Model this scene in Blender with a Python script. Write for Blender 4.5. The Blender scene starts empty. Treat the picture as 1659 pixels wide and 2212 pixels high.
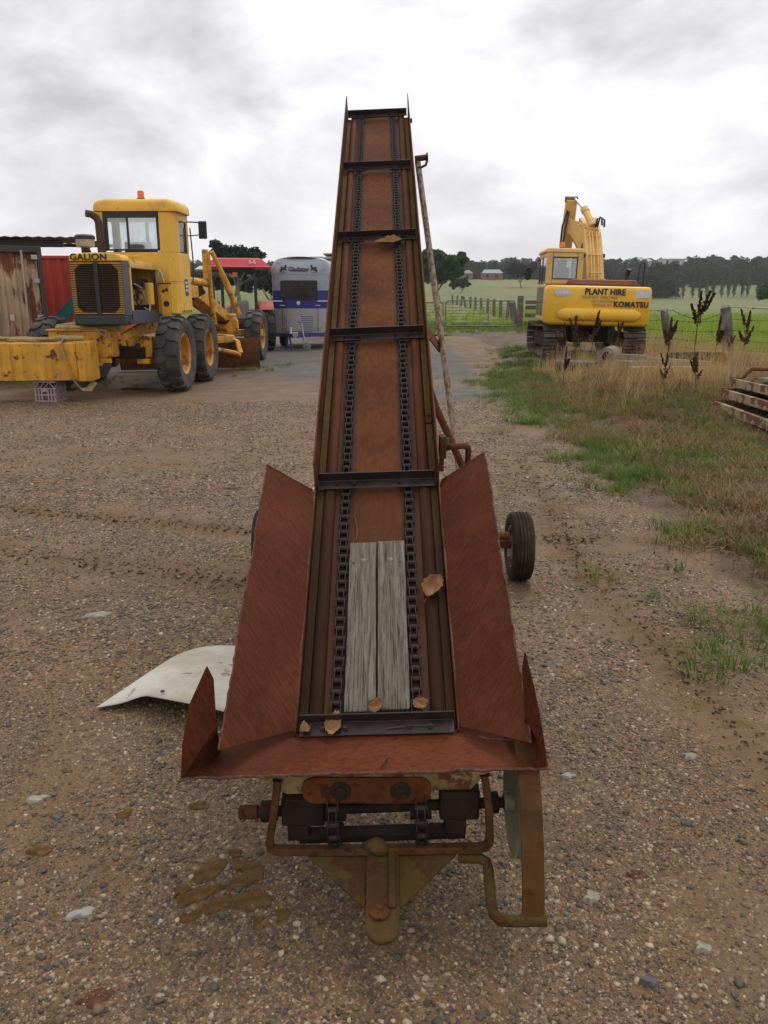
import bpy, math, random
import numpy as np
from mathutils import Vector, Matrix, Euler, noise as mnoise

random.seed(7)
rng = np.random.default_rng(7)
S = bpy.context.scene
C = S.collection
R = math.radians
PI = math.pi

# ------------------------------------------------------------------ camera
cam_d = bpy.data.cameras.new("camera")
cam_d.sensor_fit = 'VERTICAL'
cam_d.sensor_height = 24.0
cam_d.lens = 24.0 * 1726.0 / 2212.0
cam_d.clip_start = 0.05
cam_d.clip_end = 5000
cam = bpy.data.objects.new("camera", cam_d)
C.objects.link(cam)
cam.location = (0, 0, 1.65)
cam.rotation_euler = (R(90 - 15.109), 0, 0)
S.camera = cam

# ------------------------------------------------------------------ world: overcast daylight, clouds over a Nishita sky
SUN_EL, SUN_AZ = 58.0, 25.0          # azimuth from +Y towards +X
w = bpy.data.worlds.new("World")
S.world = w
w.use_nodes = True
nt = w.node_tree
nt.nodes.clear()


def nd(tree, typ, **kw):
    n = tree.nodes.new(typ)
    for k, v in kw.items():
        setattr(n, k, v)
    return n


def lk(tree, a, b):
    tree.links.new(a, b)


sky = nd(nt, 'ShaderNodeTexSky', sky_type='NISHITA', sun_disc=False)
sky.sun_elevation = R(SUN_EL)
sky.sun_rotation = R(SUN_AZ)
sky.dust_density = 3.0
bg_sky = nd(nt, 'ShaderNodeBackground')
bg_sky.inputs[1].default_value = 0.10
lk(nt, sky.outputs[0], bg_sky.inputs[0])
tc = nd(nt, 'ShaderNodeTexCoord')
sep = nd(nt, 'ShaderNodeSeparateXYZ')
lk(nt, tc.outputs['Generated'], sep.inputs[0])
mz = nd(nt, 'ShaderNodeMath', operation='MAXIMUM')
lk(nt, sep.outputs[2], mz.inputs[0])
mz.inputs[1].default_value = 0.0
mza = nd(nt, 'ShaderNodeMath', operation='ADD')
lk(nt, mz.outputs[0], mza.inputs[0])
mza.inputs[1].default_value = 0.42
dx = nd(nt, 'ShaderNodeMath', operation='DIVIDE')
dy = nd(nt, 'ShaderNodeMath', operation='DIVIDE')
lk(nt, sep.outputs[0], dx.inputs[0]); lk(nt, mza.outputs[0], dx.inputs[1])
lk(nt, sep.outputs[1], dy.inputs[0]); lk(nt, mza.outputs[0], dy.inputs[1])
cmb = nd(nt, 'ShaderNodeCombineXYZ')
lk(nt, dx.outputs[0], cmb.inputs[0]); lk(nt, dy.outputs[0], cmb.inputs[1])
mp = nd(nt, 'ShaderNodeMapping')
mp.inputs['Location'].default_value = (3.55, 0.35, 2.2)
lk(nt, cmb.outputs[0], mp.inputs[0])
n1 = nd(nt, 'ShaderNodeTexNoise')
n1.inputs['Scale'].default_value = 2.5
n1.inputs['Detail'].default_value = 7
n1.inputs['Roughness'].default_value = 0.56
n1.inputs['Distortion'].default_value = 0.25
lk(nt, mp.outputs[0], n1.inputs[0])
rp = nd(nt, 'ShaderNodeValToRGB')
e = rp.color_ramp.elements
e[0].position = 0.34; e[0].color = (0.50, 0.49, 0.51, 1)
e[1].position = 0.60; e[1].color = (0.97, 0.965, 0.98, 1)
e2 = rp.color_ramp.elements.new(0.46); e2.color = (0.71, 0.70, 0.725, 1)
lk(nt, n1.outputs[0], rp.inputs[0])
# close to the horizon the layer evens out
hz = nd(nt, 'ShaderNodeMapRange')
hz.inputs[1].default_value = 0.0; hz.inputs[2].default_value = 0.16
hz.inputs[3].default_value = 0.80; hz.inputs[4].default_value = 0.0
lk(nt, mz.outputs[0], hz.inputs[0])
mixh = nd(nt, 'ShaderNodeMix', data_type='RGBA')
lk(nt, hz.outputs[0], mixh.inputs[0])
lk(nt, rp.outputs[0], mixh.inputs[6])
mixh.inputs[7].default_value = (0.86, 0.85, 0.88, 1)
bg_cl = nd(nt, 'ShaderNodeBackground')
bg_cl.inputs[1].default_value = 0.97
lk(nt, mixh.outputs[2], bg_cl.inputs[0])
mxs = nd(nt, 'ShaderNodeMixShader')
mxs.inputs[0].default_value = 0.92
lk(nt, bg_sky.outputs[0], mxs.inputs[1]); lk(nt, bg_cl.outputs[0], mxs.inputs[2])
out = nd(nt, 'ShaderNodeOutputWorld')
lk(nt, mxs.outputs[0], out.inputs[0])

sun_d = bpy.data.lights.new("sun", 'SUN')
sun_d.energy = 0.8
sun_d.angle = R(25)
sun_d.color = (1.0, 0.96, 0.9)
sun = bpy.data.objects.new("sun", sun_d)
C.objects.link(sun)
sd = Vector((math.sin(R(SUN_AZ)) * math.cos(R(SUN_EL)), math.cos(R(SUN_AZ)) * math.cos(R(SUN_EL)), math.sin(R(SUN_EL))))
sun.rotation_euler = sd.to_track_quat('Z', 'Y').to_euler()

vs = S.view_settings
vs.view_transform = 'Standard'
vs.look = 'None'
vs.gamma = 1.0
vs.exposure = 0.40
vs.use_curve_mapping = False
cy = S.cycles
cy.use_denoising = True
cy.max_bounces = 6
cy.diffuse_bounces = 3
cy.glossy_bounces = 3
cy.transmission_bounces = 4
cy.transparent_max_bounces = 10
cy.volume_bounces = 0
cy.caustics_reflective = False
cy.caustics_refractive = False
cy.sample_clamp_indirect = 4.0


# ------------------------------------------------------------------ helpers
def ss(a, b, x):
    t = np.clip((np.asarray(x, float) - a) / (b - a), 0, 1)
    return t * t * (3 - 2 * t)


class MB:
    """collects shapes, then links them as ONE mesh object"""
    def __init__(s):
        s.v = []; s.f = []

    def add(s, vs_, fs_):
        b = len(s.v)
        s.v += [tuple(p) for p in vs_]
        s.f += [tuple(i + b for i in f) for f in fs_]
        return s

    def box(s, c, d, rot=None):
        hx, hy, hz_ = d[0] / 2, d[1] / 2, d[2] / 2
        ps = [Vector((x, y, z)) for x in (-hx, hx) for y in (-hy, hy) for z in (-hz_, hz_)]
        if rot is not None:
            m = Euler(rot).to_matrix() if not isinstance(rot, Matrix) else rot
            ps = [m @ p for p in ps]
        ps = [p + Vector(c) for p in ps]
        return s.add(ps, [(0, 1, 3, 2), (4, 6, 7, 5), (0, 4, 5, 1), (2, 3, 7, 6), (0, 2, 6, 4), (1, 5, 7, 3)])

    def bb(s, x0, x1, y0, y1, z0, z1):
        return s.box(((x0 + x1) / 2, (y0 + y1) / 2, (z0 + z1) / 2), (abs(x1 - x0), abs(y1 - y0), abs(z1 - z0)))

    def prism(s, pts, off):
        """closed polygon of 3-D points swept by the vector off"""
        off = Vector(off)
        n = len(pts)
        a = [Vector(p) for p in pts]
        nrm = Vector((0, 0, 0))
        for i in range(n):
            nrm += a[i].cross(a[(i + 1) % n])
        if nrm.dot(off) > 0:
            a = a[::-1]
        b = [p + off for p in a]
        fs_ = [tuple(range(n)), tuple(range(2 * n - 1, n - 1, -1))]
        for i in range(n):
            j = (i + 1) % n
            fs_.append((i, n + i, n + j, j))
        return s.add(a + b, fs_)

    def tube(s, p0, p1, r, n=12, r2=None):
        p0, p1 = Vector(p0), Vector(p1)
        r2 = r if r2 is None else r2
        d = (p1 - p0).normalized()
        q = d.to_track_quat('Z', 'Y').to_matrix()
        vs_, fs_ = [], []
        for k in range(n):
            a = 2 * PI * k / n
            o = q @ Vector((math.cos(a), math.sin(a), 0))
            vs_.append(p0 + o * r)
            vs_.append(p1 + o * r2)
        for k in range(n):
            j = (k + 1) % n
            fs_.append((2 * k, 2 * j, 2 * j + 1, 2 * k + 1))
        fs_.append(tuple(2 * k for k in range(n))[::-1])
        fs_.append(tuple(2 * k + 1 for k in range(n)))
        return s.add(vs_, fs_)

    def path(s, pts, r, n=8, flat=None, up=None):
        """tube (or flat bar: flat=(w,t)) along a polyline"""
        pts = [Vector(p) for p in pts]
        m = len(pts)
        rr = r if isinstance(r, (list, tuple)) else [r] * m
        prev = None
        rings = []
        for i, p in enumerate(pts):
            t = (pts[min(i + 1, m - 1)] - pts[max(i - 1, 0)]).normalized()
            if prev is None:
                ref = Vector(up) if up is not None else (Vector((0, 0, 1)) if abs(t.z) < .9 else Vector((1, 0, 0)))
                x = (ref - t * ref.dot(t)).normalized()
            else:
                x = (prev - t * prev.dot(t)).normalized()
            y = t.cross(x)
            prev = x
            if flat:
                w_, h_ = flat
                ring = [p + x * a * h_ / 2 + y * b * w_ / 2 for a, b in ((1, 1), (1, -1), (-1, -1), (-1, 1))]
            else:
                ring = [p + x * math.cos(2 * PI * k / n) * rr[i] + y * math.sin(2 * PI * k / n) * rr[i] for k in range(n)]
            rings.append(ring)
        k_ = len(rings[0])
        vs_ = [q for rg in rings for q in rg]
        fs_ = []
        for i in range(m - 1):
            for k in range(k_):
                j = (k + 1) % k_
                fs_.append((i * k_ + k, i * k_ + j, (i + 1) * k_ + j, (i + 1) * k_ + k) if not flat else
                           (i * k_ + k, (i + 1) * k_ + k, (i + 1) * k_ + j, i * k_ + j))
        fs_.append(tuple(range(k_))[::-1]); fs_.append(tuple((m - 1) * k_ + k for k in range(k_)))
        return s.add(vs_, fs_)

    def lathe(s, prof, c=(0, 0, 0), axis='x', n=32):
        """prof: list of (radius, position along the axis)"""
        vs_, fs_ = [], []
        m = len(prof)
        for k in range(n):
            a = 2 * PI * k / n
            for (r, h) in prof:
                if axis == 'x':
                    p = (h, r * math.cos(a), r * math.sin(a))
                elif axis == 'y':
                    p = (r * math.sin(a), h, r * math.cos(a))
                else:
                    p = (r * math.cos(a), r * math.sin(a), h)
                vs_.append((p[0] + c[0], p[1] + c[1], p[2] + c[2]))
        for k in range(n):
            j = (k + 1) % n
            for i in range(m - 1):
                fs_.append((k * m + i, k * m + i + 1, j * m + i + 1, j * m + i))
        return s.add(vs_, fs_)

    def ball(s, c, r, n=10, sq=(1, 1, 1)):
        prof = [(max(1e-4, math.sin(PI * i / n)), -math.cos(PI * i / n)) for i in range(n + 1)]
        b = MB().lathe(prof, axis='z', n=n + 4)
        return s.add([(c[0] + p[0] * r * sq[0], c[1] + p[1] * r * sq[1], c[2] + p[2] * r * sq[2]) for p in b.v], b.f)

    def tf(s, M):
        s.v = [tuple(M @ Vector(p)) for p in s.v]
        return s

    def mesh(s, name, mt, smooth=0):
        me = bpy.data.meshes.new(name)
        me.from_pydata(s.v, [], s.f)
        if mt is not None:
            me.materials.append(mt)
        if smooth:
            me.polygons.foreach_set('use_smooth', [True] * len(me.polygons))
            me.set_sharp_from_angle(angle=R(smooth))
        me.update()
        return me

    def build(s, name, mt, parent=None, smooth=0, bevel=0, M=None, seg=2):
        o = link(name, s.mesh(name, mt, smooth), parent, M)
        if bevel:
            add_bevel(o, bevel, seg)
        return o


def add_bevel(o, wd, seg=2):
    b = o.modifiers.new('bevel', 'BEVEL')
    b.width = wd; b.segments = seg; b.limit_method = 'ANGLE'; b.angle_limit = R(40)
    b.harden_normals = False


def link(name, data, parent=None, M=None):
    o = bpy.data.objects.new(name, data)
    C.objects.link(o)
    if parent is not None:
        o.parent = parent
    if M is not None:
        o.matrix_local = M
    return o


def tag(o, label=None, cat=None, group=None, kind=None):
    if label: o['label'] = label
    if cat: o['category'] = cat
    if group: o['group'] = group
    if kind: o['kind'] = kind
    return o


def thing(name, label, cat, loc=(0, 0, 0), rz=0.0, group=None):
    o = bpy.data.objects.new(name, None)
    o.empty_display_size = .2
    C.objects.link(o)
    o.location = loc
    o.rotation_euler = (0, 0, rz)
    return tag(o, label, cat, group)


def copy_tree(o, parent=None):
    c = o.copy()
    C.objects.link(c)
    c.parent = parent
    for ch in list(o.children):
        copy_tree(ch, c)
    return c


def lettering(body, size, mt, parent, M, name='lettering', offset=0.0, shear=0.0, sx=1.0, extrude=.002, align='CENTER', spacing=1.0):
    cu = bpy.data.curves.new('txt', 'FONT')
    cu.body = body; cu.size = size; cu.offset = offset; cu.shear = shear; cu.extrude = extrude
    cu.align_x = align; cu.align_y = 'CENTER'; cu.space_character = spacing
    cu.resolution_u = 4
    t = bpy.data.objects.new('txt', cu)
    C.objects.link(t)
    bpy.context.view_layer.update()
    me = bpy.data.meshes.new_from_object(t.evaluated_get(bpy.context.evaluated_depsgraph_get()))
    me.transform(Matrix.Diagonal((sx, 1, 1, 1)))
    me.materials.clear(); me.materials.append(mt)
    bpy.data.objects.remove(t); bpy.data.curves.remove(cu)
    return link(name, me, parent, M)


def XYZ(x, y, z, rx=0, ry=0, rz=0):
    return Matrix.Translation((x, y, z)) @ Euler((rx, ry, rz)).to_matrix().to_4x4()


# ------------------------------------------------------------------ materials
def newmat(name):
    m = bpy.data.materials.new(name)
    m.use_nodes = True
    t = m.node_tree
    t.nodes.clear()
    o = nd(t, 'ShaderNodeOutputMaterial')
    b = nd(t, 'ShaderNodeBsdfPrincipled')
    lk(t, b.outputs[0], o.inputs[0])
    return m, t, b


def noise_n(t, vec, scale, detail=5, rough=.55, dist=0.0):
    n = nd(t, 'ShaderNodeTexNoise')
    n.inputs['Scale'].default_value = scale
    n.inputs['Detail'].default_value = detail
    n.inputs['Roughness'].default_value = rough
    n.inputs['Distortion'].default_value = dist
    if vec is not None:
        lk(t, vec, n.inputs['Vector'])
    return n.outputs['Fac']


def ramp(t, fac, stops, interp='LINEAR'):
    r = nd(t, 'ShaderNodeValToRGB')
    r.color_ramp.interpolation = interp
    els = r.color_ramp.elements
    while len(els) < len(stops):
        els.new(0.5)
    for e_, (p, c_) in zip(els, stops):
        e_.position = p
        c_ = (c_, c_, c_) if isinstance(c_, (int, float)) else c_
        e_.color = (c_[0], c_[1], c_[2], 1)
    lk(t, fac, r.inputs[0])
    return r.outputs[0]


def mixc(t, fac, a, b, mode='MIX'):
    m = nd(t, 'ShaderNodeMix', data_type='RGBA', blend_type=mode)
    for sock, val in ((m.inputs[0], fac), (m.inputs[6], a), (m.inputs[7], b)):
        if isinstance(val, (int, float)):
            sock.default_value = val
        elif isinstance(val, (tuple, list)):
            sock.default_value = (val[0], val[1], val[2], 1)
        else:
            lk(t, val, sock)
    return m.outputs[2]


def math_n(t, op, a, b=None, clamp=False):
    m = nd(t, 'ShaderNodeMath', operation=op)
    m.use_clamp = clamp
    for i, val in enumerate((a, b)):
        if val is None:
            continue
        if isinstance(val, (int, float)):
            m.inputs[i].default_value = val
        else:
            lk(t, val, m.inputs[i])
    return m.outputs[0]


def maprange(t, v, a, b, c_=0.0, d=1.0):
    m = nd(t, 'ShaderNodeMapRange')
    lk(t, v, m.inputs[0])
    m.inputs[1].default_value = a; m.inputs[2].default_value = b
    m.inputs[3].default_value = c_; m.inputs[4].default_value = d
    return m.outputs[0]


def objvec(t, scale=(1, 1, 1), rot=(0, 0, 0), coord='Object', loc=(0, 0, 0)):
    c_ = nd(t, 'ShaderNodeTexCoord')
    m = nd(t, 'ShaderNodeMapping')
    m.inputs['Scale'].default_value = scale
    m.inputs['Rotation'].default_value = rot
    m.inputs['Location'].default_value = loc
    lk(t, c_.outputs[coord], m.inputs[0])
    return m.outputs[0]


def objvec2(t, rot, scale):
    return_v = nd(t, 'ShaderNodeMapping')
    return_v.inputs['Scale'].default_value = scale
    lk(t, objvec(t, (1, 1, 1), rot), return_v.inputs[0])
    return return_v.outputs[0]


def bump_n(t, bsdf, h, strength=.3, dist=.01):
    b = nd(t, 'ShaderNodeBump')
    b.inputs['Strength'].default_value = strength
    b.inputs['Distance'].default_value = dist
    lk(t, h, b.inputs['Height'])
    lk(t, b.outputs[0], bsdf.inputs['Normal'])


def rnd_obj(t):
    o = nd(t, 'ShaderNodeObjectInfo')
    return o.outputs['Random']


def mul(c_, k):
    return tuple(max(0, min(1, x * k)) for x in c_)


MATS = {}


def mat(name, col, rough=.6, metal=0.0, var=.25, scale=6.0, rust=0.0, rustcol=(.13, .05, .022), rscale=5.0, dirt=0.0, dirtcol=(.16, .11, .06),
        stretch=(1, 1, 1), bump=.15, bscale=60.0, spec=.5, streak=0.0, streakcol=(.15, .06, .02), dots=False):
    """painted / rusted / dirty surface: tonal drift, chips that show rust, run-down streaks, fine relief"""
    if name in MATS:
        return MATS[name]
    m, t, b = newmat(name)
    v = objvec(t, stretch)
    n_a = noise_n(t, v, scale, 6, .6)
    c_ = mixc(t, ramp(t, n_a, [(.3, 0.0), (.7, 1.0)]), mul(col, 1 - var), mul(col, 1 + var))
    rg = ramp(t, n_a, [(.3, max(.02, rough - .1)), (.7, min(1, rough + .1))])
    if streak:
        vs2 = objvec(t, (9, 9, .7))
        ns = noise_n(t, vs2, 1.6, 6, .6)
        c_ = mixc(t, ramp(t, ns, [(.62 - .2 * streak, 0.0), (.80 - .12 * streak, min(1, .3 + .6 * streak))]), c_, streakcol)
    if dirt:
        nd_ = noise_n(t, v, scale * .6, 5, .6, .3)
        c_ = mixc(t, ramp(t, nd_, [(.62 - .35 * dirt, 0.0), (.85 - .3 * dirt, .85)]), c_, dirtcol)
    if rust:
        nr = noise_n(t, v, rscale, 9, .66)
        mk = ramp(t, nr, [(.72 - .35 * rust, 0.0), (.76 - .33 * rust, 1.0)])
        nr2 = noise_n(t, v, rscale * 6, 5, .6)
        rc = mixc(t, nr2, mul(rustcol, .55), mul(rustcol, 1.6))
        c_ = mixc(t, mk, c_, rc)
        rg = mixc(t, mk, rg, (.85, .85, .85))
    lk(t, c_, b.inputs['Base Color'])
    lk(t, rg, b.inputs['Roughness'])
    b.inputs['Metallic'].default_value = metal
    b.inputs['Specular IOR Level'].default_value = spec
    if bump:
        h = noise_n(t, v, bscale, 4, .65)
        bump_n(t, b, h, bump, .004)
    MATS[name] = m
    return m


def plain(name, col, rough=.6, metal=0.0, emit=None):
    if name in MATS:
        return MATS[name]
    m, t, b = newmat(name)
    n_a = noise_n(t, objvec(t), 20, 3)
    lk(t, mixc(t, n_a, mul(col, .85), mul(col, 1.15)), b.inputs['Base Color'])
    b.inputs['Roughness'].default_value = rough
    b.inputs['Metallic'].default_value = metal
    MATS[name] = m
    return m


def glassmat(name, tint=(.75, .82, .80), refl=.12, dirt=.25):
    m = bpy.data.materials.new(name)
    m.use_nodes = True
    t = m.node_tree
    t.nodes.clear()
    o = nd(t, 'ShaderNodeOutputMaterial')
    tr = nd(t, 'ShaderNodeBsdfTransparent')
    tr.inputs[0].default_value = (*tint, 1)
    gl = nd(t, 'ShaderNodeBsdfGlossy')
    gl.inputs['Roughness'].default_value = .05
    gl.inputs[0].default_value = (.9, .9, .9, 1)
    fr = nd(t, 'ShaderNodeLayerWeight')
    fr.inputs[0].default_value = refl
    mx = nd(t, 'ShaderNodeMixShader')
    lk(t, math_n(t, 'ADD', fr.outputs['Fresnel'], refl, True), mx.inputs[0])
    lk(t, tr.outputs[0], mx.inputs[1]); lk(t, gl.outputs[0], mx.inputs[2])
    df = nd(t, 'ShaderNodeBsdfDiffuse')
    df.inputs[0].default_value = (.5, .5, .47, 1)
    mx2 = nd(t, 'ShaderNodeMixShader')
    lk(t, ramp(t, noise_n(t, objvec(t), 3, 5), [(.4, dirt * .4), (.75, dirt)]), mx2.inputs[0])
    lk(t, mx.outputs[0], mx2.inputs[1]); lk(t, df.outputs[0], mx2.inputs[2])
    lk(t, mx2.outputs[0], o.inputs[0])
    return m


# a leaf or blade: two-sided, part of the light passes through; tone varies per instance and over the height
def leafmat(name, cols, trans=.35, rough=.6, scale=1.0, attr=None):
    m = bpy.data.materials.new(name)
    m.use_nodes = True
    t = m.node_tree
    t.nodes.clear()
    o = nd(t, 'ShaderNodeOutputMaterial')
    if attr:
        a = nd(t, 'ShaderNodeAttribute', attribute_name=attr, attribute_type='INSTANCER')
        f1 = a.outputs['Fac']
    else:
        f1 = rnd_obj(t)
    n_a = noise_n(t, objvec(t), scale, 4, .6)
    f = math_n(t, 'ADD', math_n(t, 'MULTIPLY', f1, .55), math_n(t, 'MULTIPLY', ramp(t, n_a, [(.3, 0.0), (.7, 1.0)]), .45))
    c_ = ramp(t, f, [(i / (len(cols) - 1), c) for i, c in enumerate(cols)])
    d = nd(t, 'ShaderNodeBsdfPrincipled')
    d.inputs['Roughness'].default_value = rough
    d.inputs['Specular IOR Level'].default_value = .25
    lk(t, c_, d.inputs['Base Color'])
    tl = nd(t, 'ShaderNodeBsdfTranslucent')
    lk(t, c_, tl.inputs[0])
    mx = nd(t, 'ShaderNodeMixShader')
    mx.inputs[0].default_value = trans
    lk(t, d.outputs[0], mx.inputs[1]); lk(t, tl.outputs[0], mx.inputs[2])
    lk(t, mx.outputs[0], o.inputs[0])
    return m


RUST = (.15, .048, .024)
M_yellow = mat('yellow_paint', (.80, .455, .048), .48, var=.10, scale=3, rust=.20, rscale=6, streak=.15, dirt=.12, dirtcol=(.30, .17, .04), bump=.08)
M_yellow_old = mat('worn_yellow_paint', (.66, .32, .024), .6, var=.2, scale=4, rust=.42, rscale=5, streak=.6, streakcol=(.17, .06, .02), dirt=.3, dirtcol=(.22, .13, .05), bump=.25)
M_yellow_ex = mat('digger_yellow', (.82, .46, .030), .42, var=.08, scale=2.5, rust=.12, rscale=4, bump=.05, dirt=.12, dirtcol=(.50, .33, .10))
M_yellow_fade = mat('faded_digger_yellow', (.72, .45, .13), .55, var=.14, scale=3, rust=.2, rscale=6, dirt=.2, dirtcol=(.45, .33, .16), bump=.1)
M_black = mat('black_rubber_trim', (.018, .018, .019), .55, var=.3)
M_tyre = mat('weathered_tyre', (.045, .043, .042), .8, var=.35, scale=5, dirt=.4, dirtcol=(.13, .105, .08), bump=.3)
M_dark = mat('dark_greasy_steel', (.024, .015, .011), .75, var=.5, scale=10, rust=.4, rustcol=(.05, .022, .012), rscale=12, bump=.5, spec=.2)
M_rust = mat('rust', (.105, .038, .018), .85, var=.4, scale=12, bump=.4, bscale=90)
M_rust_or = mat('orange_rust', (.130, .046, .018), .88, var=.45, scale=9, bump=.4, rust=.4, rustcol=(.06, .025, .015), spec=.2)
M_glass = glassmat('cab_glass', (.88, .93, .92), .14, .12)
M_glass_dk = glassmat('dark_window_glass', (.10, .10, .11), .08, .04)
M_orange = plain('orange_beacon', (.75, .16, .02), .3)
M_steel = mat('galvanised_steel', (.40, .40, .39), .45, .6, var=.15, rust=.15)

# ------------------------------------------------------------------ terrain
def fbm(x, y, sc, seed=0.0, octv=3):
    """cheap smooth value noise on arrays"""
    x = np.asarray(x, float) * sc + seed * 17.31; y = np.asarray(y, float) * sc + seed * 9.17
    tot = 0; amp = 1; s_ = 0
    for o in range(octv):
        xi = np.floor(x); yi = np.floor(y); fx = x - xi; fy = y - yi
        fx = fx * fx * (3 - 2 * fx); fy = fy * fy * (3 - 2 * fy)

        def h(a, b):
            q = np.sin(a * 127.1 + b * 311.7 + o * 53.3) * 43758.5453
            return q - np.floor(q)
        v = (h(xi, yi) * (1 - fx) + h(xi + 1, yi) * fx) * (1 - fy) + (h(xi, yi + 1) * (1 - fx) + h(xi + 1, yi + 1) * fx) * fy
        tot = tot + v * amp; s_ += amp; amp *= .5; x = x * 2.03; y = y * 2.03
    return tot / s_


def seg_d(x, y, a, b):
    ax, ay = a; bx, by = b
    L2 = (bx - ax) ** 2 + (by - ay) ** 2
    t = np.clip(((x - ax) * (bx - ax) + (y - ay) * (by - ay)) / L2, 0, 1)
    return np.hypot(x - ax - t * (bx - ax), y - ay - t * (by - ay)), t * math.sqrt(L2)


RUTS = [((-3.6, 6.38), (-0.9, 5.57), .16), ((-0.9, 5.57), (1.5, 5.35), .13), ((-3.2, 5.3), (-.8, 4.5), .20), ((1.45, 2.3), (1.25, 4.6), .14), ((1.25, 4.6), (1.45, 8.5), .14)]


def edge_x(y):
    return np.interp(y, [0, 2.5, 4, 5, 7, 10, 13, 16, 19, 23, 29, 34, 40], [2.4, 1.55, 1.92, 1.95, 2.12, 2.0, 2.25, 2.2, 2.9, 3.6, 3.0, -1.0, -4.0])


def ground_h(x, y):
    x = np.asarray(x, float); y = np.asarray(y, float)
    yard = .30 * np.maximum(ss(2.4, 4.6, x) * ss(8, 14.5, y), ss(-2, 3, x) * ss(16, 34, y))
    r = np.hypot(x, y); a = x / np.maximum(y, 1.0)
    hc = np.interp(r, [0, 36, 100, 200, 350, 450, 700, 1500], [.3, .3, .75, 2.6, 8.2, 12, 18, 20])
    hr = np.interp(r, [0, 36, 100, 200, 270, 340, 450, 700, 1500], [.3, .3, -.15, -.2, .2, 4.5, 11, 18, 20])
    k = ss(.19, .32, a)
    hill = hc * (1 - k) + hr * k
    hill = hill + (fbm(x, y, .012, 3) - .5) * 3.0 * ss(150, 400, r)
    m = ss(32, 48, y)
    z = yard * (1 - m) + hill * m
    near = 1 - ss(10, 40, r)
    z = z + (fbm(x, y, .7, 1) - .5) * .03 * near * ss(.8, 2.2, np.abs(x)) + (fbm(x, y, 5, 2) - .5) * .008 * near
    for a_, b_, hw in RUTS:
        d, s_ = seg_d(x, y, a_, b_)
        wgt = np.exp(-(d / hw) ** 2)
        lug = np.sin(s_ * 2 * PI / .085 + d * 26) * .5 + (fbm(x, y, 14, 5) - .5) * 1.6
        z = z + wgt * (.024 * lug - .006)
    return z


def gz(x, y):
    return float(ground_h(np.array([x]), np.array([y]))[0])


def axis_pts(lo, hi, segs):
    """segs: (from, to, step) fine ranges; elsewhere the step grows"""
    pts = []
    for a, b, st in segs:
        pts += list(np.arange(a, b - 1e-6, st))
    pts.append(segs[-1][1])
    x = segs[-1][1]; st = segs[-1][2]
    while x < hi:
        st *= 1.10; x += st; pts.append(x)
    x = segs[0][0]; st = segs[0][2]
    while x > lo:
        st *= 1.10; x -= st; pts.insert(0, x)
    return np.array(pts)


gx = axis_pts(-900, 900, [(-9, -3, .12), (-3, 3, .028), (3, 9, .12)])
gy = axis_pts(-60, 1100, [(1.0, 2.5, .06), (2.5, 7.0, .024), (7, 14, .06), (14, 36, .2)])
GX, GY = np.meshgrid(gx, gy)
GZ = ground_h(GX, GY)
nx, ny = len(gx), len(gy)
gv = np.stack([GX.ravel(), GY.ravel(), GZ.ravel()], 1)
ii = np.arange((nx - 1) * (ny - 1)); r0 = ii // (nx - 1) * nx + ii % (nx - 1)
gf = np.stack([r0, r0 + 1, r0 + nx + 1, r0 + nx], 1)
gme = bpy.data.meshes.new('ground')
gme.vertices.add(len(gv)); gme.vertices.foreach_set('co', gv.ravel())
gme.loops.add(gf.size); gme.loops.foreach_set('vertex_index', gf.ravel())
gme.polygons.add(len(gf)); gme.polygons.foreach_set('loop_start', np.arange(0, gf.size, 4))
gme.update(calc_edges=True); gme.validate()
gme.polygons.foreach_set('use_smooth', [True] * len(gme.polygons))

X, Y = gv[:, 0], gv[:, 1]
rr_ = np.hypot(X, Y)
# dirt: bare trodden earth, dark: bituminous gravel, soil: verge soil, field: pasture
dirt = ss(.52, .70, fbm(X * .45, Y, .55, 8, 4)) * .75
for a_, b_, hw in RUTS:
    dirt = np.maximum(dirt, 1.1 * np.exp(-(seg_d(X, Y, a_, b_)[0] / (hw * 1.5)) ** 2))
for a_, b_, hw, k in [((-9, 12.3), (1, 11.7), .45, .85), ((-4, 5.6), (-.6, 10.2), .30, .7), ((-.6, 10.2), (1.6, 10.2), .8, .8), ((.9, 7.5), (1.5, 9), .5, .8),
                      ((1.6, 2.5), (1.4, 6), .40, 1.0), ((1.3, 6), (1.5, 10), .45, .9), ((-2.6, 3.0), (-1.6, 4.4), .35, .8), ((-.9, 2.0), (-1.6, 3.0), .3, .7), ((.9, 1.4), (1.2, 2.4), .25, .8), ((-3.4, 8.4), (-.5, 7.6), .3, .8), ((1.0, 20), (2.5, 27), 1.6, 1.0), ((-.5, 25), (2, 30), 1.2, .6)]:
    dirt = np.maximum(dirt, k * np.exp(-(seg_d(X, Y, a_, b_)[0] / hw) ** 2) * (.6 + .8 * fbm(X, Y, 1.5, 4)))
dark = np.maximum(ss(14.5, 18, Y) * (1 - ss(1.5, 2.6, X)) * (1 - .5 * ss(25, 34, Y)), np.exp(-(seg_d(X, Y, (.4, 14.3), (2.3, 14.0))[0] / 1.15) ** 4))
dark = dark * (1 - ss(26, 33, Y) * ss(-2, 1, X))
ex = edge_x(Y)
soil = ss(-.25, .35, X - ex + (fbm(X, Y, 1.3, 11) - .5) * .8)
soil = np.maximum(soil, ss(31, 34, Y) * ss(-1.5, .5, X))
soil = np.maximum(soil, ss(38, 44, Y))
soil = np.maximum(soil, .8 * np.exp(-(seg_d(X, Y, (-7.5, 15), (-3.6, 18.2))[0] / 1.3) ** 2))
FX = lambda y_: np.interp(y_, [10, 14.5, 19, 20.5, 24, 34, 40], [13, 10.6, 8.0, 7.15, 6.5, 6.6, 6.6])
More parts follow.
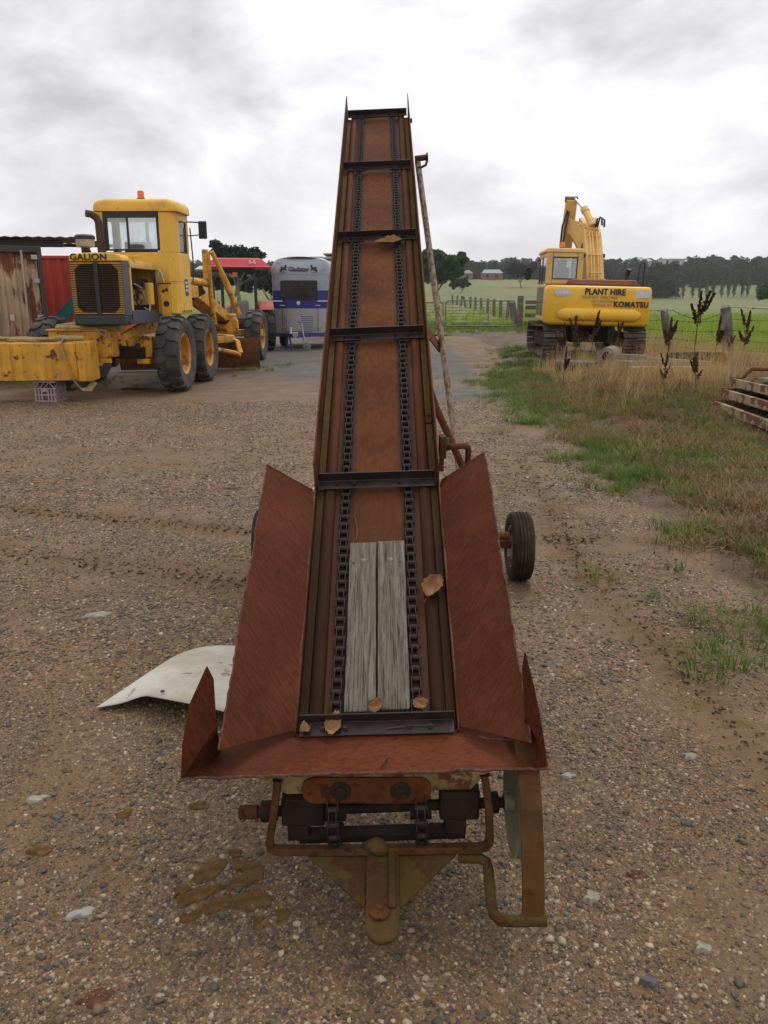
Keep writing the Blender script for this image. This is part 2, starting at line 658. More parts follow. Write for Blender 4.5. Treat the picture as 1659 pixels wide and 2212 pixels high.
pasture = np.maximum(ss(.1, 1.0, X - FX(Y)) * ss(12, 16, Y), np.maximum(ss(30, 34, Y) * ss(0, 1.0, X), ss(40, 48, Y)))
for nm, arr in (('dirt', dirt * (1 - soil)), ('dark', dark * (1 - soil)), ('soil', soil), ('pasture', pasture)):
    at_ = gme.attributes.new(nm, 'FLOAT', 'POINT')
    at_.data.foreach_set('value', np.clip(arr, 0, 1).astype(np.float32))

gm, t, b = newmat('yard_gravel_and_pasture')
pos = objvec(t)


def attr(t, n):
    a = nd(t, 'ShaderNodeAttribute', attribute_name=n)
    return a.outputs['Fac']


vor = nd(t, 'ShaderNodeTexVoronoi'); vor.inputs['Scale'].default_value = 62; lk(t, pos, vor.inputs['Vector'])
vor2 = nd(t, 'ShaderNodeTexVoronoi'); vor2.inputs['Scale'].default_value = 150; lk(t, pos, vor2.inputs['Vector'])
sepc = nd(t, 'ShaderNodeSeparateColor'); lk(t, vor.outputs['Color'], sepc.inputs[0])
sepc2 = nd(t, 'ShaderNodeSeparateColor'); lk(t, vor2.outputs['Color'], sepc2.inputs[0])
peb_stops = [(0.0, (.045, .047, .055)), (.30, (.07, .072, .08)), (.48, (.12, .098, .07)), (.66, (.17, .135, .092)), (.80, (.25, .205, .14)), (.90, (.36, .32, .25)), (1.0, (.52, .49, .43))]
peb = ramp(t, sepc.outputs[0], peb_stops)
peb2 = ramp(t, sepc2.outputs[0], peb_stops)
nbig = noise_n(t, pos, 1.1, 6, .6)
nmid = noise_n(t, pos, 9, 6, .65)
dirt_c = mixc(t, nmid, (.090, .055, .027), (.185, .120, .060))
dirt_c = mixc(t, ramp(t, nbig, [(.35, 0.0), (.65, 1.0)]), dirt_c, mixc(t, nmid, (.115, .066, .026), (.210, .125, .052)))
g0 = mixc(t, ramp(t, vor.outputs['Distance'], [(.0, 0.0), (.75, 1.0)]), peb, dirt_c)
g0 = mixc(t, math_n(t, 'GREATER_THAN', sepc.outputs[1], .55), mixc(t, .55, peb2, dirt_c), g0)
dmask = math_n(t, 'ADD', attr(t, 'dirt'), math_n(t, 'MULTIPLY', math_n(t, 'SUBTRACT', nmid, .5), .9), True)
dmask = ramp(t, dmask, [(.34, .06), (.85, .90)])
g0 = mixc(t, 1.0, g0, (1.08, .93, .75), 'MULTIPLY')
c1 = mixc(t, dmask, g0, dirt_c)

dk_c = mixc(t, ramp(t, sepc.outputs[0], [(.0, 0.0), (1.0, 1.0)]), (.042, .042, .043), (.12, .113, .104))
dkm = math_n(t, 'ADD', attr(t, 'dark'), math_n(t, 'MULTIPLY', math_n(t, 'SUBTRACT', noise_n(t, pos, 2.2, 6, .7), .5), 1.2), True)
c1 = mixc(t, ramp(t, dkm, [(.35, 0.0), (.7, .85)]), c1, dk_c)
soil_c = mixc(t, noise_n(t, pos, 14, 6, .7), (.042, .024, .012), (.145, .088, .044))
sm = math_n(t, 'ADD', attr(t, 'soil'), math_n(t, 'MULTIPLY', math_n(t, 'SUBTRACT', nmid, .5), .7), True)
c1 = mixc(t, ramp(t, sm, [(.35, 0.0), (.65, 1.0)]), c1, soil_c)
nf = noise_n(t, objvec(t, (1, .35, 1)), .035, 5, .6)
nf2 = noise_n(t, pos, .5, 6, .7)
past = mixc(t, ramp(t, nf, [(.42, 0.0), (.60, 1.0)]), (.095, .145, .012), (.21, .170, .034))
past = mixc(t, ramp(t, nf2, [(.3, 0.0), (.7, .55)]), past, (.065, .11, .014))
pm = math_n(t, 'ADD', attr(t, 'pasture'), math_n(t, 'MULTIPLY', math_n(t, 'SUBTRACT', noise_n(t, pos, .9, 6, .7), .5), .8), True)
c1 = mixc(t, ramp(t, pm, [(.3, 0.0), (.7, .92)]), c1, past)
lk(t, c1, b.inputs['Base Color'])
wet = noise_n(t, pos, 2.0, 5, .6)
lk(t, ramp(t, wet, [(.3, .55), (.6, .85)]), b.inputs['Roughness'])
b.inputs['Specular IOR Level'].default_value = .35
hgt = math_n(t, 'ADD', math_n(t, 'MULTIPLY', vor.outputs['Distance'], -1.0), math_n(t, 'MULTIPLY', nmid, .8))
hgt = math_n(t, 'ADD', hgt, math_n(t, 'MULTIPLY', vor2.outputs['Distance'], -.5))
bump_n(t, b, hgt, .55, .008)
gme.materials.append(gm)
ground = link('ground', gme)
tag(ground, kind='structure')


# ------------------------------------------------------------------ scatter by geometry nodes (for what nobody could count)
def scatter(name, pts, rot, scl, pick, protos, tone=None):
    pts = np.asarray(pts, np.float32)
    n = len(pts)
    me = bpy.data.meshes.new(name)
    me.vertices.add(n); me.vertices.foreach_set('co', pts.ravel())
    for nm, ty, arr in (('rot', 'FLOAT_VECTOR', rot), ('scl', 'FLOAT_VECTOR', scl)):
        a = me.attributes.new(nm, ty, 'POINT'); a.data.foreach_set('vector', np.asarray(arr, np.float32).ravel())
    a = me.attributes.new('pick', 'INT', 'POINT'); a.data.foreach_set('value', np.asarray(pick, np.int32))
    a = me.attributes.new('tone', 'FLOAT', 'POINT')
    a.data.foreach_set('value', np.asarray(tone if tone is not None else rng.random(n), np.float32))
    col = bpy.data.collections.new(name + '_shapes')
    for i, p in enumerate(protos):
        po = bpy.data.objects.new('%s_shape_%02d' % (name, i), p)
        col.objects.link(po)
    ng = bpy.data.node_groups.new(name + '_scatter', 'GeometryNodeTree')
    ng.interface.new_socket('Geometry', in_out='INPUT', socket_type='NodeSocketGeometry')
    ng.interface.new_socket('Geometry', in_out='OUTPUT', socket_type='NodeSocketGeometry')
    gi = ng.nodes.new('NodeGroupInput'); go = ng.nodes.new('NodeGroupOutput')
    ci = ng.nodes.new('GeometryNodeCollectionInfo')
    ci.inputs['Collection'].default_value = col
    ci.inputs['Separate Children'].default_value = True
    ci.inputs['Reset Children'].default_value = True
    ip = ng.nodes.new('GeometryNodeInstanceOnPoints')
    ip.inputs['Pick Instance'].default_value = True

    def na(nm, ty):
        q = ng.nodes.new('GeometryNodeInputNamedAttribute'); q.data_type = ty; q.inputs['Name'].default_value = nm
        return q.outputs['Attribute']
    e2r = ng.nodes.new('FunctionNodeEulerToRotation')
    ng.links.new(na('rot', 'FLOAT_VECTOR'), e2r.inputs[0])
    ng.links.new(gi.outputs[0], ip.inputs['Points'])
    ng.links.new(ci.outputs[0], ip.inputs['Instance'])
    ng.links.new(na('pick', 'INT'), ip.inputs['Instance Index'])
    ng.links.new(e2r.outputs[0], ip.inputs['Rotation'])
    ng.links.new(na('scl', 'FLOAT_VECTOR'), ip.inputs['Scale'])
    ng.links.new(ip.outputs[0], go.inputs[0])
    o = link(name, me)
    md = o.modifiers.new('scatter', 'NODES')
    md.node_group = ng
    return o


# ---- loose gravel
import bmesh


def pebble_mesh(i, mt, sub=2):
    bm = bmesh.new()
    bmesh.ops.create_icosphere(bm, subdivisions=sub, radius=1)
    sx, sy, sz = rng.uniform(.75, 1.25), rng.uniform(.7, 1.1), rng.uniform(.5, .75)
    off = Vector(rng.uniform(-50, 50, 3))
    for v in bm.verts:
        k = 1 + .55 * (mnoise.noise(v.co * 1.3 + off)) + .22 * mnoise.noise(v.co * 3.1 + off)
        v.co = Vector((v.co.x * sx * k, v.co.y * sy * k, v.co.z * sz * k))
    me = bpy.data.meshes.new('pebble_shape'); bm.to_mesh(me); bm.free()
    me.polygons.foreach_set('use_smooth', [True] * len(me.polygons))
    me.materials.append(mt)
    return me


pm_, t, b = newmat('pebbles')
a = nd(t, 'ShaderNodeAttribute', attribute_name='tone', attribute_type='INSTANCER')
pc = ramp(t, a.outputs['Fac'], [(0.0, (.030, .029, .030)), (.28, (.055, .053, .054)), (.42, (.095, .070, .044)), (.62, (.155, .112, .066)), (.74, (.12, .058, .028)),
                                (.80, (.21, .16, .10)), (.93, (.30, .25, .18)), (1.0, (.46, .42, .35))])
pn = noise_n(t, objvec(t), 2.5, 4)
lk(t, mixc(t, ramp(t, pn, [(.4, 0.0), (.75, .55)]), mixc(t, 1.0, pc, (1.06, .96, .80), 'MULTIPLY'), (.116, .080, .044)), b.inputs['Base Color'])
b.inputs['Roughness'].default_value = .55
pebs = [pebble_mesh(i, pm_) for i in range(8)]


def in_view(x, y, pad=1.08):
    z = y * .9654 + .42
    return np.abs(x) < z * 829.5 / 1726 * pad + .15


def sample(n, x0, x1, y0, y1):
    return rng.uniform(x0, x1, n), rng.uniform(y0, y1, n)


gpx, gpy, gpr = [], [], []
for n, y0, y1, lo, hi in ((95000, 1.25, 3.2, .0020, .0052), (9000, 1.25, 3.2, .005, .0095), (2200, 1.25, 4.2, .008, .0135), (80000, 3.2, 6.6, .0045, .0090), (12000, 3.2, 7.5, .008, .014), (62000, 6.5, 13, .008, .016), (200, 1.3, 7, .012, .019)):
    hw = (y1 * .9654 + .42) * .52 + .2
    x_, y_ = sample(n, -hw, hw, y0, y1)
    k = in_view(x_, y_)
    gpx.append(x_[k]); gpy.append(y_[k]); gpr.append(lo + (hi - lo) * rng.random(k.sum()) ** 1.8)
gpx = np.concatenate(gpx); gpy = np.concatenate(gpy); gpr = np.concatenate(gpr)
dloc = ss(.52, .72, fbm(gpx * .45, gpy, .55, 8, 4)) * .75
for a_, b_, hw in RUTS:
    dloc = np.maximum(dloc, 1.1 * np.exp(-(seg_d(gpx, gpy, a_, b_)[0] / (hw * 1.4)) ** 2))
soil_l = ss(-.3, .2, gpx - edge_x(gpy))
patch = fbm(gpx, gpy, 3.0, 21)
keep = rng.random(len(gpx)) < np.clip(1.05 - .80 * dloc - .90 * soil_l - .65 * ss(.5, .66, patch), .06, 1)
gpx, gpy, gpr = gpx[keep], gpy[keep], gpr[keep]
n = len(gpx)
rot = np.stack([rng.normal(0, .25, n), rng.normal(0, .25, n), rng.uniform(0, 6.28, n)], 1)
gpz = ground_h(gpx, gpy) + gpr * rng.uniform(-.25, .15, n)
gravel = scatter('gravel', np.stack([gpx, gpy, gpz], 1), rot, np.repeat(gpr[:, None], 3, 1), rng.integers(0, 8, n), pebs)
rx_, ry_, rs_ = [], [], []
for a_, b_, hw in RUTS:
    m_ = int(math.hypot(b_[0] - a_[0], b_[1] - a_[1]) * (260 if a_[0] < 0 else 110))
    q = rng.random(m_); lat = rng.normal(0, hw * .5, m_)
    L_ = math.hypot(b_[0] - a_[0], b_[1] - a_[1]); nx_, ny_ = -(b_[1] - a_[1]) / L_, (b_[0] - a_[0]) / L_
    # clods gather along the lug prints
    q = (np.round(q * L_ / .085) * .085 + rng.normal(0, .012, m_) + np.abs(lat) * .35) / L_
    rx_.append(a_[0] + (b_[0] - a_[0]) * q + nx_ * lat); ry_.append(a_[1] + (b_[1] - a_[1]) * q + ny_ * lat); rs_.append(rng.uniform(.004, .013 if a_[0] < 0 else .009, m_) * np.exp(-(lat / hw) ** 2 * .5))
rx_, ry_, rs_ = map(np.concatenate, (rx_, ry_, rs_))
M_mud = mat('wet_rut_mud', (.105, .067, .033), .8, var=.4, scale=3, bump=.6, bscale=8, spec=.25)
clods = scatter('mud_clods', np.stack([rx_, ry_, ground_h(rx_, ry_) - rs_ * .25], 1), np.stack([rng.normal(0, .3, len(rx_)), rng.normal(0, .3, len(rx_)), rng.uniform(0, 6.28, len(rx_))], 1),
                np.stack([rs_ * 1.7, rs_ * 1.0, rs_ * .6], 1), rng.integers(0, 5, len(rx_)), [pebble_mesh(i, M_mud) for i in range(5)])
tag(clods, 'crumbled wet mud clods along the tyre ruts', 'mud', kind='stuff')
tag(gravel, 'loose multicoloured river gravel strewn over the yard', 'gravel', kind='stuff')


# ---- grass and weeds
def blade(mb, base, h, az, lean, wd, seg=3, droop=.5):
    d = Vector((math.cos(az), math.sin(az), 0)); sd_ = Vector((-d.y, d.x, 0))
    vs_, fs_ = [], []
    p = Vector(base); ang = lean
    for i in range(seg + 1):
        w_ = wd * (1 - (i / seg) ** 1.4) * .5
        if i == seg:
            vs_.append(p)
        else:
            vs_ += [p - sd_ * w_, p + sd_ * w_]
        p = p + (d * math.sin(ang) + Vector((0, 0, 1)) * math.cos(ang)) * (h / seg)
        ang += droop / seg * random.uniform(.6, 1.5)
    for i in range(seg - 1):
        fs_.append((2 * i, 2 * i + 1, 2 * i + 3, 2 * i + 2))
    fs_.append((2 * seg - 2, 2 * seg - 1, 2 * seg))
    mb.add(vs_, fs_)


def tuft(n, h, spread, wd, lean, droop, mt, seedhead=0, seg=3):
    mb = MB()
    for k in range(n):
        a_ = random.uniform(0, 2 * PI); r_ = spread * math.sqrt(random.random())
        blade(mb, (r_ * math.cos(a_), r_ * math.sin(a_), -.01), h * random.uniform(.45, 1.1), a_ + random.uniform(-1, 1), random.uniform(.02, lean), wd * random.uniform(.7, 1.2), seg, droop * random.uniform(.4, 1.4))
    for k in range(seedhead):
        a_ = random.uniform(0, 2 * PI); r_ = spread * random.random()
        az = random.uniform(0, 2 * PI); ln = random.uniform(.05, .45)
        hh = h * random.uniform(.9, 1.35)
        d = Vector((math.cos(az) * math.sin(ln), math.sin(az) * math.sin(ln), math.cos(ln)))
        p0 = Vector((r_ * math.cos(a_), r_ * math.sin(a_), 0)); p1 = p0 + d * hh
        sdv = d.orthogonal().normalized() * wd * .35
        mb.add([p0 - sdv, p0 + sdv, p1 + sdv * .5, p1 - sdv * .5], [(0, 1, 2, 3)])
        for q in range(5):
            c0 = p1 + d * (q * .022)
            o_ = Vector((random.uniform(-1, 1), random.uniform(-1, 1), .6)) * .018
            mb.add([c0, c0 + o_ + sdv * 1.3, c0 + o_ * 1.6, c0 + o_ - sdv * 1.3], [(0, 1, 2, 3)])
    return mb.mesh('tuft_shape', mt)


M_green = leafmat('fresh_grass', [(.045, .080, .012), (.10, .165, .025), (.17, .23, .040), (.28, .26, .075)], attr='tone', scale=3)
M_straw = leafmat('dry_straw', [(.27, .165, .06), (.46, .30, .12), (.60, .43, .19), (.70, .54, .28)], attr='tone', scale=3)
M_thatch = leafmat('dead_brown_grass', [(.10, .055, .026), (.19, .112, .050), (.29, .185, .085), (.40, .28, .13)], attr='tone', scale=3, trans=.2)
M_lush = leafmat('lush_pasture_grass', [(.15, .21, .022), (.23, .33, .035), (.31, .41, .05), (.40, .42, .09)], attr='tone', scale=2, trans=.45)
P_green = [tuft(34, .13, .07, .006, .9, 1.0, M_green) for _ in range(4)] + [tuft(22, .09, .09, .006, 1.1, 1.0, M_green) for _ in range(2)]
P_straw = [tuft(15, .30, .14, .006, .6, .9, M_straw, seedhead=8) for _ in range(5)]
P_thatch = [tuft(40, .20, .15, .007, 1.2, 1.1, M_thatch, seedhead=1) for _ in range(5)]
P_lush = [tuft(26, .42, .22, .022, .4, .6, M_lush) for _ in range(4)]


def lay(name, protos, x_, y_, smin, smax, label, tone=None, zs=1.0):
    n = len(x_)
    s_ = rng.uniform(smin, smax, n)
    rot = np.stack([rng.normal(0, .1, n), rng.normal(0, .1, n), rng.uniform(0, 6.28, n)], 1)
    z_ = ground_h(x_, y_)
    o = scatter(name, np.stack([x_, y_, z_], 1), rot, np.stack([s_, s_, s_ * zs], 1), rng.integers(0, len(protos), n), protos, tone)
    return tag(o, label, 'grass', kind='stuff')


# patchy green tufts along the verge edge, by the excavator path, under the grader
x1, y1 = sample(17000, 1.2, 7.0, 3.2, 24)
d_ = x1 - edge_x(y1)
pr = np.exp(-((d_ - .30) / .42) ** 2) * ss(.42, .60, fbm(x1, y1, 1.3, 31)) + .55 * ss(.2, .6, d_) * ss(.54, .66, fbm(x1, y1, .9, 33)) * (1 - ss(11, 14, y1) * ss(1.2, 2.2, d_))
pr += 1.3 * np.exp(-(seg_d(x1, y1, (2.5, 13.2), (3.1, 19))[0] / .55) ** 2) * ss(.3, .5, fbm(x1, y1, 1.1, 35))
pr = pr + .35 * ss(.1, .5, d_) * ss(.40, .58, fbm(x1, y1, .8, 39)) * (y1 < 13) + .6 * np.exp(-((d_ - .25) / .42) ** 2) * ss(.46, .56, fbm(x1, y1, 1.6, 36)) * (y1 < 10)
pr *= np.where(y1 < 8, .8, 1)
k = rng.random(len(x1)) < np.clip(pr * 1.5, 0, 1) * .8
x2, y2 = sample(900, -7.5, -1.6, 14.6, 21.5)
k2 = rng.random(900) < np.maximum(np.exp(-(seg_d(x2, y2, (-3.6, 18.6), (-2.3, 19.8))[0] / .45) ** 2), .5 * np.exp(-(seg_d(x2, y2, (-7, 15), (-4.2, 17))[0] / .8) ** 2))
x3, y3 = sample(5200, 0.2, 9, 30.5, 42)
k3 = rng.random(5200) < ss(31, 34, y3 + (fbm(x3, y3, .8, 37) - .5) * 4) * .8
lay('green_grass', P_green, np.concatenate([x1[k], x2[k2], x3[k3]]), np.concatenate([y1[k], y2[k2], y3[k3]]), .7, 1.7, 'patchy green grass tufts along the verge of the yard', zs=.75)

x1, y1 = sample(5200, 2.6, 10.5, 9, 25)
d_ = x1 - edge_x(y1)
pr = ss(.7, 1.6, d_ + (fbm(x1, y1, .8, 41) - .5)) * ss(11.4, 14.0, y1 + (fbm(x1, y1, .6, 42) - .5) * 3) * (1 - .7 * ss(.55, .7, fbm(x1, y1, .6, 43)))
exb = (x1 > 3.4) & (x1 < 6.2) & (y1 > 18.3) & (y1 < 22.5)
k = (rng.random(len(x1)) < pr * .48) & ~exb & (x1 < FX(y1) + .8) & ~((x1 > 4.2) & (x1 < 6.7) & (y1 > 15.0) & (y1 < 17.6) & (rng.random(len(x1)) < .72))
lay('dry_grass', P_straw, x1[k], y1[k], .7, 1.25, 'tall straw coloured seeding grass in front of the excavator')

x1, y1 = sample(17000, 1.7, 8.5, 2.8, 17)
d_ = x1 - edge_x(y1)
pr = ss(.0, .6, d_ + (fbm(x1, y1, 1.2, 51) - .5)) * (1 - .6 * ss(13, 16, y1)) * (.35 + .65 * ss(.30, .52, fbm(x1, y1, 1.0, 53)))
k = rng.random(len(x1)) < pr * np.where(y1 < 7, .75, .50)
lay('dead_grass', P_thatch, x1[k], y1[k], .6, 1.35, 'matted dead brown grass on the verge beside the gravel', zs=.62)

x1, y1 = sample(15000, 6.6, 58, 14, 75)
k = in_view(x1, y1, 1.05) & (rng.random(15000) < ss(.2, 1.0, x1 - FX(y1)) * (1 - .75 * ss(35, 60, y1)) * (1 - .5 * ss(.5, .65, fbm(x1, y1, .15, 61))))
x3, y3 = sample(3000, -6, 16, 38, 70)
k3 = (rng.random(3000) < .35 * ss(.42, .6, fbm(x3, y3, .2, 63)))
lay('pasture_grass', P_lush, np.concatenate([x1[k], x3[k3]]), np.concatenate([y1[k], y3[k3]]), .6, 1.2, 'bright green pasture grass beyond the wire fence')

# ------------------------------------------------------------------ the rusty elevator (conveyor) in the middle
def rustplate(name, base, streak_rot, dark=(.042, .012, .007), light=(.16, .050, .023), stretch=(125, 17, 20), edge=None, band=None, low=False):
    m, t, b = newmat(name)
    v1 = objvec(t)
    vs_ = objvec2(t, (0, 0, streak_rot), stretch)
    big = noise_n(t, v1, 3.2, 6, .6)
    fine = noise_n(t, vs_, 1.0, 5, .7)
    speck = noise_n(t, v1, 170, 3, .6)
    c_ = mixc(t, ramp(t, big, [(.3, 0.0), (.72, 1.0)]), mul(base, .58), mul(base, 1.38))
    c_ = mixc(t, ramp(t, fine, [(.36, .62), (.50, 0.0)]), c_, dark)
    c_ = mixc(t, ramp(t, fine, [(.52, 0.0), (.72, .55)]), c_, light)
    c_ = mixc(t, ramp(t, speck, [(.56, 0.0), (.74, .45)]), c_, light)
    c_ = mixc(t, ramp(t, noise_n(t, v1, 26, 5, .7), [(.54, 0.0), (.70, .6)]), c_, dark)
    if low:  # shade of the hopper zone painted into the colour, fading uphill
        sp = nd(t, 'ShaderNodeSeparateXYZ')
        tcn = nd(t, 'ShaderNodeTexCoord'); lk(t, tcn.outputs['Object'], sp.inputs[0])
        lowm = math_n(t, 'ADD', maprange(t, sp.outputs[1], .7, 1.5, .95, 0.0), math_n(t, 'MULTIPLY', math_n(t, 'SUBTRACT', big, .55), .9), True)
        c_ = mixc(t, lowm, c_, (.028, .012, .007))
    if band:
        sp = nd(t, 'ShaderNodeSeparateXYZ')
        tcn = nd(t, 'ShaderNodeTexCoord'); lk(t, tcn.outputs['Object'], sp.inputs[0])
        au = math_n(t, 'ABSOLUTE', sp.outputs[0])
        dist = math_n(t, 'ABSOLUTE', math_n(t, 'SUBTRACT', au, .121))
        nb = noise_n(t, objvec(t, (8, 1.2, 1)), 3, 5, .6)
        mk = math_n(t, 'ADD', maprange(t, dist, .016, .042, .95, 0.0), math_n(t, 'MULTIPLY', math_n(t, 'SUBTRACT', nb, .55), .8), True)
        c_ = mixc(t, mk, c_, (.028, .020, .022))
        # plate colour darkens towards the bottom end
        lowm = math_n(t, 'ADD', maprange(t, sp.outputs[1], .55, 1.25, .8, 0.0), math_n(t, 'MULTIPLY', math_n(t, 'SUBTRACT', nb, .55), .9), True)
        c_ = mixc(t, lowm, c_, mixc(t, big, (.05, .022, .013), (.10, .042, .02)))
        rgh = mixc(t, mk, (.8, .8, .8), (.6, .6, .6))
        lk(t, rgh, b.inputs['Roughness'])
    else:
        lk(t, ramp(t, fine, [(.35, .62), (.65, .85)]), b.inputs['Roughness'])
    lk(t, c_, b.inputs['Base Color'])
    b.inputs['Specular IOR Level'].default_value = .10
    h = math_n(t, 'ADD', speck, math_n(t, 'MULTIPLY', fine, .8))
    bump_n(t, b, h, .5, .0015)
    return m


M_wing = rustplate('rusted_hopper_sheet', (.096, .0265, .0115), R(-38))
M_wing_r = rustplate('rusted_hopper_sheet_right', (.091, .0250, .0108), R(38))
M_lip = rustplate('rusted_lip_sheet', (.118, .031, .0115), R(80), stretch=(90, 40, 60))
M_wall = rustplate('rusted_side_sheet', (.100, .033, .0165), 0, stretch=(60, 6, 14))
M_floor = rustplate('rusted_trough_floor', (.120, .041, .0145), 0, dark=(.075, .024, .011), light=(.165, .060, .025), stretch=(60, 16, 10), band=True)
M_rib = rustplate('rusted_trough_rib', (.105, .035, .015), 0, dark=(.050, .018, .010), light=(.14, .052, .022), stretch=(40, 3, 12), low=True)
M_ochre = rustplate('mossy_ochre_rail', (.100, .062, .016), 0, dark=(.040, .020, .009), light=(.17, .125, .045), stretch=(90, 30, 40), low=True)
M_ochre2 = mat('lichen_ochre_steel', (.080, .050, .013), .9, var=.4, scale=9, rust=.66, rustcol=(.070, .030, .011), rscale=11, dirt=.35, dirtcol=(.085, .075, .026), spec=.2, bump=.5, bscale=110)
M_bar = mat('pitted_rusty_bar', (.085, .036, .012), .88, var=.35, scale=12, rust=.48, rustcol=(.04, .013, .007), spec=.2, rscale=40, bump=.6, bscale=110)
M_chain = mat('oiled_chain_steel', (.030, .021, .018), .6, .0, spec=.2, var=.4, scale=30, rust=.2, rustcol=(.06, .03, .02), bump=.2)
M_roller = mat('oily_chain_roller', (.035, .025, .023), .38, .4, var=.4, scale=40, bump=.1)
M_flight = mat('wet_dark_flight_angle', (.030, .020, .019), .36, .1, var=.45, scale=14, rust=.3, rustcol=(.055, .024, .016), rscale=16, bump=.35, bscale=80)
M_flaky = mat('flaking_cream_paint', (.30, .23, .10), .7, var=.25, scale=8, rust=.72, rustcol=(.115, .036, .011), rscale=10, dirt=.4, dirtcol=(.17, .085, .02), bump=.5)
M_orplate = mat('orange_brown_plate', (.105, .034, .009), .88, var=.45, scale=14, rust=.5, rustcol=(.040, .016, .009), rscale=13, spec=.2, bump=.5)
M_pole = mat('flaking_white_pole', (.29, .24, .17), .75, var=.25, scale=10, rust=.66, rustcol=(.165, .085, .042), rscale=44, stretch=(1, 1, .22), bump=.5)
M_tin = mat('zinc_tin', (.33, .32, .30), .6, .2, var=.25, scale=12, rust=.3, dirt=.3, dirtcol=(.2, .17, .12))

# weathered grey hardwood
M_plank, t, b = newmat('weathered_plank')
vg = objvec(t, (95, 4.5, 10))
g1 = noise_n(t, vg, 1.0, 8, .72, .5)
g2 = noise_n(t, objvec(t, (230, 8, 30)), 1.0, 5, .7)
g3 = noise_n(t, objvec(t), 6, 5, .6)
cw = mixc(t, ramp(t, g1, [(.32, 0.0), (.66, 1.0)]), (.070, .052, .033), (.235, .208, .158))
cw = mixc(t, ramp(t, g2, [(.38, 1.0), (.48, 0.0)]), cw, (.028, .020, .013))
cw = mixc(t, ramp(t, g3, [(.50, 0.0), (.72, .55)]), cw, (.095, .075, .036))
lk(t, cw, b.inputs['Base Color']); b.inputs['Roughness'].default_value = .85
bump_n(t, b, math_n(t, 'ADD', g1, math_n(t, 'MULTIPLY', g2, 1.2)), .8, .004)

conv = thing('hay_elevator', 'long rusty chain elevator with flared hopper rising from the gravel', 'conveyor', (-.02, 2.09, 0))
CM = Matrix.Translation((0, 0, .42)) @ Euler((0, 0, R(.35))).to_matrix().to_4x4() @ Euler((R(28.7), 0, 0)).to_matrix().to_4x4() @ Euler((0, R(-2.3), 0)).to_matrix().to_4x4()
TW = Matrix.Translation((.02, -2.09, 0))


def cb(mb, name, mt, smooth=0, bevel=0, parent=conv, M=CM):
    return mb.build(name, mt, parent, smooth, bevel, M)


cb(MB().bb(-.160, .160, .0, 2.60, -.004, .0005), 'floor_plate', M_floor)
cb(MB().bb(-.160, .160, 2.575, 5.40, -.008, -.0035), 'floor_plate', M_floor)
for s_ in (-1, 1):
    prof = [(s_ * (.182 + .023 * math.cos(a_)), .0, .021 * math.sin(a_) - .001) for a_ in np.linspace(0, PI, 11)]
    cb(MB().prism(prof, (0, 5.38, 0)), 'trough_rib', M_rib, smooth=50)
    cb(MB().bb(s_ * .2052, s_ * .2325, .0, 5.3, -.004, .008), 'edge_rail', M_ochre, bevel=.002)
    # side sheet: slightly wavy free edge
    vv = np.linspace(1.02, 5.50, 40)
    top = [(s_ * .2345, v_, .124 + .003 * math.sin(v_ * 9 + s_) + random.uniform(-.0015, .0015)) for v_ in vv]
    top[0] = (s_ * .2345, 1.02, .04); top.insert(1, (s_ * .2345, 1.06, .118))
    poly = [(s_ * .2345, -.02, -.10), (s_ * .2345, -.02, .034), (s_ * .2345, 1.0, .036)] + top + [(s_ * .2345, 5.50, -.10)]
    cb(MB().prism(poly, (s_ * .0035, 0, 0)), 'side_sheet', M_wall)
    # rolled rim along the free edge
    cb(MB().path([(s_ * .2375, v_, .125) for v_ in np.linspace(1.07, 5.46, 12)], .0035, 6), 'sheet_rim', M_rust_or)
cb(MB().bb(-.234, .234, .05, 5.42, -.112, -.106), 'return_pan', M_rust)
for v_ in (1.4, 2.7, 4.0, 5.2):
    cb(MB().bb(-.245, .245, v_, v_ + .04, -.118, -.113).bb(-.247, -.2395, v_, v_ + .04, -.118, .0).bb(.2395, .247, v_, v_ + .04, -.118, .0), 'cross_brace', M_rust_or, bevel=.002)
# zinc end sheet over the head shaft, with a torn edge
pts = [(-.204, 5.47, -.004), (-.204, 5.345, .002)] + [(x_, 5.365 + random.uniform(-.012, .010), .002) for x_ in np.linspace(-.19, .19, 16)] + [(.204, 5.35, .002), (.204, 5.47, -.004)]
cb(MB().prism(pts, (0, 0, .002)), 'end_sheet', M_tin)
cb(MB().tube((-.27, 5.47, -.072), (.27, 5.47, -.072), .017, 14), 'head_shaft', M_dark, smooth=40)

# flights: steel angles bolted across both chains
flight0 = bolt_me = None
Lsec = [(.0, .004), (.0, .048), (-.0045, .048), (-.0045, .0088), (-.048, .0088), (-.048, .004)]
fl_me = MB().prism([(-.225, y_, z_) for y_, z_ in Lsec], (.45, 0, 0)).mesh('flight', M_flight)
bolt_me = MB().tube((0, 0, 0), (0, 0, .006), .0095, 6).tube((0, 0, .006), (0, 0, .011), .0055, 8).mesh('bolt', M_flight, 40)
for i in range(6):
    f = link('flight', fl_me, conv, CM @ XYZ(random.uniform(-.003, .003), 1.062 * i + .022, .020, 0, 0, R(random.uniform(0, .5))))
    add_bevel(f, .0015, 1)
    for u in (-.152, -.092, .092, .152):
        link('bolt', bolt_me, f, XYZ(u + random.uniform(-.004, .004), -.027, .0088, 0, 0, random.random()))
    for s_ in (-1, 1):
        cb(MB().bb(s_ * .165, s_ * .078, 1.062 * i - .024, 1.062 * i + .020, .019, .0235), 'attachment_plate', M_chain)

# roller chains: plates and rollers link by link
PITCH = .0402


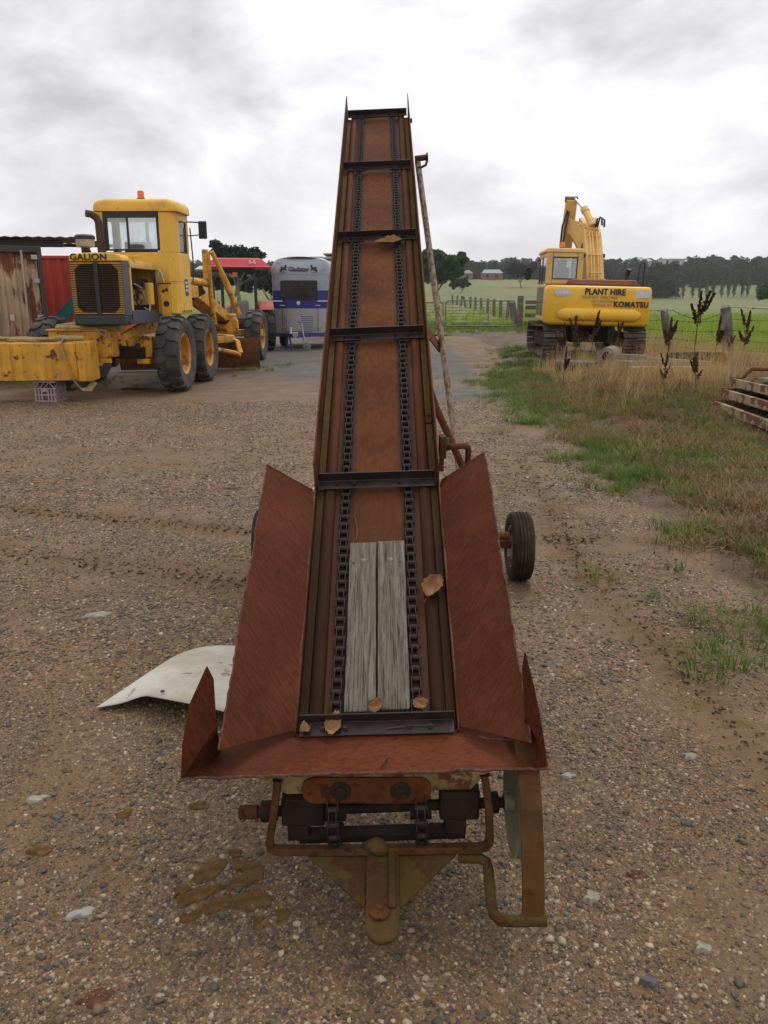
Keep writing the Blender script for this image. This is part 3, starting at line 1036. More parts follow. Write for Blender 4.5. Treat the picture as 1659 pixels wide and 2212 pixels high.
def plate(mb, u, th):
    pr_ = []
    for a_ in np.linspace(PI / 2, 3 * PI / 2, 6):
        pr_.append((u, .0088 * math.cos(a_), .0088 * math.sin(a_)))
    for a_ in np.linspace(-PI / 2, PI / 2, 6):
        pr_.append((u, PITCH + .0088 * math.cos(a_), .0088 * math.sin(a_)))
    mb.prism(pr_, (th, 0, 0))


inner = MB(); plate(inner, -.0115, .003); plate(inner, .0085, .003)
inner.tube((-.0085, 0, 0), (.0085, 0, 0), .0088, 10).tube((-.0085, PITCH, 0), (.0085, PITCH, 0), .0088, 10)
outer = MB(); plate(outer, -.0155, .003); plate(outer, .0125, .003)
outer.tube((-.0185, 0, 0), (.0185, 0, 0), .0042, 8).tube((-.0185, PITCH, 0), (.0185, PITCH, 0), .0042, 8)
in_me = inner.mesh('link', M_chain, 40); out_me = outer.mesh('link', M_chain, 40)
for u in (-.121, .119):
    ch = cb(MB().tube((u - .03, -.198, -.078), (u + .03, -.198, -.078), .03, 16), 'chain', M_dark, smooth=40)
    ch.name = 'chain'
    # upper run
    n_l = int(5.46 / PITCH)
    for k in range(n_l):
        v_ = -.03 + k * PITCH
        wob = .0016 * math.sin(k * .7 + u * 30)
        link('link', in_me if k % 2 else out_me, ch, XYZ(u + wob, v_, .0115, 0, 0, R(random.uniform(-1.2, 1.2))))
    # round the tail sprocket
    r_ = .090
    for k in range(9):
        a_ = PI / 2 + k * (PITCH / r_) * 1.0
        p = Vector((u, -.198 + r_ * math.cos(a_), -.078 + r_ * math.sin(a_)))
        link('link', in_me if k % 2 else out_me, ch, XYZ(p.x, p.y, p.z, a_ + PI / 2 + .22, 0, 0))
    teeth = [( -.198 + (.088 if q % 2 else .072) * math.cos(q * PI / 13), -.078 + (.088 if q % 2 else .072) * math.sin(q * PI / 13)) for q in range(26)]
    cb(MB().prism([(u - .004, y_, z_) for y_, z_ in teeth], (.008, 0, 0)), 'sprocket', M_dark)
    cb(MB().prism([(u - .004, y_ + 5.47 + .198, z_ + .006) for y_, z_ in teeth], (.008, 0, 0)), 'sprocket', M_dark)

# two weathered planks between the chains
for x0, x1_, y0, y1_ in ((-.097, -.0035, .055, .752), (.0025, .098, .060, .757)):
    mb = MB()
    nseg = 14
    vs_, fs_ = [], []
    for i in range(nseg + 1):
        y_ = y0 + (y1_ - y0) * i / nseg
        e0 = x0 + random.uniform(-.0012, .0012); e1 = x1_ + random.uniform(-.0012, .0012)
        sag = .0015 * math.sin(i * .8)
        vs_ += [(e0, y_, .001), (e1, y_, .001), (e1, y_, .022 + sag), (e0, y_, .022 + sag)]
    for i in range(nseg):
        a_ = i * 4; b_ = a_ + 4
        for k in range(4):
            j = (k + 1) % 4
            fs_.append((a_ + k, b_ + k, b_ + j, a_ + j))
    fs_ += [(0, 1, 2, 3), tuple(nseg * 4 + k for k in (3, 2, 1, 0))]
    mb.add(vs_, fs_)
    pk = cb(mb, 'plank', M_plank, bevel=.003)
    bx_ = -.049 if x0 < 0 else .046
    MB().lathe([(.0001, .0255), (.008, .0245), (.012, .0222), (.013, .020)], (bx_, .662, 0), 'z', 14).build('bolt', mat('zinc_bolt', (.16, .145, .11), .5, .5), pk, 40)
    hx_ = -.082 if x0 < 0 else .080
    MB().lathe([(.0001, .0228), (.0045, .0228), (.0055, .0222)], (hx_, .652, 0), 'z', 10).build('nail_hole', M_black, pk)

# hopper: two wings, front lip and two upright corner flaps
def ragged(a_, b_, n_, amp):
    return [tuple(np.array(a_) + (np.array(b_) - np.array(a_)) * k / n_ + (rng.normal(0, amp, 3) if 0 < k < n_ else 0)) for k in range(n_ + 1)]


def grid_sheet(G, off):
    n_, m_, _ = G.shape
    top_ = [tuple(p) for p in G.reshape(-1, 3)]; bot_ = [tuple(p + off) for p in G.reshape(-1, 3)]
    N_ = n_ * m_; fs_ = []
    for i in range(n_ - 1):
        for j in range(m_ - 1):
            a_ = i * m_ + j
            fs_.append((a_, a_ + m_, a_ + m_ + 1, a_ + 1)); fs_.append((N_ + a_, N_ + a_ + 1, N_ + a_ + m_ + 1, N_ + a_ + m_))
    rim_ = [i * m_ for i in range(n_)] + [(n_ - 1) * m_ + j for j in range(1, m_)] + [i * m_ + m_ - 1 for i in range(n_ - 2, -1, -1)] + [j for j in range(m_ - 2, 0, -1)]
    for k in range(len(rim_)):
        a_, b_ = rim_[k], rim_[(k + 1) % len(rim_)]
        fs_.append((a_, b_, N_ + b_, N_ + a_))
    return MB().add(top_ + bot_, fs_)


for s_, mt in ((-1, M_wing), (1, M_wing_r)):
    vt = 1.02 if s_ < 0 else 1.05
    poly = [(s_ * .239, -.010, .034), (s_ * .239, vt - .03, .036), (s_ * .246, vt, .042), (s_ * .405, vt + .005, .168)]
    poly += ragged((s_ * .407, vt - .05, .171), (s_ * .412, -.150, .178), 42, .0012)
    NG, MG = 60, 8
    G = np.zeros((NG + 1, MG + 1, 3))
    ro = np.cumsum(rng.normal(0, .0011, NG + 1)); ro = (ro - np.linspace(ro[0], ro[-1], NG + 1)) + rng.normal(0, .0013, NG + 1)
    for i in range(NG + 1):
        f = i / NG
        pi_ = np.array((s_ * .239, -.010 + (vt + .008) * f, .035)) if f < .985 else np.array((s_ * .246, vt, .042))
        po_ = np.array((s_ * (.412 - .006 * f + ro[i] * .7), -.150 + (vt + .155) * f, .178 - .009 * f + ro[i] * .7))
        for j in range(MG + 1):
            q = j / MG
            p = pi_ * (1 - q) + po_ * q
            bow = .003 * math.sin(PI * q) * math.sin(f * 5 + s_) + .0015 * math.sin(f * 17 + q * 4)
            G[i, j] = p + np.array((-s_ * .7, 0, .7)) * bow
    cb(grid_sheet(G, np.array((s_ * .0028, 0, -.0028)) * .9), 'hopper_wing', mt, smooth=50)
    cb(MB().path([tuple(G[i, MG] + rng.normal(0, .0008, 3)) for i in range(NG + 1)] + [tuple(G[NG, j]) for j in range(MG - 1, -1, -1)], .0028, 5), 'wing_edge', mat('frayed_rust_edge', (.12, .058, .044), .95, var=.5, scale=60, bump=.8, spec=.1))
LG = np.zeros((81, 9, 3))
fr_e = np.array(ragged((-.512, -.201, .126), (.454, -.190, .119), 80, .0010))
for i in range(81):
    f = i / 80
    xb = -.445 + f * .855
    bk_ = np.array((xb, np.interp(xb, [-.445, -.240, -.233, .233, .240, .410], [-.022, .030, -.012, .002, .035, -.020]), np.interp(xb, [-.445, -.240, -.233, .233, .240, .410], [.018, -.012, .010, .004, -.015, .016])))
    for j in range(9):
        q = j / 8
        LG[i, j] = bk_ * (1 - q) + fr_e[i] * q + np.array((0, 0, .004 * math.sin(PI * q) * math.sin(f * 7)))
lp = [(-.236, -.012, .010), (.236, .002, .004), (.410, -.075, .050)] + ragged((.454, -.190, .119), (-.512, -.201, .126), 60, .0011) + [(-.445, -.078, .052)]
cb(grid_sheet(LG, np.array((0, .0015, -.0035))), 'hopper_lip', M_lip, smooth=50)
cb(MB().path([(p[0], p[1] - .001, p[2]) for p in ragged((.454, -.190, .119), (-.512, -.201, .126), 60, .0014)], .0042, 6), 'lip_edge', mat('frayed_rust_edge', (.15, .085, .07), .9, var=.5, scale=60, bump=.8))
for s_, pl in ((-1, [(-.512, -.201, .127), (-.500, -.150, .210), (-.474, -.090, .300), (-.425, -.020, .372), (-.415, -.030, .330), (-.420, -.095, .210), (-.440, -.078, .053)]),
               (1, [(.454, -.190, .120), (.438, -.130, .215), (.420, -.070, .300), (.397, -.005, .376), (.393, -.020, .330), (.402, -.085, .200), (.406, -.075, .051)])):
    cb(MB().prism(pl, (s_ * .003, 0, .0005)), 'corner_flap', M_wing if s_ < 0 else M_wing_r)
# four weld tabs where the lip meets the floor
for u in (-.19, -.07, .055, .185):
    cb(MB().box((u, -.006, .005), (.018, .008, .006), (0, 0, random.uniform(-.2, .2))), 'weld_tab', M_dark)
cb(MB().path([(.018, -.175, .118), (.030, -.155, .108), (.033, -.14, .098)], .0022, 5), 'crack', M_dark)

# small clip on the right rail
clip_ = cb(MB().prism([(.203, 1.45, .010), (.228, 1.445, .010), (.232, 1.475, .012), (.226, 1.515, .016), (.206, 1.518, .016)], (0, 0, .006)), 'clip', M_ochre2, bevel=.002)
MB().tube((.216, 1.49, .014), (.217, 1.49, .026), .006, 8).build('clip_bolt', M_dark, clip_, 40)

# ---- tail end below the lip (built in yard coordinates)
def wb(mb, name, mt, smooth=0, bevel=0, parent=conv):
    return mb.build(name, mt, parent, smooth, bevel, TW if parent is conv else None)


wb(MB().prism([(-.365, 1.905, .402), (.290, 1.900, .418), (.238, 1.912, .348), (-.268, 1.917, .329)], (0, .006, .001)), 'tail_plate', M_flaky, bevel=.002)
def rr_plate(x0, x1_, z0, z1, y_, r_):
    ps = []
    for cx_, cz_, a0 in ((x1_ - r_, z1 - r_, 0), (x0 + r_, z1 - r_, 90), (x0 + r_, z0 + r_, 180), (x1_ - r_, z0 + r_, 270)):
        for q in range(6):
            a_ = R(a0 + q * 18)
            ps.append((cx_ + r_ * math.cos(a_), y_, cz_ + r_ * math.sin(a_)))
    return ps


tp = wb(MB().prism(rr_plate(-.222, .128, .312, .392, 1.898, .032), (0, .010, 0)), 'bearing_plate', M_orplate, bevel=.002)
for x_ in (-.118, .045):
    MB().lathe([(.0001, -.009), (.014, -.008), (.016, -.003), (.030, -.001), (.031, .002)], (x_, 1.899, .352), 'y', 18).build('bolt', M_dark, tp, 40)
wb(MB().tube((-.407, 1.95, .248), (.375, 1.95, .283), .0155, 16), 'tail_shaft', M_dark, smooth=40)
wb(MB().tube((-.405, 1.95, .248), (-.355, 1.95, .250), .020, 16), 'shaft_end', M_bar, smooth=40)
for x0, x1_ in ((-.345, -.30), (.285, .32)):
    wb(MB().tube((x0, 1.95, .266 + (x0 + .02) * .045), (x1_, 1.95, .266 + (x1_ + .02) * .045), .030, 18), 'shaft_collar', M_dark, smooth=40, bevel=.003)
for x0, x1_ in ((-.285, -.165), (.155, .265)):
    z_ = .268 + (x0 + .05) * .045
    wb(MB().bb(x0, x1_, 1.92, 1.985, z_ - .034, z_ + .055), 'bearing_block', M_dark, bevel=.006)
    wb(MB().bb(x0 + .015, x0 + .075, 1.925, 1.975, z_ - .085, z_ - .034), 'bearing_foot', M_dark, bevel=.004)
wb(MB().box((-.005, 1.945, .185), (.465, .045, .024), (0, R(-2.2), 0)), 'lower_channel', M_dark, bevel=.003)
# bent flat-bar guard loop
loop = [(-.288, 1.905, .385), (-.300, 1.89, .29), (-.314, 1.882, .205), (-.311, 1.88, .187), (-.296, 1.879, .179), (-.2, 1.877, .180), (.0, 1.877, .183), (.255, 1.877, .188), (.280, 1.878, .193), (.290, 1.88, .208), (.286, 1.89, .30), (.272, 1.905, .40)]
wb(MB().path(loop, 0, flat=(.030, .020), up=(1, 0, 0)), 'guard_loop', M_bar, bevel=.003)
# drawbar with two gussets
for s_, pl in ((-1, [(-.208, 1.868, .171), (-.048, 1.872, .171), (-.048, 1.712, .136)]), (1, [(.198, 1.868, .176), (.040, 1.872, .174), (.040, 1.712, .138)])):
    wb(MB().prism(pl, (0, .0, -.008)), 'gusset', M_ochre2, bevel=.002)
bar = []
L_ = [(-.047, 1.872), (.039, 1.872), (.039, 1.66)] + [(-.004 + .043 * math.cos(a_), 1.655 + .043 * math.sin(a_)) for a_ in np.linspace(0, -PI, 12)] + [(-.047, 1.66)]
zb = lambda y_: .182 + (y_ - 1.872) * .22
db = wb(MB().prism([(x_, y_, zb(y_)) for x_, y_ in L_], (0, .003, -.016)), 'drawbar', M_ochre2, bevel=.005)
wb(MB().prism([(.012, 1.872, .1845), (.030, 1.872, .1845), (.030, 1.70, .1465), (.012, 1.70, .1465)], (0, 0, .006)), 'drawbar_strip', M_ochre2, bevel=.002)
bj = MB().lathe([(.0001, .018), (.010, .017), (.0115, .010), (.018, .006), (.026, .001), (.027, -.004)], (-.011, 1.692, zb(1.692) + .003), 'z', 18).build('hitch_bolt', M_bar, db, 40)
lump = MB().ball((0, 0, 0), .03, 8, (1.15, .8, .75))
lump.v = [tuple(Vector(p) * (1 + .28 * mnoise.noise(Vector(p) * 40))) for p in lump.v]
lump.tf(XYZ(-.018, 1.868, .200))
wb(lump, 'seized_nut', M_ochre2, smooth=30)
# belt guard strap with its bent rod, and the pulley behind it
arc = [(.383, 1.708, .112), (.383, 1.728, .18), (.384, 1.765, .27), (.385, 1.815, .355), (.386, 1.88, .425), (.386, 1.96, .475), (.386, 2.05, .495), (.386, 2.13, .48)]
wb(MB().path(arc, 0, flat=(.058, .008), up=(0, -1, .3)), 'guard_strap', mat('ochre_rust_strap', (.092, .043, .013), .88, var=.35, scale=9, rust=.4, rustcol=(.055, .022, .010), rscale=14, spec=.2, bump=.5), bevel=.002)
rod = [(.205, 1.872, .162), (.262, 1.870, .160), (.280, 1.862, .156), (.283, 1.845, .150), (.281, 1.76, .117), (.284, 1.728, .104), (.300, 1.712, .098), (.34, 1.707, .101), (.417, 1.703, .107)]
wb(MB().path(rod, .0145, 12), 'bent_rod', M_ochre2, smooth=40)
M_pulley = mat('grey_green_pulley', (.20, .20, .13), .6, .1, var=.25, rust=.3, dirt=.3)
pu = wb(MB().lathe([(.0001, .362), (.135, .362), (.140, .358), (.148, .356), (.148, .371), (.140, .369), (.135, .365), (.0001, .365)], (0, 1.95, .283), 'x', 40), 'pulley', M_pulley, smooth=40)
MB().lathe([(.0001, .335), (.026, .335), (.028, .339), (.028, .362), (.0001, .363)], (0, 1.95, .283), 'x', 20).build('hub', M_pulley, pu, 40)

# ---- undercarriage
wb(MB().tube((-.66, 4.57, .216), (.76, 4.57, .216), .026, 16), 'axle', M_rust_or, smooth=40)
wb(MB().tube((-.40, 4.50, .285), (.735, 4.50, .290), .024, 16), 'lift_tube', M_rust_or, smooth=40)
wb(MB().path([(.235, 6.03, 2.56), (.3675, 5.3025, 1.42), (.5, 4.575, .28)], .0205, 14), 'lift_pole', M_pole, smooth=40)
wb(MB().path([(.172, 4.45, 1.385), (.29, 4.50, 1.05), (.475, 4.55, .655), (.655, 4.57, .26)], .021, 12), 'strut', M_rust_or, smooth=40)
wb(MB().path([(-.18, 4.10, 1.30), (-.44, 4.56, .26)], .021, 12), 'strut', M_rust_or, smooth=40)
wb(MB().prism([(.225, 5.15, 1.52), (.225, 5.10, 1.46), (.352, 5.24, 1.30), (.352, 5.30, 1.36)], (.010, 0, 0)), 'brace', M_rust_or)
br_ = wb(MB().tube((.215, 6.02, 2.575), (.30, 6.02, 2.585), .020, 12), 'pole_pin', M_rust, smooth=40, bevel=.002)
MB().tube((.296, 6.02, 2.585), (.306, 6.02, 2.586), .032, 6).build('nut', M_dark, br_)
MB().path([(.30, 6.0, 2.56), (.29, 5.99, 2.53), (.26, 5.98, 2.515), (.235, 5.98, 2.51)], .009, 8).build('hook', M_rust_or, br_, 40)
wb(MB().tube((-.285, 6.02, 2.54), (-.262, 6.02, 2.541), .030, 6), 'pin_nut', M_rust)
br2 = wb(MB().bb(.222, .250, 3.15, 3.21, 1.02, 1.11), 'crank_bracket', M_ochre2, bevel=.004)
MB().tube((.246, 3.18, 1.075), (.264, 3.18, 1.075), .028, 6).build('nut', M_ochre2, br2)
MB().bb(.224, .242, 3.165, 3.185, .965, 1.02).build('tab', M_rust, br2)
wb(MB().path([(.262, 3.19, 1.062), (.325, 3.19, 1.066), (.337, 3.19, 1.062), (.343, 3.20, 1.045), (.348, 3.26, .94)], .013, 12), 'crank_handle', M_rust_or, smooth=40)


def road_wheel(parent, c, Rt, wd, mt=M_tyre):
    tprof = [(Rt * .60, -wd * .42), (Rt * .72, -wd * .52), (Rt * .88, -wd * .52), (Rt * .965, -wd * .43)]
    for q in (-.28, -.12, .04, .20, .34):
        tprof += [(Rt * (.995 - abs(q) * .05), wd * (q - .05)), (Rt * (.995 - abs(q) * .05), wd * (q + .045)), (Rt * .965, wd * (q + .055)), (Rt * .965, wd * (q + .09))]
    tprof += [(Rt * .965, wd * .45), (Rt * .88, wd * .52), (Rt * .72, wd * .52), (Rt * .60, wd * .42), (Rt * .55, .0), (Rt * .60, -wd * .42)]
    tprof.sort(key=lambda q: 0) if False else None
    wh = MB().lathe([(Rt * .58, -wd * .40), (Rt * .60, -wd * .44), (Rt * .57, -wd * .44), (Rt * .54, -wd * .2), (Rt * .50, wd * .05), (Rt * .2, wd * .10), (Rt * .14, wd * .3), (.001, wd * .32)], (0, 0, 0), 'x', 28)
    wh.lathe([(Rt * .50, -wd * .05), (Rt * .2, -wd * .02), (Rt * .16, -wd * .25), (.001, -wd * .26)], (0, 0, 0), 'x', 28)
    wo = wh.build('wheel', mat('pale_rim_paint', (.30, .25, .20), .6, var=.3, rust=.55, rscale=8), parent, 40, 0, XYZ(*c))
    MB().lathe(tprof, (0, 0, 0), 'x', 48).build('tyre', mt, wo, 35)
    return wo


M_tyre_muddy = mat('muddy_worn_tyre', (.026, .022, .018), .9, var=.4, scale=9, spec=.15, dirt=.6, dirtcol=(.080, .055, .032), bump=.5, bscale=70)
road_wheel(conv, (.83, 4.57 - 2.09, .206), .208, .122, M_tyre_muddy)
road_wheel(conv, (-.68, 4.57 - 2.09, .214), .218, .125, M_tyre_muddy)

# ---- fallen leaves and twigs lying on the elevator (things of their own)
M_leaf = leafmat('fallen_leaf', [(.20, .09, .035), (.33, .17, .07), (.46, .27, .13)], .25, .6, 14)
M_twig = mat('bark_twig', (.13, .07, .04), .8, var=.3, scale=30)
CW = Matrix.Translation((-.02, 2.09, 0)) @ CM


def leaf(p, ln, wd, az, curl, label, lift=.004, roll=0):
    """curled dead leaf: pointed oval sheet with a midrib fold"""
    n_ = 12; m_ = 6
    vs_, fs_ = [], []
    for i in range(n_ + 1):
        s_ = i / n_
        hw = wd * (math.sin(PI * min(1, s_ ** .8)) ** .8) * .5 * (1 + .12 * math.sin(i * 2.3)) + .0004
        for j in range(-m_, m_ + 1):
            q = j / m_
            x_ = hw * q; y_ = ln * (s_ - .5)
            z_ = curl * (abs(q) ** 1.6) * hw * 1.4 + curl * .35 * ln * (s_ - .5) ** 2 * 4 * .5 + .003 * math.sin(q * 5 + s_ * 9)
            vs_.append((x_, y_, z_))
    k_ = 2 * m_ + 1
    for i in range(n_):
        for j in range(k_ - 1):
            fs_.append((i * k_ + j, i * k_ + j + 1, (i + 1) * k_ + j + 1, (i + 1) * k_ + j))
    mb = MB().add(vs_, fs_)
    o = mb.build('fallen_leaf', M_leaf, None, 60)
    o.matrix_world = CW @ XYZ(p[0], p[1], p[2] + lift, 0, roll, az)
    sm = o.modifiers.new('thick', 'SOLIDIFY'); sm.thickness = .0006
    MB().path([(0, -ln * .5, 0), (.002, -ln * .62, .001), (.005, -ln * .72, .004)], .0012, 5).build('stalk', M_twig, o)
    return tag(o, label, 'leaf', 'dead leaves lying on the elevator')


leaf((.190, .525, .026), .108, .066, R(-28), .5, 'large curled tan leaf beside the chain on the right rib')
leaf((-.128, .000, .032), .050, .080, R(80), .35, 'broad orange-brown leaf lying on the lowest flight', roll=.1)
leaf((-.004, .066, .030), .045, .055, R(65), .3, 'small pale leaf at the foot of the planks')
leaf((.128, .072, .028), .045, .045, R(20), .3, 'small brown leaf caught on the chain by the lowest flight')
leaf((-.207, -.008, .034), .030, .035, R(120), .5, 'tiny tan leaf in the corner of the hopper floor')
leaf((.062, 3.128, .018), .16, .075, R(95), .5, 'curled pale leaf caught under the third flight from the top')


def twig(pts, r_, label):
    mb = MB().path(pts, [r_ * (1 - .6 * i / (len(pts) - 1)) for i in range(len(pts))], 6)
    o = mb.build('twig', M_twig, None, 40)
    o.matrix_world = CW
    return tag(o, label, 'twig', 'twigs on the elevator')


twig([(-.076, .78, .006), (-.072, .83, .008), (-.085, .90, .007), (-.082, .95, .006)], .0024, 'thin red-brown twig lying above the planks')
twig([(.29, -.06, .062), (.315, -.075, .072), (.36, -.083, .082), (.39, -.09, .088)], .0026, 'thin twig lying in the front corner of the hopper lip')
twig([(.03, -.010, .034), (.10, -.004, .036), (.17, -.003, .035)], .0020, 'straight dark twig lying along the lowest flight')
twig([(.131, .90, .006), (.128, .96, .008), (.134, 1.0, .007)], .0018, 'short twig beside the right-hand chain below a flight')

# ------------------------------------------------------------------ tyres with chevron lugs
def lug_tyre(Rt, wd, rimr, n=16, hgt=.035, w_lug=.075, skew=.16, wav=.05):
    rb = Rt - hgt

    def rad(x_):
        q = abs(x_) / (wd / 2)
        return rb - .06 * Rt * max(0, q - .55) ** 2 * 4
    mb = MB()
    prof = [(rimr, -wd * .36), (rimr * 1.06, -wd * .44), (Rt * .80, -wd * .52), (Rt * .90, -wd * .51), (rad(wd * .5) * .995, -wd * .47)]
    prof += [(rad(wd * q), wd * q) for q in (-.40, -.25, -.1, .1, .25, .40)]
    prof += [(rad(wd * .5) * .995, wd * .47), (Rt * .90, wd * .51), (Rt * .80, wd * .52), (rimr * 1.06, wd * .44), (rimr, wd * .36), (rimr * .97, 0), (rimr, -wd * .36)]
    mb.lathe(prof, n=48)
    for s_ in (-1, 1):
        for k in range(n):
            t0 = 2 * PI * (k + (.5 if s_ > 0 else 0)) / n
            xs = np.linspace(-.02 * wd, .50 * wd, 7)
            pts = []
            for i, x_ in enumerate(xs):
                q = i / 6
                th = t0 + skew * q + wav * math.sin(q * PI * 1.6)
                hw = w_lug * (.75 + .45 * q) / Rt / 2
                r0 = rad(x_) - .006; r1 = rad(x_) + hgt * (1 if q < .9 else .6)
                for rr, dt in ((r0, -hw * 1.15), (r1, -hw), (r1, hw), (r0, hw * 1.15)):
                    pts.append((s_ * x_, rr * math.cos(th + dt), rr * math.sin(th + dt)))
            fs_ = []
            for i in range(6):
                for j in range(3):
                    a_ = i * 4 + j; b_ = a_ + 4
                    fs_.append((a_, a_ + 1, b_ + 1, b_) if s_ < 0 else (a_, b_, b_ + 1, a_ + 1))
            fs_ += [(0, 1, 2, 3), (27, 26, 25, 24)]
            mb.add(pts, fs_)
    return mb


def rim_mesh(rimr, wd, side, mt, hub=True):
    """dished wheel centre, open towards +x * side"""
    s_ = side
    mb = MB().lathe([(rimr * .98, -wd * .36), (rimr * 1.02, -wd * .38), (rimr * .94, -wd * .30), (rimr * .93, wd * .30), (rimr * 1.03, wd * .40), (rimr * .99, wd * .43), (rimr * .88, wd * .34), (rimr * .84, s_ * wd * .02),
                     (rimr * .80, -s_ * wd * .06), (rimr * .52, -s_ * wd * .08), (rimr * .46, s_ * wd * .02), (rimr * .26, s_ * wd * .04), (rimr * .22, s_ * wd * .16), (.001, s_ * wd * .18)], n=36)
    for k in range(8):
        a_ = k * PI / 4
        mb.tube((-s_ * wd * .08, rimr * .62 * math.cos(a_), rimr * .62 * math.sin(a_)), (-s_ * wd * .02, rimr * .62 * math.cos(a_), rimr * .62 * math.sin(a_)), .02, 6)
    return mb


# ------------------------------------------------------------------ road grader, seen from behind
gr = thing('road_grader', 'old yellow road grader seen from behind with tall cab and louvred radiator', 'grader', (-4.50, 15.45, 0), R(-2.0))


def g(mb, name, mt=None, smooth=0, bevel=0, parent=None, M=None):
    return mb.build(name, mt or M_yellow, parent or gr, smooth, bevel, M)


ty_me = lug_tyre(.66, .40, .36).mesh('tyre', M_tyre, 30)
rim_me = rim_mesh(.36, .40, 1, None)
M_rimy = mat('rusty_yellow_rim', (.52, .25, .03), .6, var=.2, scale=5, rust=.55, rustcol=(.24, .085, .025), rscale=5, bump=.3)
rim_r = rim_me.mesh('rim', M_rimy, 35)
rim_l = rim_mesh(.36, .40, -1, None).mesh('rim', M_rimy, 35)
for x_, y_ in ((.81, -.86), (.81, .88), (-1.42, -.86), (-1.42, .88), (.88, 6.35), (-1.40, 6.35)):
    wh = MB().tube((x_ - math.copysign(.30, x_), y_, .655), (x_, y_, .655), .11, 14).build('wheel', M_yellow_old, gr, 40)
    tyo = link('tyre', ty_me, wh, XYZ(x_, y_, .655, random.random() * 6, 0, 0))
    link('rim', rim_r if x_ > 0 else rim_l, wh, XYZ(x_, y_, .655, random.random() * 6, 0, 0))
# tandem cases and axle
for s_ in (-1, 1):
    tx = .40 if s_ > 0 else -1.0
    pf = [(tx, -1.02, .52), (tx, -1.05, .74), (tx, -.85, .86), (tx, .87, .86), (tx, 1.07, .74), (tx, 1.04, .52), (tx, .8, .44), (tx, -.8, .44)]
    g(MB().prism(pf, (s_ * .16, 0, 0)), 'tandem_case', M_yellow_old, bevel=.02)
g(MB().tube((-1.1, 0, .66), (.5, 0, .66), .16, 18), 'rear_axle', M_yellow_old, 40)
# rear frame: two rails and the end block
for s_ in (-1, 1):
    xr_ = .10 if s_ > 0 else -.72
    g(MB().prism([(xr_, -1.62, .84), (xr_, -1.62, 1.04), (xr_, -.4, 1.22), (xr_, 1.0, 1.22), (xr_, 1.0, .98), (xr_, -.6, .98), (xr_, -1.2, .80)], (s_ * .07, 0, 0)), 'frame_rail', M_yellow_old, bevel=.008)
    for k in range(5):
        g(MB().tube((xr_ + s_ * .06, -1.5 + k * .16, .93 + k * .02), (xr_ + s_ * .085, -1.5 + k * .16, .93 + k * .02), .016, 6), 'frame_bolt', M_steel)
g(MB().prism([(-.98, -1.98, .66), (.04, -1.98, .66), (.04, -1.98, 1.10), (-.98, -1.98, 1.10)], (0, .42, 0)), 'end_block', M_yellow_old, bevel=.015)
g(MB().bb(-1.0, .0, -2.03, -1.70, 1.102, 1.125), 'block_lid', M_yellow_old, bevel=.005)
g(MB().bb(-.30, .042, -2.0, -1.95, .58, .655), 'block_foot', M_yellow_old, bevel=.01)
g(MB().prism([(.30, -1.30, .62), (.52, -1.30, .62), (.52, -1.30, .98), (.32, -1.30, 1.0)], (0, .22, 0)), 'step_box', M_yellow_old, bevel=.02)
g(MB().bb(.28, .50, -1.42, -1.26, .52, .60), 'step_tread', M_yellow_old, bevel=.01)
g(MB().bb(-.4, .4, -1.5, 1.0, .62, .80), 'belly_pan', M_dark, bevel=.02)
# engine bay
g(MB().bb(-.38, .27, -1.82, -.45, 1.28, 1.95), 'engine_block', M_dark, bevel=.03)
eng = g(MB().bb(.25, .34, -1.55, -.75, 1.50, 1.76), 'injector_rail', mat('greasy_engine_yellow', (.24, .13, .03), .6, var=.5, scale=9, rust=.4, rustcol=(.03, .02, .015)), bevel=.02)
g(MB().tube((.35, -.72, 1.50), (.35, -.72, 1.88), .085, 16), 'oil_filter', M_yellow, 40, .012)
g(MB().tube((.33, -1.35, 1.58), (.33, -1.35, 1.88), .05, 14), 'fuel_filter', M_dark, 40)
for pts in ([(.44, -1.62, 1.62), (.47, -1.5, 1.50), (.46, -1.35, 1.44), (.45, -1.2, 1.55)], [(.43, -1.7, 1.50), (.48, -1.45, 1.72), (.45, -1.2, 1.66), (.44, -1.0, 1.80)], [(.45, -1.1, 1.42), (.49, -.95, 1.36), (.46, -.82, 1.45)], [(.43, -1.5, 1.82), (.47, -1.25, 1.75), (.45, -1.0, 1.50)]):
    g(MB().path([(p[0] - .08, p[1], p[2] + .04) for p in pts], .014, 8), 'hose', random.choice([M_steel, M_dark]), 40)
# radiator shell and hood (rounded shoulders)
def arch(x0, x1_, z0, z1, r_, crown, y_):
    ps = [(x0, y_, z0), (x1_, y_, z0)]
    for a_ in np.linspace(0, PI / 2, 6):
        ps.append((x1_ - r_ + r_ * math.cos(a_), y_, z1 - r_ + r_ * math.sin(a_)))
    for q in (.25, .5, .75):
        ps.append((x1_ - r_ + (x0 - x1_ + 2 * r_) * q, y_, z1 + crown * math.sin(PI * q)))
    for a_ in np.linspace(PI / 2, PI, 6):
        ps.append((x0 + r_ + r_ * math.cos(a_), y_, z1 - r_ + r_ * math.sin(a_)))
    return ps


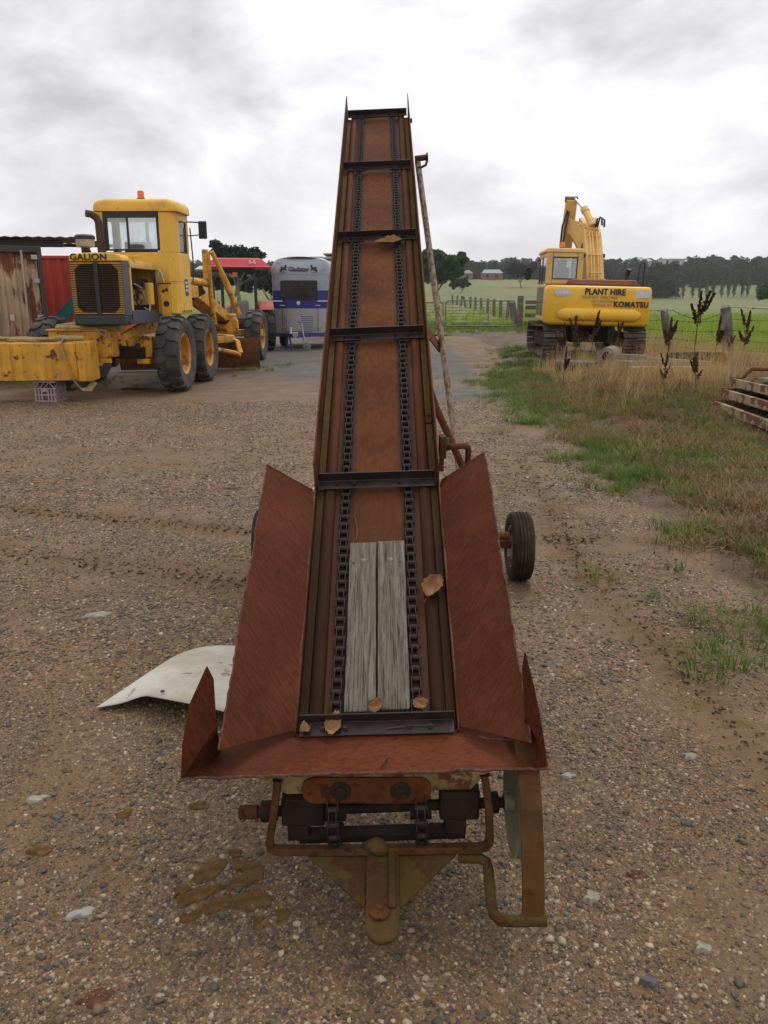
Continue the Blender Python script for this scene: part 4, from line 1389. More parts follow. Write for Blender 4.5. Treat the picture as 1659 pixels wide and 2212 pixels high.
g(MB().prism(arch(-.445, .405, 2.19, 2.30, .085, .025, -2.15), (0, .40, 0)), 'radiator_top', M_yellow, 35, .018)
hood_m = mat('faded_hood_paint', (.60, .33, .06), .55, var=.15, scale=4, rust=.3, dirt=.4, dirtcol=(.62, .50, .28), bump=.1)
g(MB().prism(arch(-.43, .392, 2.10, 2.24, .10, .03, -1.748), (0, 1.38, 0)), 'hood', hood_m, 35, .01)
for x0, x1_ in ((-.445, -.415), (.375, .405)):
    g(MB().bb(x0, x1_, -2.14, -1.82, 1.35, 2.188), 'radiator_side', mat('blue_grey_paint', (.055, .065, .085), .5, var=.25, rust=.3, dirt=.2), bevel=.006)
g(MB().bb(-.414, .374, -2.10, -1.83, 1.36, 2.18), 'radiator_core', mat('sooty_radiator_core', (.022, .017, .013), .8, var=.5, scale=30, bump=.6, bscale=140))
# louvres: yellow slats, dark fan recess behind painted on as an octagon
M_slat, t, b = newmat('recess_painted_louvre')
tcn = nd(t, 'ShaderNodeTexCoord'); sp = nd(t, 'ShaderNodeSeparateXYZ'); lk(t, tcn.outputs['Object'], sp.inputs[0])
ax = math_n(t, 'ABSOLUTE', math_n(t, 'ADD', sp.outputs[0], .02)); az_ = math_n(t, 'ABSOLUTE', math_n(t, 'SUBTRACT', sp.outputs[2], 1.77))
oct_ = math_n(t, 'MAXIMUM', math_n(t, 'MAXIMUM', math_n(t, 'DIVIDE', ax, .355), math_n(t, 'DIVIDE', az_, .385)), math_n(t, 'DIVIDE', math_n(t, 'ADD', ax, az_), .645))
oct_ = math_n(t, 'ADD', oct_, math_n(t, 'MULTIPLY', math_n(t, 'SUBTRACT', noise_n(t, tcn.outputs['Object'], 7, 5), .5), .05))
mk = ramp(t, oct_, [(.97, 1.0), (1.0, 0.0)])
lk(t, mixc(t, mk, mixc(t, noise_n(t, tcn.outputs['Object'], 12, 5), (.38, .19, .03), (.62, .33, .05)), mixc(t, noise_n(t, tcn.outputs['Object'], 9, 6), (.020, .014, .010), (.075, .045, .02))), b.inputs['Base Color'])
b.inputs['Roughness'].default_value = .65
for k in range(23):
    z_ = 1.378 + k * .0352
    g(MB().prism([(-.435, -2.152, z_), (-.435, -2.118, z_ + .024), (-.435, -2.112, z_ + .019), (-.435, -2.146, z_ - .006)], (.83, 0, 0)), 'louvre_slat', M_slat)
g(MB().bb(-.055, .015, -2.162, -2.155, 1.36, 2.185), 'grille_bar', M_black)
g(MB().prism([(-.435, -2.19, 1.19), (.40, -2.19, 1.19), (.40, -2.17, 1.36), (-.435, -2.17, 1.36)], (0, .35, 0)), 'radiator_skirt', M_black, bevel=.03)
sill = mat('blue_grey_paint', (.055, .065, .085), .5)
g(MB().bb(.385, .405, -1.80, -.38, 1.20, 1.42), 'engine_sill', sill, bevel=.006)
g(MB().bb(-.445, -.42, -1.80, -.38, 1.14, 2.1), 'engine_side', M_yellow, bevel=.006)
g(MB().bb(.375, .402, -.50, -.37, 1.42, 2.10), 'engine_post', M_rust, bevel=.004)
g(MB().bb(.375, .402, -1.80, -1.72, 1.42, 2.10), 'engine_post', M_yellow, bevel=.004)
lettering('GALION', .135, M_black, gr, XYZ(-.12, -2.160, 2.25, R(90), 0, 0), offset=.004, sx=1.15, spacing=1.05)
g(MB().tube((-.20, -1.95, 2.32), (-.20, -1.95, 2.36), .055, 14), 'radiator_cap', M_dark, 40)
g(MB().bb(.02, .42, -1.45, -1.30, 2.27, 2.31), 'hood_rail', M_yellow, bevel=.006)
# air pre-cleaner on the hood's left shoulder
ac = g(MB().tube((-.36, -1.62, 2.25), (-.36, -1.62, 2.46), .07, 14), 'air_cleaner', M_black, 40)
MB().lathe([(.07, 2.42), (.145, 2.44), (.150, 2.48), (.150, 2.55)], (-.36, -1.62, 0), 'z', 24).build('bowl', mat('cream_bowl', (.36, .31, .20), .5, dirt=.3), ac, 40)
MB().lathe([(.150, 2.55), (.165, 2.56), (.165, 2.60), (.13, 2.625), (.001, 2.635)], (-.36, -1.62, 0), 'z', 24).build('cap', M_black, ac, 40)
# exhaust: upright pipe with an elbow
g(MB().path([(-.56, -.40, 2.15), (-.57, -.40, 2.92), (-.60, -.42, 3.0), (-.66, -.46, 3.05), (-.73, -.52, 3.06)], .062, 14), 'exhaust_pipe', mat('scaled_exhaust', (.075, .040, .032), .8, var=.35, bump=.3), 40)
# cab
CX0, CX1, CY0, CY1 = -.63, .77, -.36, .58
def cabpost(x_, y_, z0, z1, w_=.09):
    g(MB().bb(x_ - w_ / 2, x_ + w_ / 2, y_ - w_ / 2, y_ + w_ / 2, z0, z1), 'cab_post', M_yellow, bevel=.02)


low = [(CX0, CY0, 0), (CX1 - .14, CY0, 0), (CX1 - .04, CY0 + .05, 0), (CX1, CY0 + .16, 0), (CX1, CY1, 0), (CX0, CY1, 0)]
g(MB().prism([(x_, y_, 1.335) for x_, y_, _ in low], (0, 0, 1.085)), 'cab_lower', M_yellow, bevel=.02)
g(MB().prism([(x_ + (.006 if x_ > 0 else -.006), y_ - .006 if y_ < 0 else y_, 1.905) for x_, y_, _ in low], (0, 0, .012)), 'cab_seam', M_yellow_old)
# rear wall above the waist: sill + posts around the black-framed window
g(MB().bb(CX0 + .002, CX0 + .13, CY0, CY0 + .06, 2.42, 3.10), 'rear_panel', M_yellow, bevel=.01)
g(MB().prism([(CX1 - .27, CY0, 2.42), (CX1 - .14, CY0 + .002, 2.42), (CX1 - .04, CY0 + .05, 2.42), (CX1 - .003, CY0 + .16, 2.42), (CX1 - .05, CY0 + .18, 2.42), (CX1 - .27, CY0 + .06, 2.42)], (0, 0, .68)), 'rear_corner', M_yellow, 40)
fr_ = g(MB().bb(-.50, .49, CY0 - .012, CY0 + .03, 3.0, 3.10).bb(-.50, -.43, CY0 - .012, CY0 + .03, 2.44, 3.0).bb(.455, .49, CY0 - .012, CY0 + .03, 2.44, 3.0).bb(-.43, .455, CY0 - .012, CY0 + .03, 2.44, 2.47), 'window_frame', M_black)
pane_w = glassmat('milky_window_pane', (.92, .96, .95), .28, .22)
MB().bb(-.06, .455, CY0 + .004, CY0 + .010, 2.47, 3.0).build('pane', pane_w, fr_)
MB().bb(-.43, -.06, CY0 + .012, CY0 + .017, 2.47, 3.0).build('pane', M_glass, fr_)
MB().bb(-.085, -.05, CY0 - .006, CY0 + .026, 2.472, 2.998).build('mullion', M_black, fr_)
# side walls: right with a tall rounded window, left open door frame; front posts
g(MB().bb(CX1 - .05, CX1 - .003, CY0 + .18, CY0 + .34, 2.42, 3.12), 'side_panel', M_yellow, bevel=.01)
g(MB().bb(CX1 - .05, CX1 - .003, CY0 + .34, CY1, 2.98, 3.12), 'side_panel', M_yellow, bevel=.01)
g(MB().bb(CX1 - .05, CX1 - .003, CY1 - .10, CY1, 2.42, 2.98), 'side_panel', M_yellow, bevel=.01)
sw = g(MB().bb(CX1 - .045, CX1 - .018, CY0 + .34, CY1 - .10, 2.42, 2.45).bb(CX1 - .045, CX1 - .018, CY0 + .34, CY0 + .37, 2.45, 2.98).bb(CX1 - .045, CX1 - .018, CY1 - .13, CY1 - .10, 2.45, 2.98), 'window_frame', M_black)
MB().bb(CX1 - .036, CX1 - .030, CY0 + .37, CY1 - .13, 2.45, 2.98).build('pane', M_glass, sw)
g(MB().bb(CX0 + .003, CX0 + .05, CY0 + .062, CY0 + .25, 2.42, 3.12), 'side_panel', M_yellow, bevel=.01)
g(MB().bb(CX0 + .003, CX0 + .05, CY0 + .25, CY1, 2.98, 3.12), 'side_panel', M_yellow, bevel=.01)
g(MB().bb(CX0 + .003, CX0 + .05, CY1 - .18, CY1 - .1, 2.42, 2.98), 'side_panel', M_black)
cabpost(CX0 + .06, CY1 - .05, 2.42, 3.12); cabpost(CX1 - .10, CY1 - .05, 2.42, 3.12)
g(MB().bb(CX0 + .11, CX1 - .15, CY1 - .07, CY1 - .03, 3.0, 3.12), 'front_header', M_yellow)
fw = g(MB().bb(-.03, .03, CY1 - .06, CY1 - .03, 2.42, 3.0), 'front_mullion', M_black)
MB().bb(CX0 + .11, -.03, CY1 - .05, CY1 - .045, 2.42, 3.0).build('pane', M_glass, fw)
MB().bb(.03, CX1 - .15, CY1 - .05, CY1 - .045, 2.42, 3.0).build('pane', M_glass, fw)
# seat and wheel inside
st = g(MB().bb(-.28, .22, .05, .42, 2.42, 2.52), 'driver_seat', M_black, bevel=.03)
MB().bb(-.28, .22, .0, .08, 2.40, 2.62).build('backrest', M_black, st, bevel=.03)
# roof: rounded cap with a drip edge
rp_ = []
for cx_, cy_, a0 in ((CX1 - .10, CY1 + .02 - .16, 0), (CX0 + .10, CY1 + .02 - .16, 90), (CX0 + .10, CY0 - .02 + .16, 180), (CX1 - .10, CY0 - .02 + .16, 270)):
    for q in range(6):
        a_ = R(a0 + q * 18)
        rp_.append((cx_ + .17 * math.cos(a_), cy_ + .17 * math.sin(a_)))
mbr = MB()
levels = [(1.0, 3.11), (1.005, 3.14), (1.0, 3.20), (.975, 3.255), (.92, 3.295), (.80, 3.32), (.5, 3.335), (.01, 3.34)]
ccx = (CX0 + CX1) / 2; ccy = (CY0 + CY1) / 2
vs_ = [(ccx + (x_ - ccx) * k, ccy + (y_ - ccy) * k, z_) for k, z_ in levels for x_, y_ in rp_]
n_ = len(rp_)
fs_ = [(i * n_ + j, i * n_ + (j + 1) % n_, (i + 1) * n_ + (j + 1) % n_, (i + 1) * n_ + j) for i in range(len(levels) - 1) for j in range(n_)] + [tuple(range(n_))[::-1]]
roof_ = g(mbr.add(vs_, fs_), 'cab_roof', M_yellow, 40)
bc = g(MB().tube((.10, .0, 3.325), (.10, .0, 3.36), .075, 16), 'beacon', M_black, 40)
MB().lathe([(.062, 3.36), (.060, 3.47), (.045, 3.49), (.001, 3.495)], (.10, 0, 0), 'z', 18).build('lens', M_orange, bc, 40)
# mirror on its arm, outer hand rail
mi = g(MB().path([(CX1 - .02, .50, 3.0), (CX1 + .10, .55, 3.0), (CX1 + .30, .57, 2.99)], .012, 8).path([(CX1 - .02, .50, 2.75), (CX1 + .10, .55, 2.76), (CX1 + .30, .57, 2.78)], .010, 8), 'mirror', M_black, 40)
MB().bb(CX1 + .20, CX1 + .36, .55, .59, 2.70, 3.02).build('mirror_head', M_black, mi, bevel=.025)
g(MB().path([(CX1 + .03, .60, 2.9), (CX1 + .05, .62, 2.3), (CX1 + .03, .60, 1.9)], .013, 8), 'hand_rail', M_black, 40)
# bracket plate with round holes beside the hood, looped hose above it
bp = g(MB().bb(.50, .66, -.52, -.50, 1.30, 1.86), 'bracket_plate', M_yellow, bevel=.01)
for xh_, z_, r_ in ((.59, 1.52, .052), (.55, 1.74, .03), (.61, 1.76, .03)):
    MB().lathe([(.001, -.522), (r_, -.5225), (r_ * 1.05, -.519)], (xh_, 0, z_), 'y', 16).build('hole', M_black, bp)
g(MB().path([(.44, -.50, 1.86), (.43, -.52, 2.03), (.48, -.52, 2.13), (.54, -.52, 2.03), (.56, -.50, 1.88)], .022, 8), 'looped_hose', M_steel, 40)
g(MB().bb(.47, .70, -.58, -.54, 1.86, 1.88), 'hose_stay', M_dark)
stk = g(MB().bb(CX1 + .0045, CX1 + .0065, .12, .34, 1.66, 1.96), 'sticker', plain('navy_sticker', (.035, .045, .16), .4))
for k in range(3):
    MB().bb(CX1 + .0065, CX1 + .0085, .15, .30, 1.74 + k * .07, 1.775 + k * .07).build('print', plain('white_print', (.7, .7, .7), .5), stk)
for k in range(6):
    g(MB().tube((CX1 - .01, -.15 + k * .12, 1.38), (CX1 + .012, -.15 + k * .12, 1.38), .018, 8), 'rivet', M_dark)
# nose frame: gooseneck
gn = [(.59, 1.30), (.59, 2.02), (2.2, 2.02), (2.9, 1.98), (4.6, 1.62), (6.3, 1.20), (6.3, .96), (4.6, 1.32), (3.2, 1.62), (2.5, 1.66), (1.9, 1.30)]
g(MB().prism([(-.20, y_, z_) for y_, z_ in gn], (.40, 0, 0)), 'gooseneck', M_yellow_old, bevel=.02)
g(MB().bb(.16, .60, .60, 1.75, 1.62, 1.86), 'control_box', M_yellow_old, bevel=.02)
g(MB().tube((.45, .75, 1.98), (.55, 2.75, 1.92), .075, 14), 'hydraulic_motor', M_yellow_old, 40)
g(MB().tube((.25, 1.1, 1.78), (.40, 2.4, 1.70), .05, 12), 'lift_rod', M_rust_or, 40)
g(MB().tube((.10, 2.4, 1.62), (.50, 2.5, 1.84), .14, 14), 'lift_gear', M_rust, 40, .02)
# blade lift: upright arms with ball joint, circle, mouldboard
for s_ in (-1, 1):
    g(MB().path([(s_ * .62, 2.60, 2.55), (s_ * .64, 2.62, 1.6), (s_ * .68, 2.70, .95)], .055, 12), 'lift_arm', M_yellow_old, 40)
    g(MB().bb(s_ * .56 - .05, s_ * .56 + .07, 2.52, 2.64, 2.0, 2.62), 'lift_post', M_yellow_old, bevel=.015)
    g(MB().ball((s_ * .69, 2.70, .98), .095, 10), 'ball_joint', M_rust_or, 40)
g(MB().path([(.70, 2.62, 2.58), (.95, 2.95, 1.9), (1.12, 3.15, 1.25)], .05, 12), 'lift_cylinder', M_yellow_old, 40)
g(MB().path([(.85, 2.82, 2.15), (1.12, 3.15, 1.25)], .062, 12), 'cylinder_sleeve', M_yellow_old, 40)
g(MB().prism([(.80, 3.0, .98), (1.02, 3.0, 1.20), (1.10, 3.0, 1.12), (1.10, 3.0, .94), (.92, 3.0, .80)], (0, .18, 0)), 'link_box', M_yellow_old, bevel=.02)
g(MB().lathe([(.62, .64), (.78, .64), (.80, .70), (.78, .78), (.62, .78), (.60, .70), (.62, .64)], (.15, 3.35, 0), 'z', 40), 'circle', M_yellow_old, 40)
g(MB().path([(.72, 1.55, .62), (1.02, 2.95, .42), (1.10, 3.1, .36)], .05, 12), 'draft_arm', M_yellow_old, 40)
g(MB().path([(.80, 3.35, .74), (1.02, 3.30, .66), (1.10, 3.22, .40)], 0, flat=(.16, .05)), 'circle_arm', M_yellow_old, bevel=.01)
bl = []
for a_ in np.linspace(-1.0, 1.0, 9):
    bl.append((.16 * math.cos(a_), .40 + .32 * a_))
mbl = MB()
bl_pts = [(-1.55, 2.9 - q, z_) for q, z_ in bl] + [(-1.55, 2.87 - q, z_) for q, z_ in bl[::-1]]
g(mbl.prism(bl_pts, (3.0, .9, 0)), 'mouldboard', M_rust_or, 30)
g(MB().prism([(-1.55, 2.79, .03), (-1.55, 2.82, .03), (-1.55, 2.82, .14), (-1.55, 2.79, .14)], (3.0, .9, 0)), 'cutting_edge', M_rust)
g(MB().bb(-1.0, 1.05, 6.25, 6.45, .62, .80), 'front_axle', M_yellow_old, bevel=.02)
g(MB().bb(-1.0, 1.0, 6.0, 6.06, .95, 1.05), 'tie_bar', M_rust_or, bevel=.01)
g(MB().bb(-.35, .35, 6.1, 6.6, .8, 1.2), 'axle_head', M_yellow_old, bevel=.03)

# ------------------------------------------------------------------ yellow box beam propped on a milk crate, with slings
bm_ = thing('box_beam', 'heavy yellow rust-streaked steel box beam propped on a milk crate', 'steel beam', (-5.92, 13.05, .055), R(4))
MB().bb(-1.75, 1.02, -.22, .24, .29, .885).build('box', M_yellow_old, bm_, bevel=.018)
MB().bb(1.022, 1.24, -.235, .255, .275, .90).build('end_cap', M_yellow_old, bm_, bevel=.018)
MB().bb(-1.75, .9, -.232, -.2215, .30, .335).build('seam_strip', M_yellow_old, bm_)
rb = MB().bb(-.34, .34, -.25, .25, 0, .20)
rb.v = [(p[0] + .02 * mnoise.noise(Vector(p) * 5), p[1], p[2]) for p in rb.v]
o = rb.build('rusty_block', M_rust, None, bevel=.03); o.location = (-7.15, 12.98, 0); o.scale = (1, 1, 1.33)
tag(o, 'rusty steel block under the far left end of the yellow beam', 'block')

M_sling = mat('dirty_yellow_webbing', (.36, .27, .11), .9, var=.3, scale=20, dirt=.4, dirtcol=(.20, .16, .10), bump=.6, bscale=160)


def sling(paths, label, wd=.11):
    mb = MB()
    for pts in paths:
        mb.path(pts, 0, flat=(wd, .012), up=(0, -1, .05) if abs(Vector(pts[0]).z - Vector(pts[-1]).z) > .2 else (0, 0, 1))
    o = mb.build('webbing_sling', M_sling, None, 50)
    return tag(o, label, 'sling', 'lifting slings on the grader')


def wobble(a_, b_, n_, amp, sag=0.0):
    a_, b_ = np.array(a_), np.array(b_)
    return [tuple(a_ + (b_ - a_) * k / n_ + np.array([0, rng.normal(0, amp), abs(rng.normal(0, amp)) - sag * math.sin(PI * k / n_)])) for k in range(n_ + 1)]


bw = (Matrix.Translation((-5.92, 13.05, .055)) @ Euler((0, 0, R(4))).to_matrix().to_4x4())
wp = lambda x_, y_, z_: tuple(bw @ Vector((x_, y_, z_)))
sling([[wp(-.42, .05, .905), wp(-.42, -.20, .90), wp(-.42, -.236, .86), wp(-.41, -.238, .6), wp(-.41, -.238, .30), wp(-.41, -.22, .262), wp(-.41, .0, .262)]], 'yellow webbing sling wrapped down over the left of the beam')
sling([[wp(.80, .05, .907), wp(.80, -.20, .905), wp(.80, -.243, .86), wp(.86, -.247, .6), wp(.96, -.262, .28), wp(1.06, -.24, .15), wp(1.14, -.12, .14), wp(1.2, 0, .25)]], 'pale webbing sling hanging in a loop off the beam end', .10)
tw = wobble(wp(-.75, -.05, .90), wp(1.1, .0, .925), 16, .018)
mb = MB().path(tw, .035, 8).path([(p[0], p[1] + .05 * math.sin(i), p[2] + .02) for i, p in enumerate(tw)], .028, 8)
tag(mb.build('webbing_sling', M_sling, None, 50), 'twisted yellow sling lying along the top of the beam', 'sling', 'lifting slings on the grader')
gw = Matrix.Translation((-4.92, 15.45, .035)) @ Euler((0, 0, R(-2))).to_matrix().to_4x4()
gp = lambda x_, y_, z_: tuple(gw @ Vector((x_, y_, z_)))
b1 = [gp(-.42, -1.96, 1.11), gp(-.1, -1.95, 1.12), gp(.2, -1.97, 1.10), gp(.40, -1.93, 1.12), gp(.50, -1.88, 1.10), gp(.40, -1.85, 1.14), gp(.1, -1.90, 1.16), gp(-.3, -1.9, 1.15)]
b2 = [gp(-.45, -1.85, 1.13), gp(.0, -1.86, 1.20), gp(.5, -1.83, 1.14), gp(.62, -1.80, 1.06)]
b3 = [gp(.28, -2.0, 1.11), gp(.33, -2.02, 1.02), gp(.42, -2.02, .97), gp(.44, -2.01, 1.08)]
tag(MB().path(b1, .038, 8).path(b2, .032, 8).path(b3, .025, 8).build('webbing_sling', M_sling, None, 50), 'bundled yellow sling on the rear frame under the radiator', 'sling', 'lifting slings on the grader')

# milk crate
cr = thing('milk_crate', 'faded pink plastic milk crate standing under the yellow beam', 'crate', (-5.44, 13.10, 0), R(-6))
M_crate = mat('faded_pink_plastic', (.36, .27, .30), .6, var=.15, dirt=.3, dirtcol=(.2, .16, .14), bump=.05)
def crate_side(name, M):
    mb = MB()
    w_ = .37
    mb.bb(-w_ / 2, w_ / 2, -.006, .006, 0, .02).bb(-w_ / 2, w_ / 2, -.006, .006, .245, .268).bb(-w_ / 2, w_ / 2, -.006, .006, .085, .10).bb(-w_ / 2, w_ / 2, -.006, .006, .165, .178)
    for x_ in (-.158, -.105, -.052, .052, .105, .158):
        mb.bb(x_ - .011, x_ + .011, -.0055, .0055, .02, .165)
    mb.bb(-.05, .05, -.0055, .0055, .128, .165)
    for x0, x1_ in ((-.165, -.09), (-.075, .0), (.0, .075), (.165, .09)):
        mb.prism([(x0 - .008, -.005, .178), (x0 + .008, -.005, .178), (x1_ + .008, -.005, .245), (x1_ - .008, -.005, .245)], (0, .01, 0))
    return mb.build(name, M_crate, cr, 0, 0, M)


for k in range(4):
    crate_side('side', Matrix.Diagonal((1, 1, 1.27, 1)) @ Matrix.Rotation(k * PI / 2, 4, 'Z') @ Matrix.Translation((0, -.18, 0)))
MB().bb(-.16, .16, -.16, .16, .002, .012).build('bottom', M_crate, cr)

# ------------------------------------------------------------------ containers and roof on the left
M_cont = mat('rusted_cream_container', (.46, .33, .21), .75, var=.25, scale=2.5, rust=.68, rustcol=(.17, .058, .028), rscale=2.2, streak=.35, streakcol=(.24, .10, .05), stretch=(1.6, 1.6, .5), bump=.2)
M_frame = mat('dark_container_frame', (.050, .048, .045), .7, var=.3, rust=.45, rustcol=(.10, .05, .03))
cn = thing('shipping_container', 'rust-streaked cream shipping container with its door end facing the yard', 'container', (-7.87, 16.05, 0), R(29))
# 2.44 wide, door end towards the camera
W2, HT, DP = 1.22, 2.60, 6.0
mb = MB().bb(-W2, -W2 + .06, .08, DP, .12, HT).bb(W2 - .06, W2, .08, DP, .12, HT).bb(-W2 + .06, W2 - .06, .08, DP, HT - .06, HT).bb(-W2 + .06, W2 - .06, .08, DP, .12, .2).bb(-W2 + .06, W2 - .06, DP - .06, DP, .2, HT - .06)
mb.build('body', M_cont, cn)
for x0, x1_ in ((-W2, -W2 + .09), (W2 - .09, W2)):
    MB().bb(x0, x1_, -.06, .075, .12, HT).build('corner_post', M_frame, cn, bevel=.01)
MB().bb(-W2 + .09, W2 - .09, -.06, .075, HT - .12, HT).build('header', M_frame, cn, bevel=.01)
MB().bb(-W2 + .09, W2 - .09, -.06, .075, .12, .26).build('threshold', M_frame, cn, bevel=.01)
for k, (x0, x1_) in enumerate(((-1.12, -.01), (.01, 1.12))):
    prof = [(x0, .0)]
    n_c = 5
    for q in range(n_c):
        a_ = x0 + (x1_ - x0) * q / n_c; wq = (x1_ - x0) / n_c
        prof += [(a_ + wq * .15, .0), (a_ + wq * .30, .035), (a_ + wq * .70, .035), (a_ + wq * .85, .0)]
    prof.append((x1_, .0))
    poly = [(x_, y_, .27) for x_, y_ in prof] + [(x1_, .06, .27), (x0, .06, .27)]
    d = MB().prism(poly, (0, 0, 2.21)).build('door', M_cont, cn)
    for xr in (x0 + .28, x0 + .84):
        rod_ = MB().tube((xr, -.045, .22), (xr, -.045, 2.52), .022, 10).build('lock_rod', M_steel, d, 40)
    for z_ in (.5, 1.2, 1.9, 2.35):
        xh = x1_ - .02 if k else x0 + .02
        MB().bb(xh - .08, xh + .08, -.055, -.02, z_, z_ + .09).build('hinge', M_steel, d, bevel=.01)
MB().prism([(-.58, -.055, .95), (-.55, -.055, .95), (-.25, -.055, .32), (-.28, -.055, .32)], (0, .02, 0)).build('lock_handle', M_steel, cn)
MB().bb(.52, .60, -.012, -.006, 1.18, 1.30).build('placard', plain('cream_placard', (.55, .50, .38), .6), cn)
for x_ in (-1.0, 1.0):
    MB().bb(x_ - .15, x_ + .15, .0, .4, 0, .12).build('sleeper', M_rust, cn)

rc = thing('red_container', 'plain red shipping container behind the rust-streaked one', 'container', (-8.9, 22.4, 0), R(4))
M_red = mat('dull_red_paint', (.50, .06, .035), .65, var=.2, scale=2, rust=.3, rscale=3, streak=.3, bump=.05)
prof = []
for q in range(9):
    a_ = -1.22 + 2.44 * q / 9; wq = 2.44 / 9
    prof += [(a_, 0), (a_ + wq * .2, .0), (a_ + wq * .35, .04), (a_ + wq * .8, .04)]
prof += [(1.22, 0), (1.22, 5), (-1.22, 5)]
MB().prism([(x_, y_, .12) for x_, y_ in prof], (0, 0, 2.50)).build('wall', M_red, rc)
MB().bb(-1.25, 1.25, -.02, 5.02, 2.621, 2.70).build('top_rail', M_red, rc, bevel=.01)
MB().bb(-1.25, 1.25, -.02, 5.02, 0.0, .119).build('bottom_rail', M_red, rc, bevel=.01)

# flat roof carried over the gap between the containers
rf = thing('container_roof', 'low corrugated shed roof on dark beams resting on the container', 'roof', (-8.9, 17.4, 2.62), R(8))
MB().bb(-3.6, 2.2, -.20, -.08, .02, .16).build('roof_beam', M_frame, rf, bevel=.008)
MB().bb(-3.6, .6, 2.4, 2.52, .02, .16).build('roof_beam', M_frame, rf, bevel=.008)
MB().bb(-.2, 3.15, 1.2, 1.3, .10, .168).build('roof_beam', M_frame, rf, bevel=.008)
pr_ = []
for k in range(58):
    x_ = -3.7 + k * .108
    pr_.append((x_, -.5, .19 + (.022 if k % 2 else 0)))
ps = pr_ + [(p[0], p[1], p[2] - .004) for p in pr_[::-1]]
MB().prism(ps, (0, 4.2, .12)).build('roof_sheet', M_tin, rf)
for x_ in (-3.2, -.9):
    MB().tube((x_, .0, 0), (x_, .0, .02), .05, 10).build('packer', M_dark, rf)

# teal loader arms parked between the containers
tl = thing('loader_arms', 'teal tractor loader arms slanting up beside the red container', 'loader', (-7.75, 19.3, 0), R(12))
M_teal = mat('teal_paint', (.02, .20, .22), .45, var=.2, rust=.2, dirt=.15)
for x_ in (-.35, .45):
    MB().prism([(x_, 0, .55), (x_, 0, .85), (x_ + .9, .1, 1.75), (x_ + 1.0, .12, 1.68), (x_ + 1.0, .12, 1.45)], (0, .10, 0)).build('arm', M_teal, tl, bevel=.02)
MB().tube((-.2, -.08, .35), (.75, -.06, 1.15), .045, 12).build('cylinder', mat('pale_teal_paint', (.10, .34, .33), .4), tl, 40)
MB().tube((.75, -.06, 1.15), (1.05, -.05, 1.42), .025, 10).build('ram', M_steel, tl, 40)
MB().bb(-.5, 1.3, .1, .8, .0, .55).build('base_frame', M_dark, tl, bevel=.03)

# ------------------------------------------------------------------ tractor under a red sunshade
tr = thing('tractor', 'red farm tractor with a red sunshade parked behind the grader', 'tractor', (-4.50, 25.6, 0), R(14))
M_tred = mat('faded_orange_red', (.42, .07, .025), .5, var=.2, scale=4, dirt=.2, rust=.15)
M_shade = mat('raspberry_shade', (.50, .03, .055), .45, var=.12, dirt=.1, bump=.03)
tt = lug_tyre(.72, .46, .40, n=14, hgt=.04, w_lug=.085, skew=.22).mesh('tyre', mat('black_tractor_tyre', (.028, .028, .03), .8, var=.3, dirt=.2), 30)
tr_r = rim_mesh(.40, .46, 1, None).mesh('rim', M_rimy, 35)
for s_ in (-1, 1):
    wh = MB().tube((s_ * .45, 0, .72), (s_ * .82, 0, .72), .12, 12).build('wheel', M_dark, tr, 40)
    link('tyre', tt, wh, XYZ(s_ * .82, 0, .72, .3, 0, 0)); link('rim', tr_r, wh, XYZ(s_ * .82, 0, .72))
    fen = []
    for a_ in np.linspace(R(42), R(150), 12):
        fen.append((s_ * .60, -.80 * math.cos(a_), .72 + .80 * math.sin(a_)))
    for a_ in np.linspace(R(150), R(42), 12):
        fen.append((s_ * .60, -.77 * math.cos(a_), .72 + .77 * math.sin(a_)))
    fd = MB().prism(fen, (s_ * .42, 0, 0)).build('fender', M_tred, tr, 40)
    sd_ = [(s_ * .585, -.80 * math.cos(a_), .72 + .80 * math.sin(a_)) for a_ in np.linspace(R(42), R(150), 12)]
    MB().prism(sd_, (s_ * .014, 0, 0)).build('skirt', M_tred, fd)
    MB().bb(s_ * .50 - .045, s_ * .50 + .045, -.40, -.30, .75, 2.42).build('roll_post', M_black, tr, bevel=.015)
    fw_ = MB().tube((s_ * .3, 2.05, .45), (s_ * .70, 2.05, .45), .06, 10).build('wheel', M_dark, tr, 40)
    MB().lathe([(.24, -.10), (.40, -.12), (.45, -.06), (.45, .06), (.40, .12), (.24, .10), (.24, -.10)], (s_ * .70, 2.05, .45), 'x', 28).build('tyre', M_tyre, fw_, 40)
MB().bb(-.50, .50, -.42, -.28, 2.36, 2.46).build('roll_bar', M_black, tr, bevel=.02)
MB().bb(-.26, .26, .35, 2.3, .70, 1.38).build('bonnet', M_tred, tr, bevel=.08)
MB().bb(-.22, .22, -.45, .9, .45, .95).build('gearbox', M_dark, tr, bevel=.03)
gl_seat = mat('grey_seat_cover', (.20, .20, .20), .7, var=.2)
s1 = MB().prism([(-.28, -.30, .95), (-.28, -.36, 1.50), (-.28, -.22, 1.54), (-.28, -.12, 1.10), (-.28, .30, 1.08), (-.28, .30, .92)], (.56, 0, 0)).build('covered_seat', gl_seat, tr, bevel=.05)
MB().tube((-.12, -.46, 2.22), (-.12, -.46, 2.34), .07, 12).build('hanging_beacon', M_orange, tr, 40)
MB().bb(-.75, .75, -1.05, -.98, .58, .66).build('rear_bar', M_rust_or, tr, bevel=.01)
MB().path([(-.3, -.4, .6), (-.35, -1.0, .60)], .04, 8).build('link_arm', M_rust, tr); MB().path([(.3, -.4, .6), (.35, -1.0, .60)], .04, 8).build('link_arm', M_rust, tr)
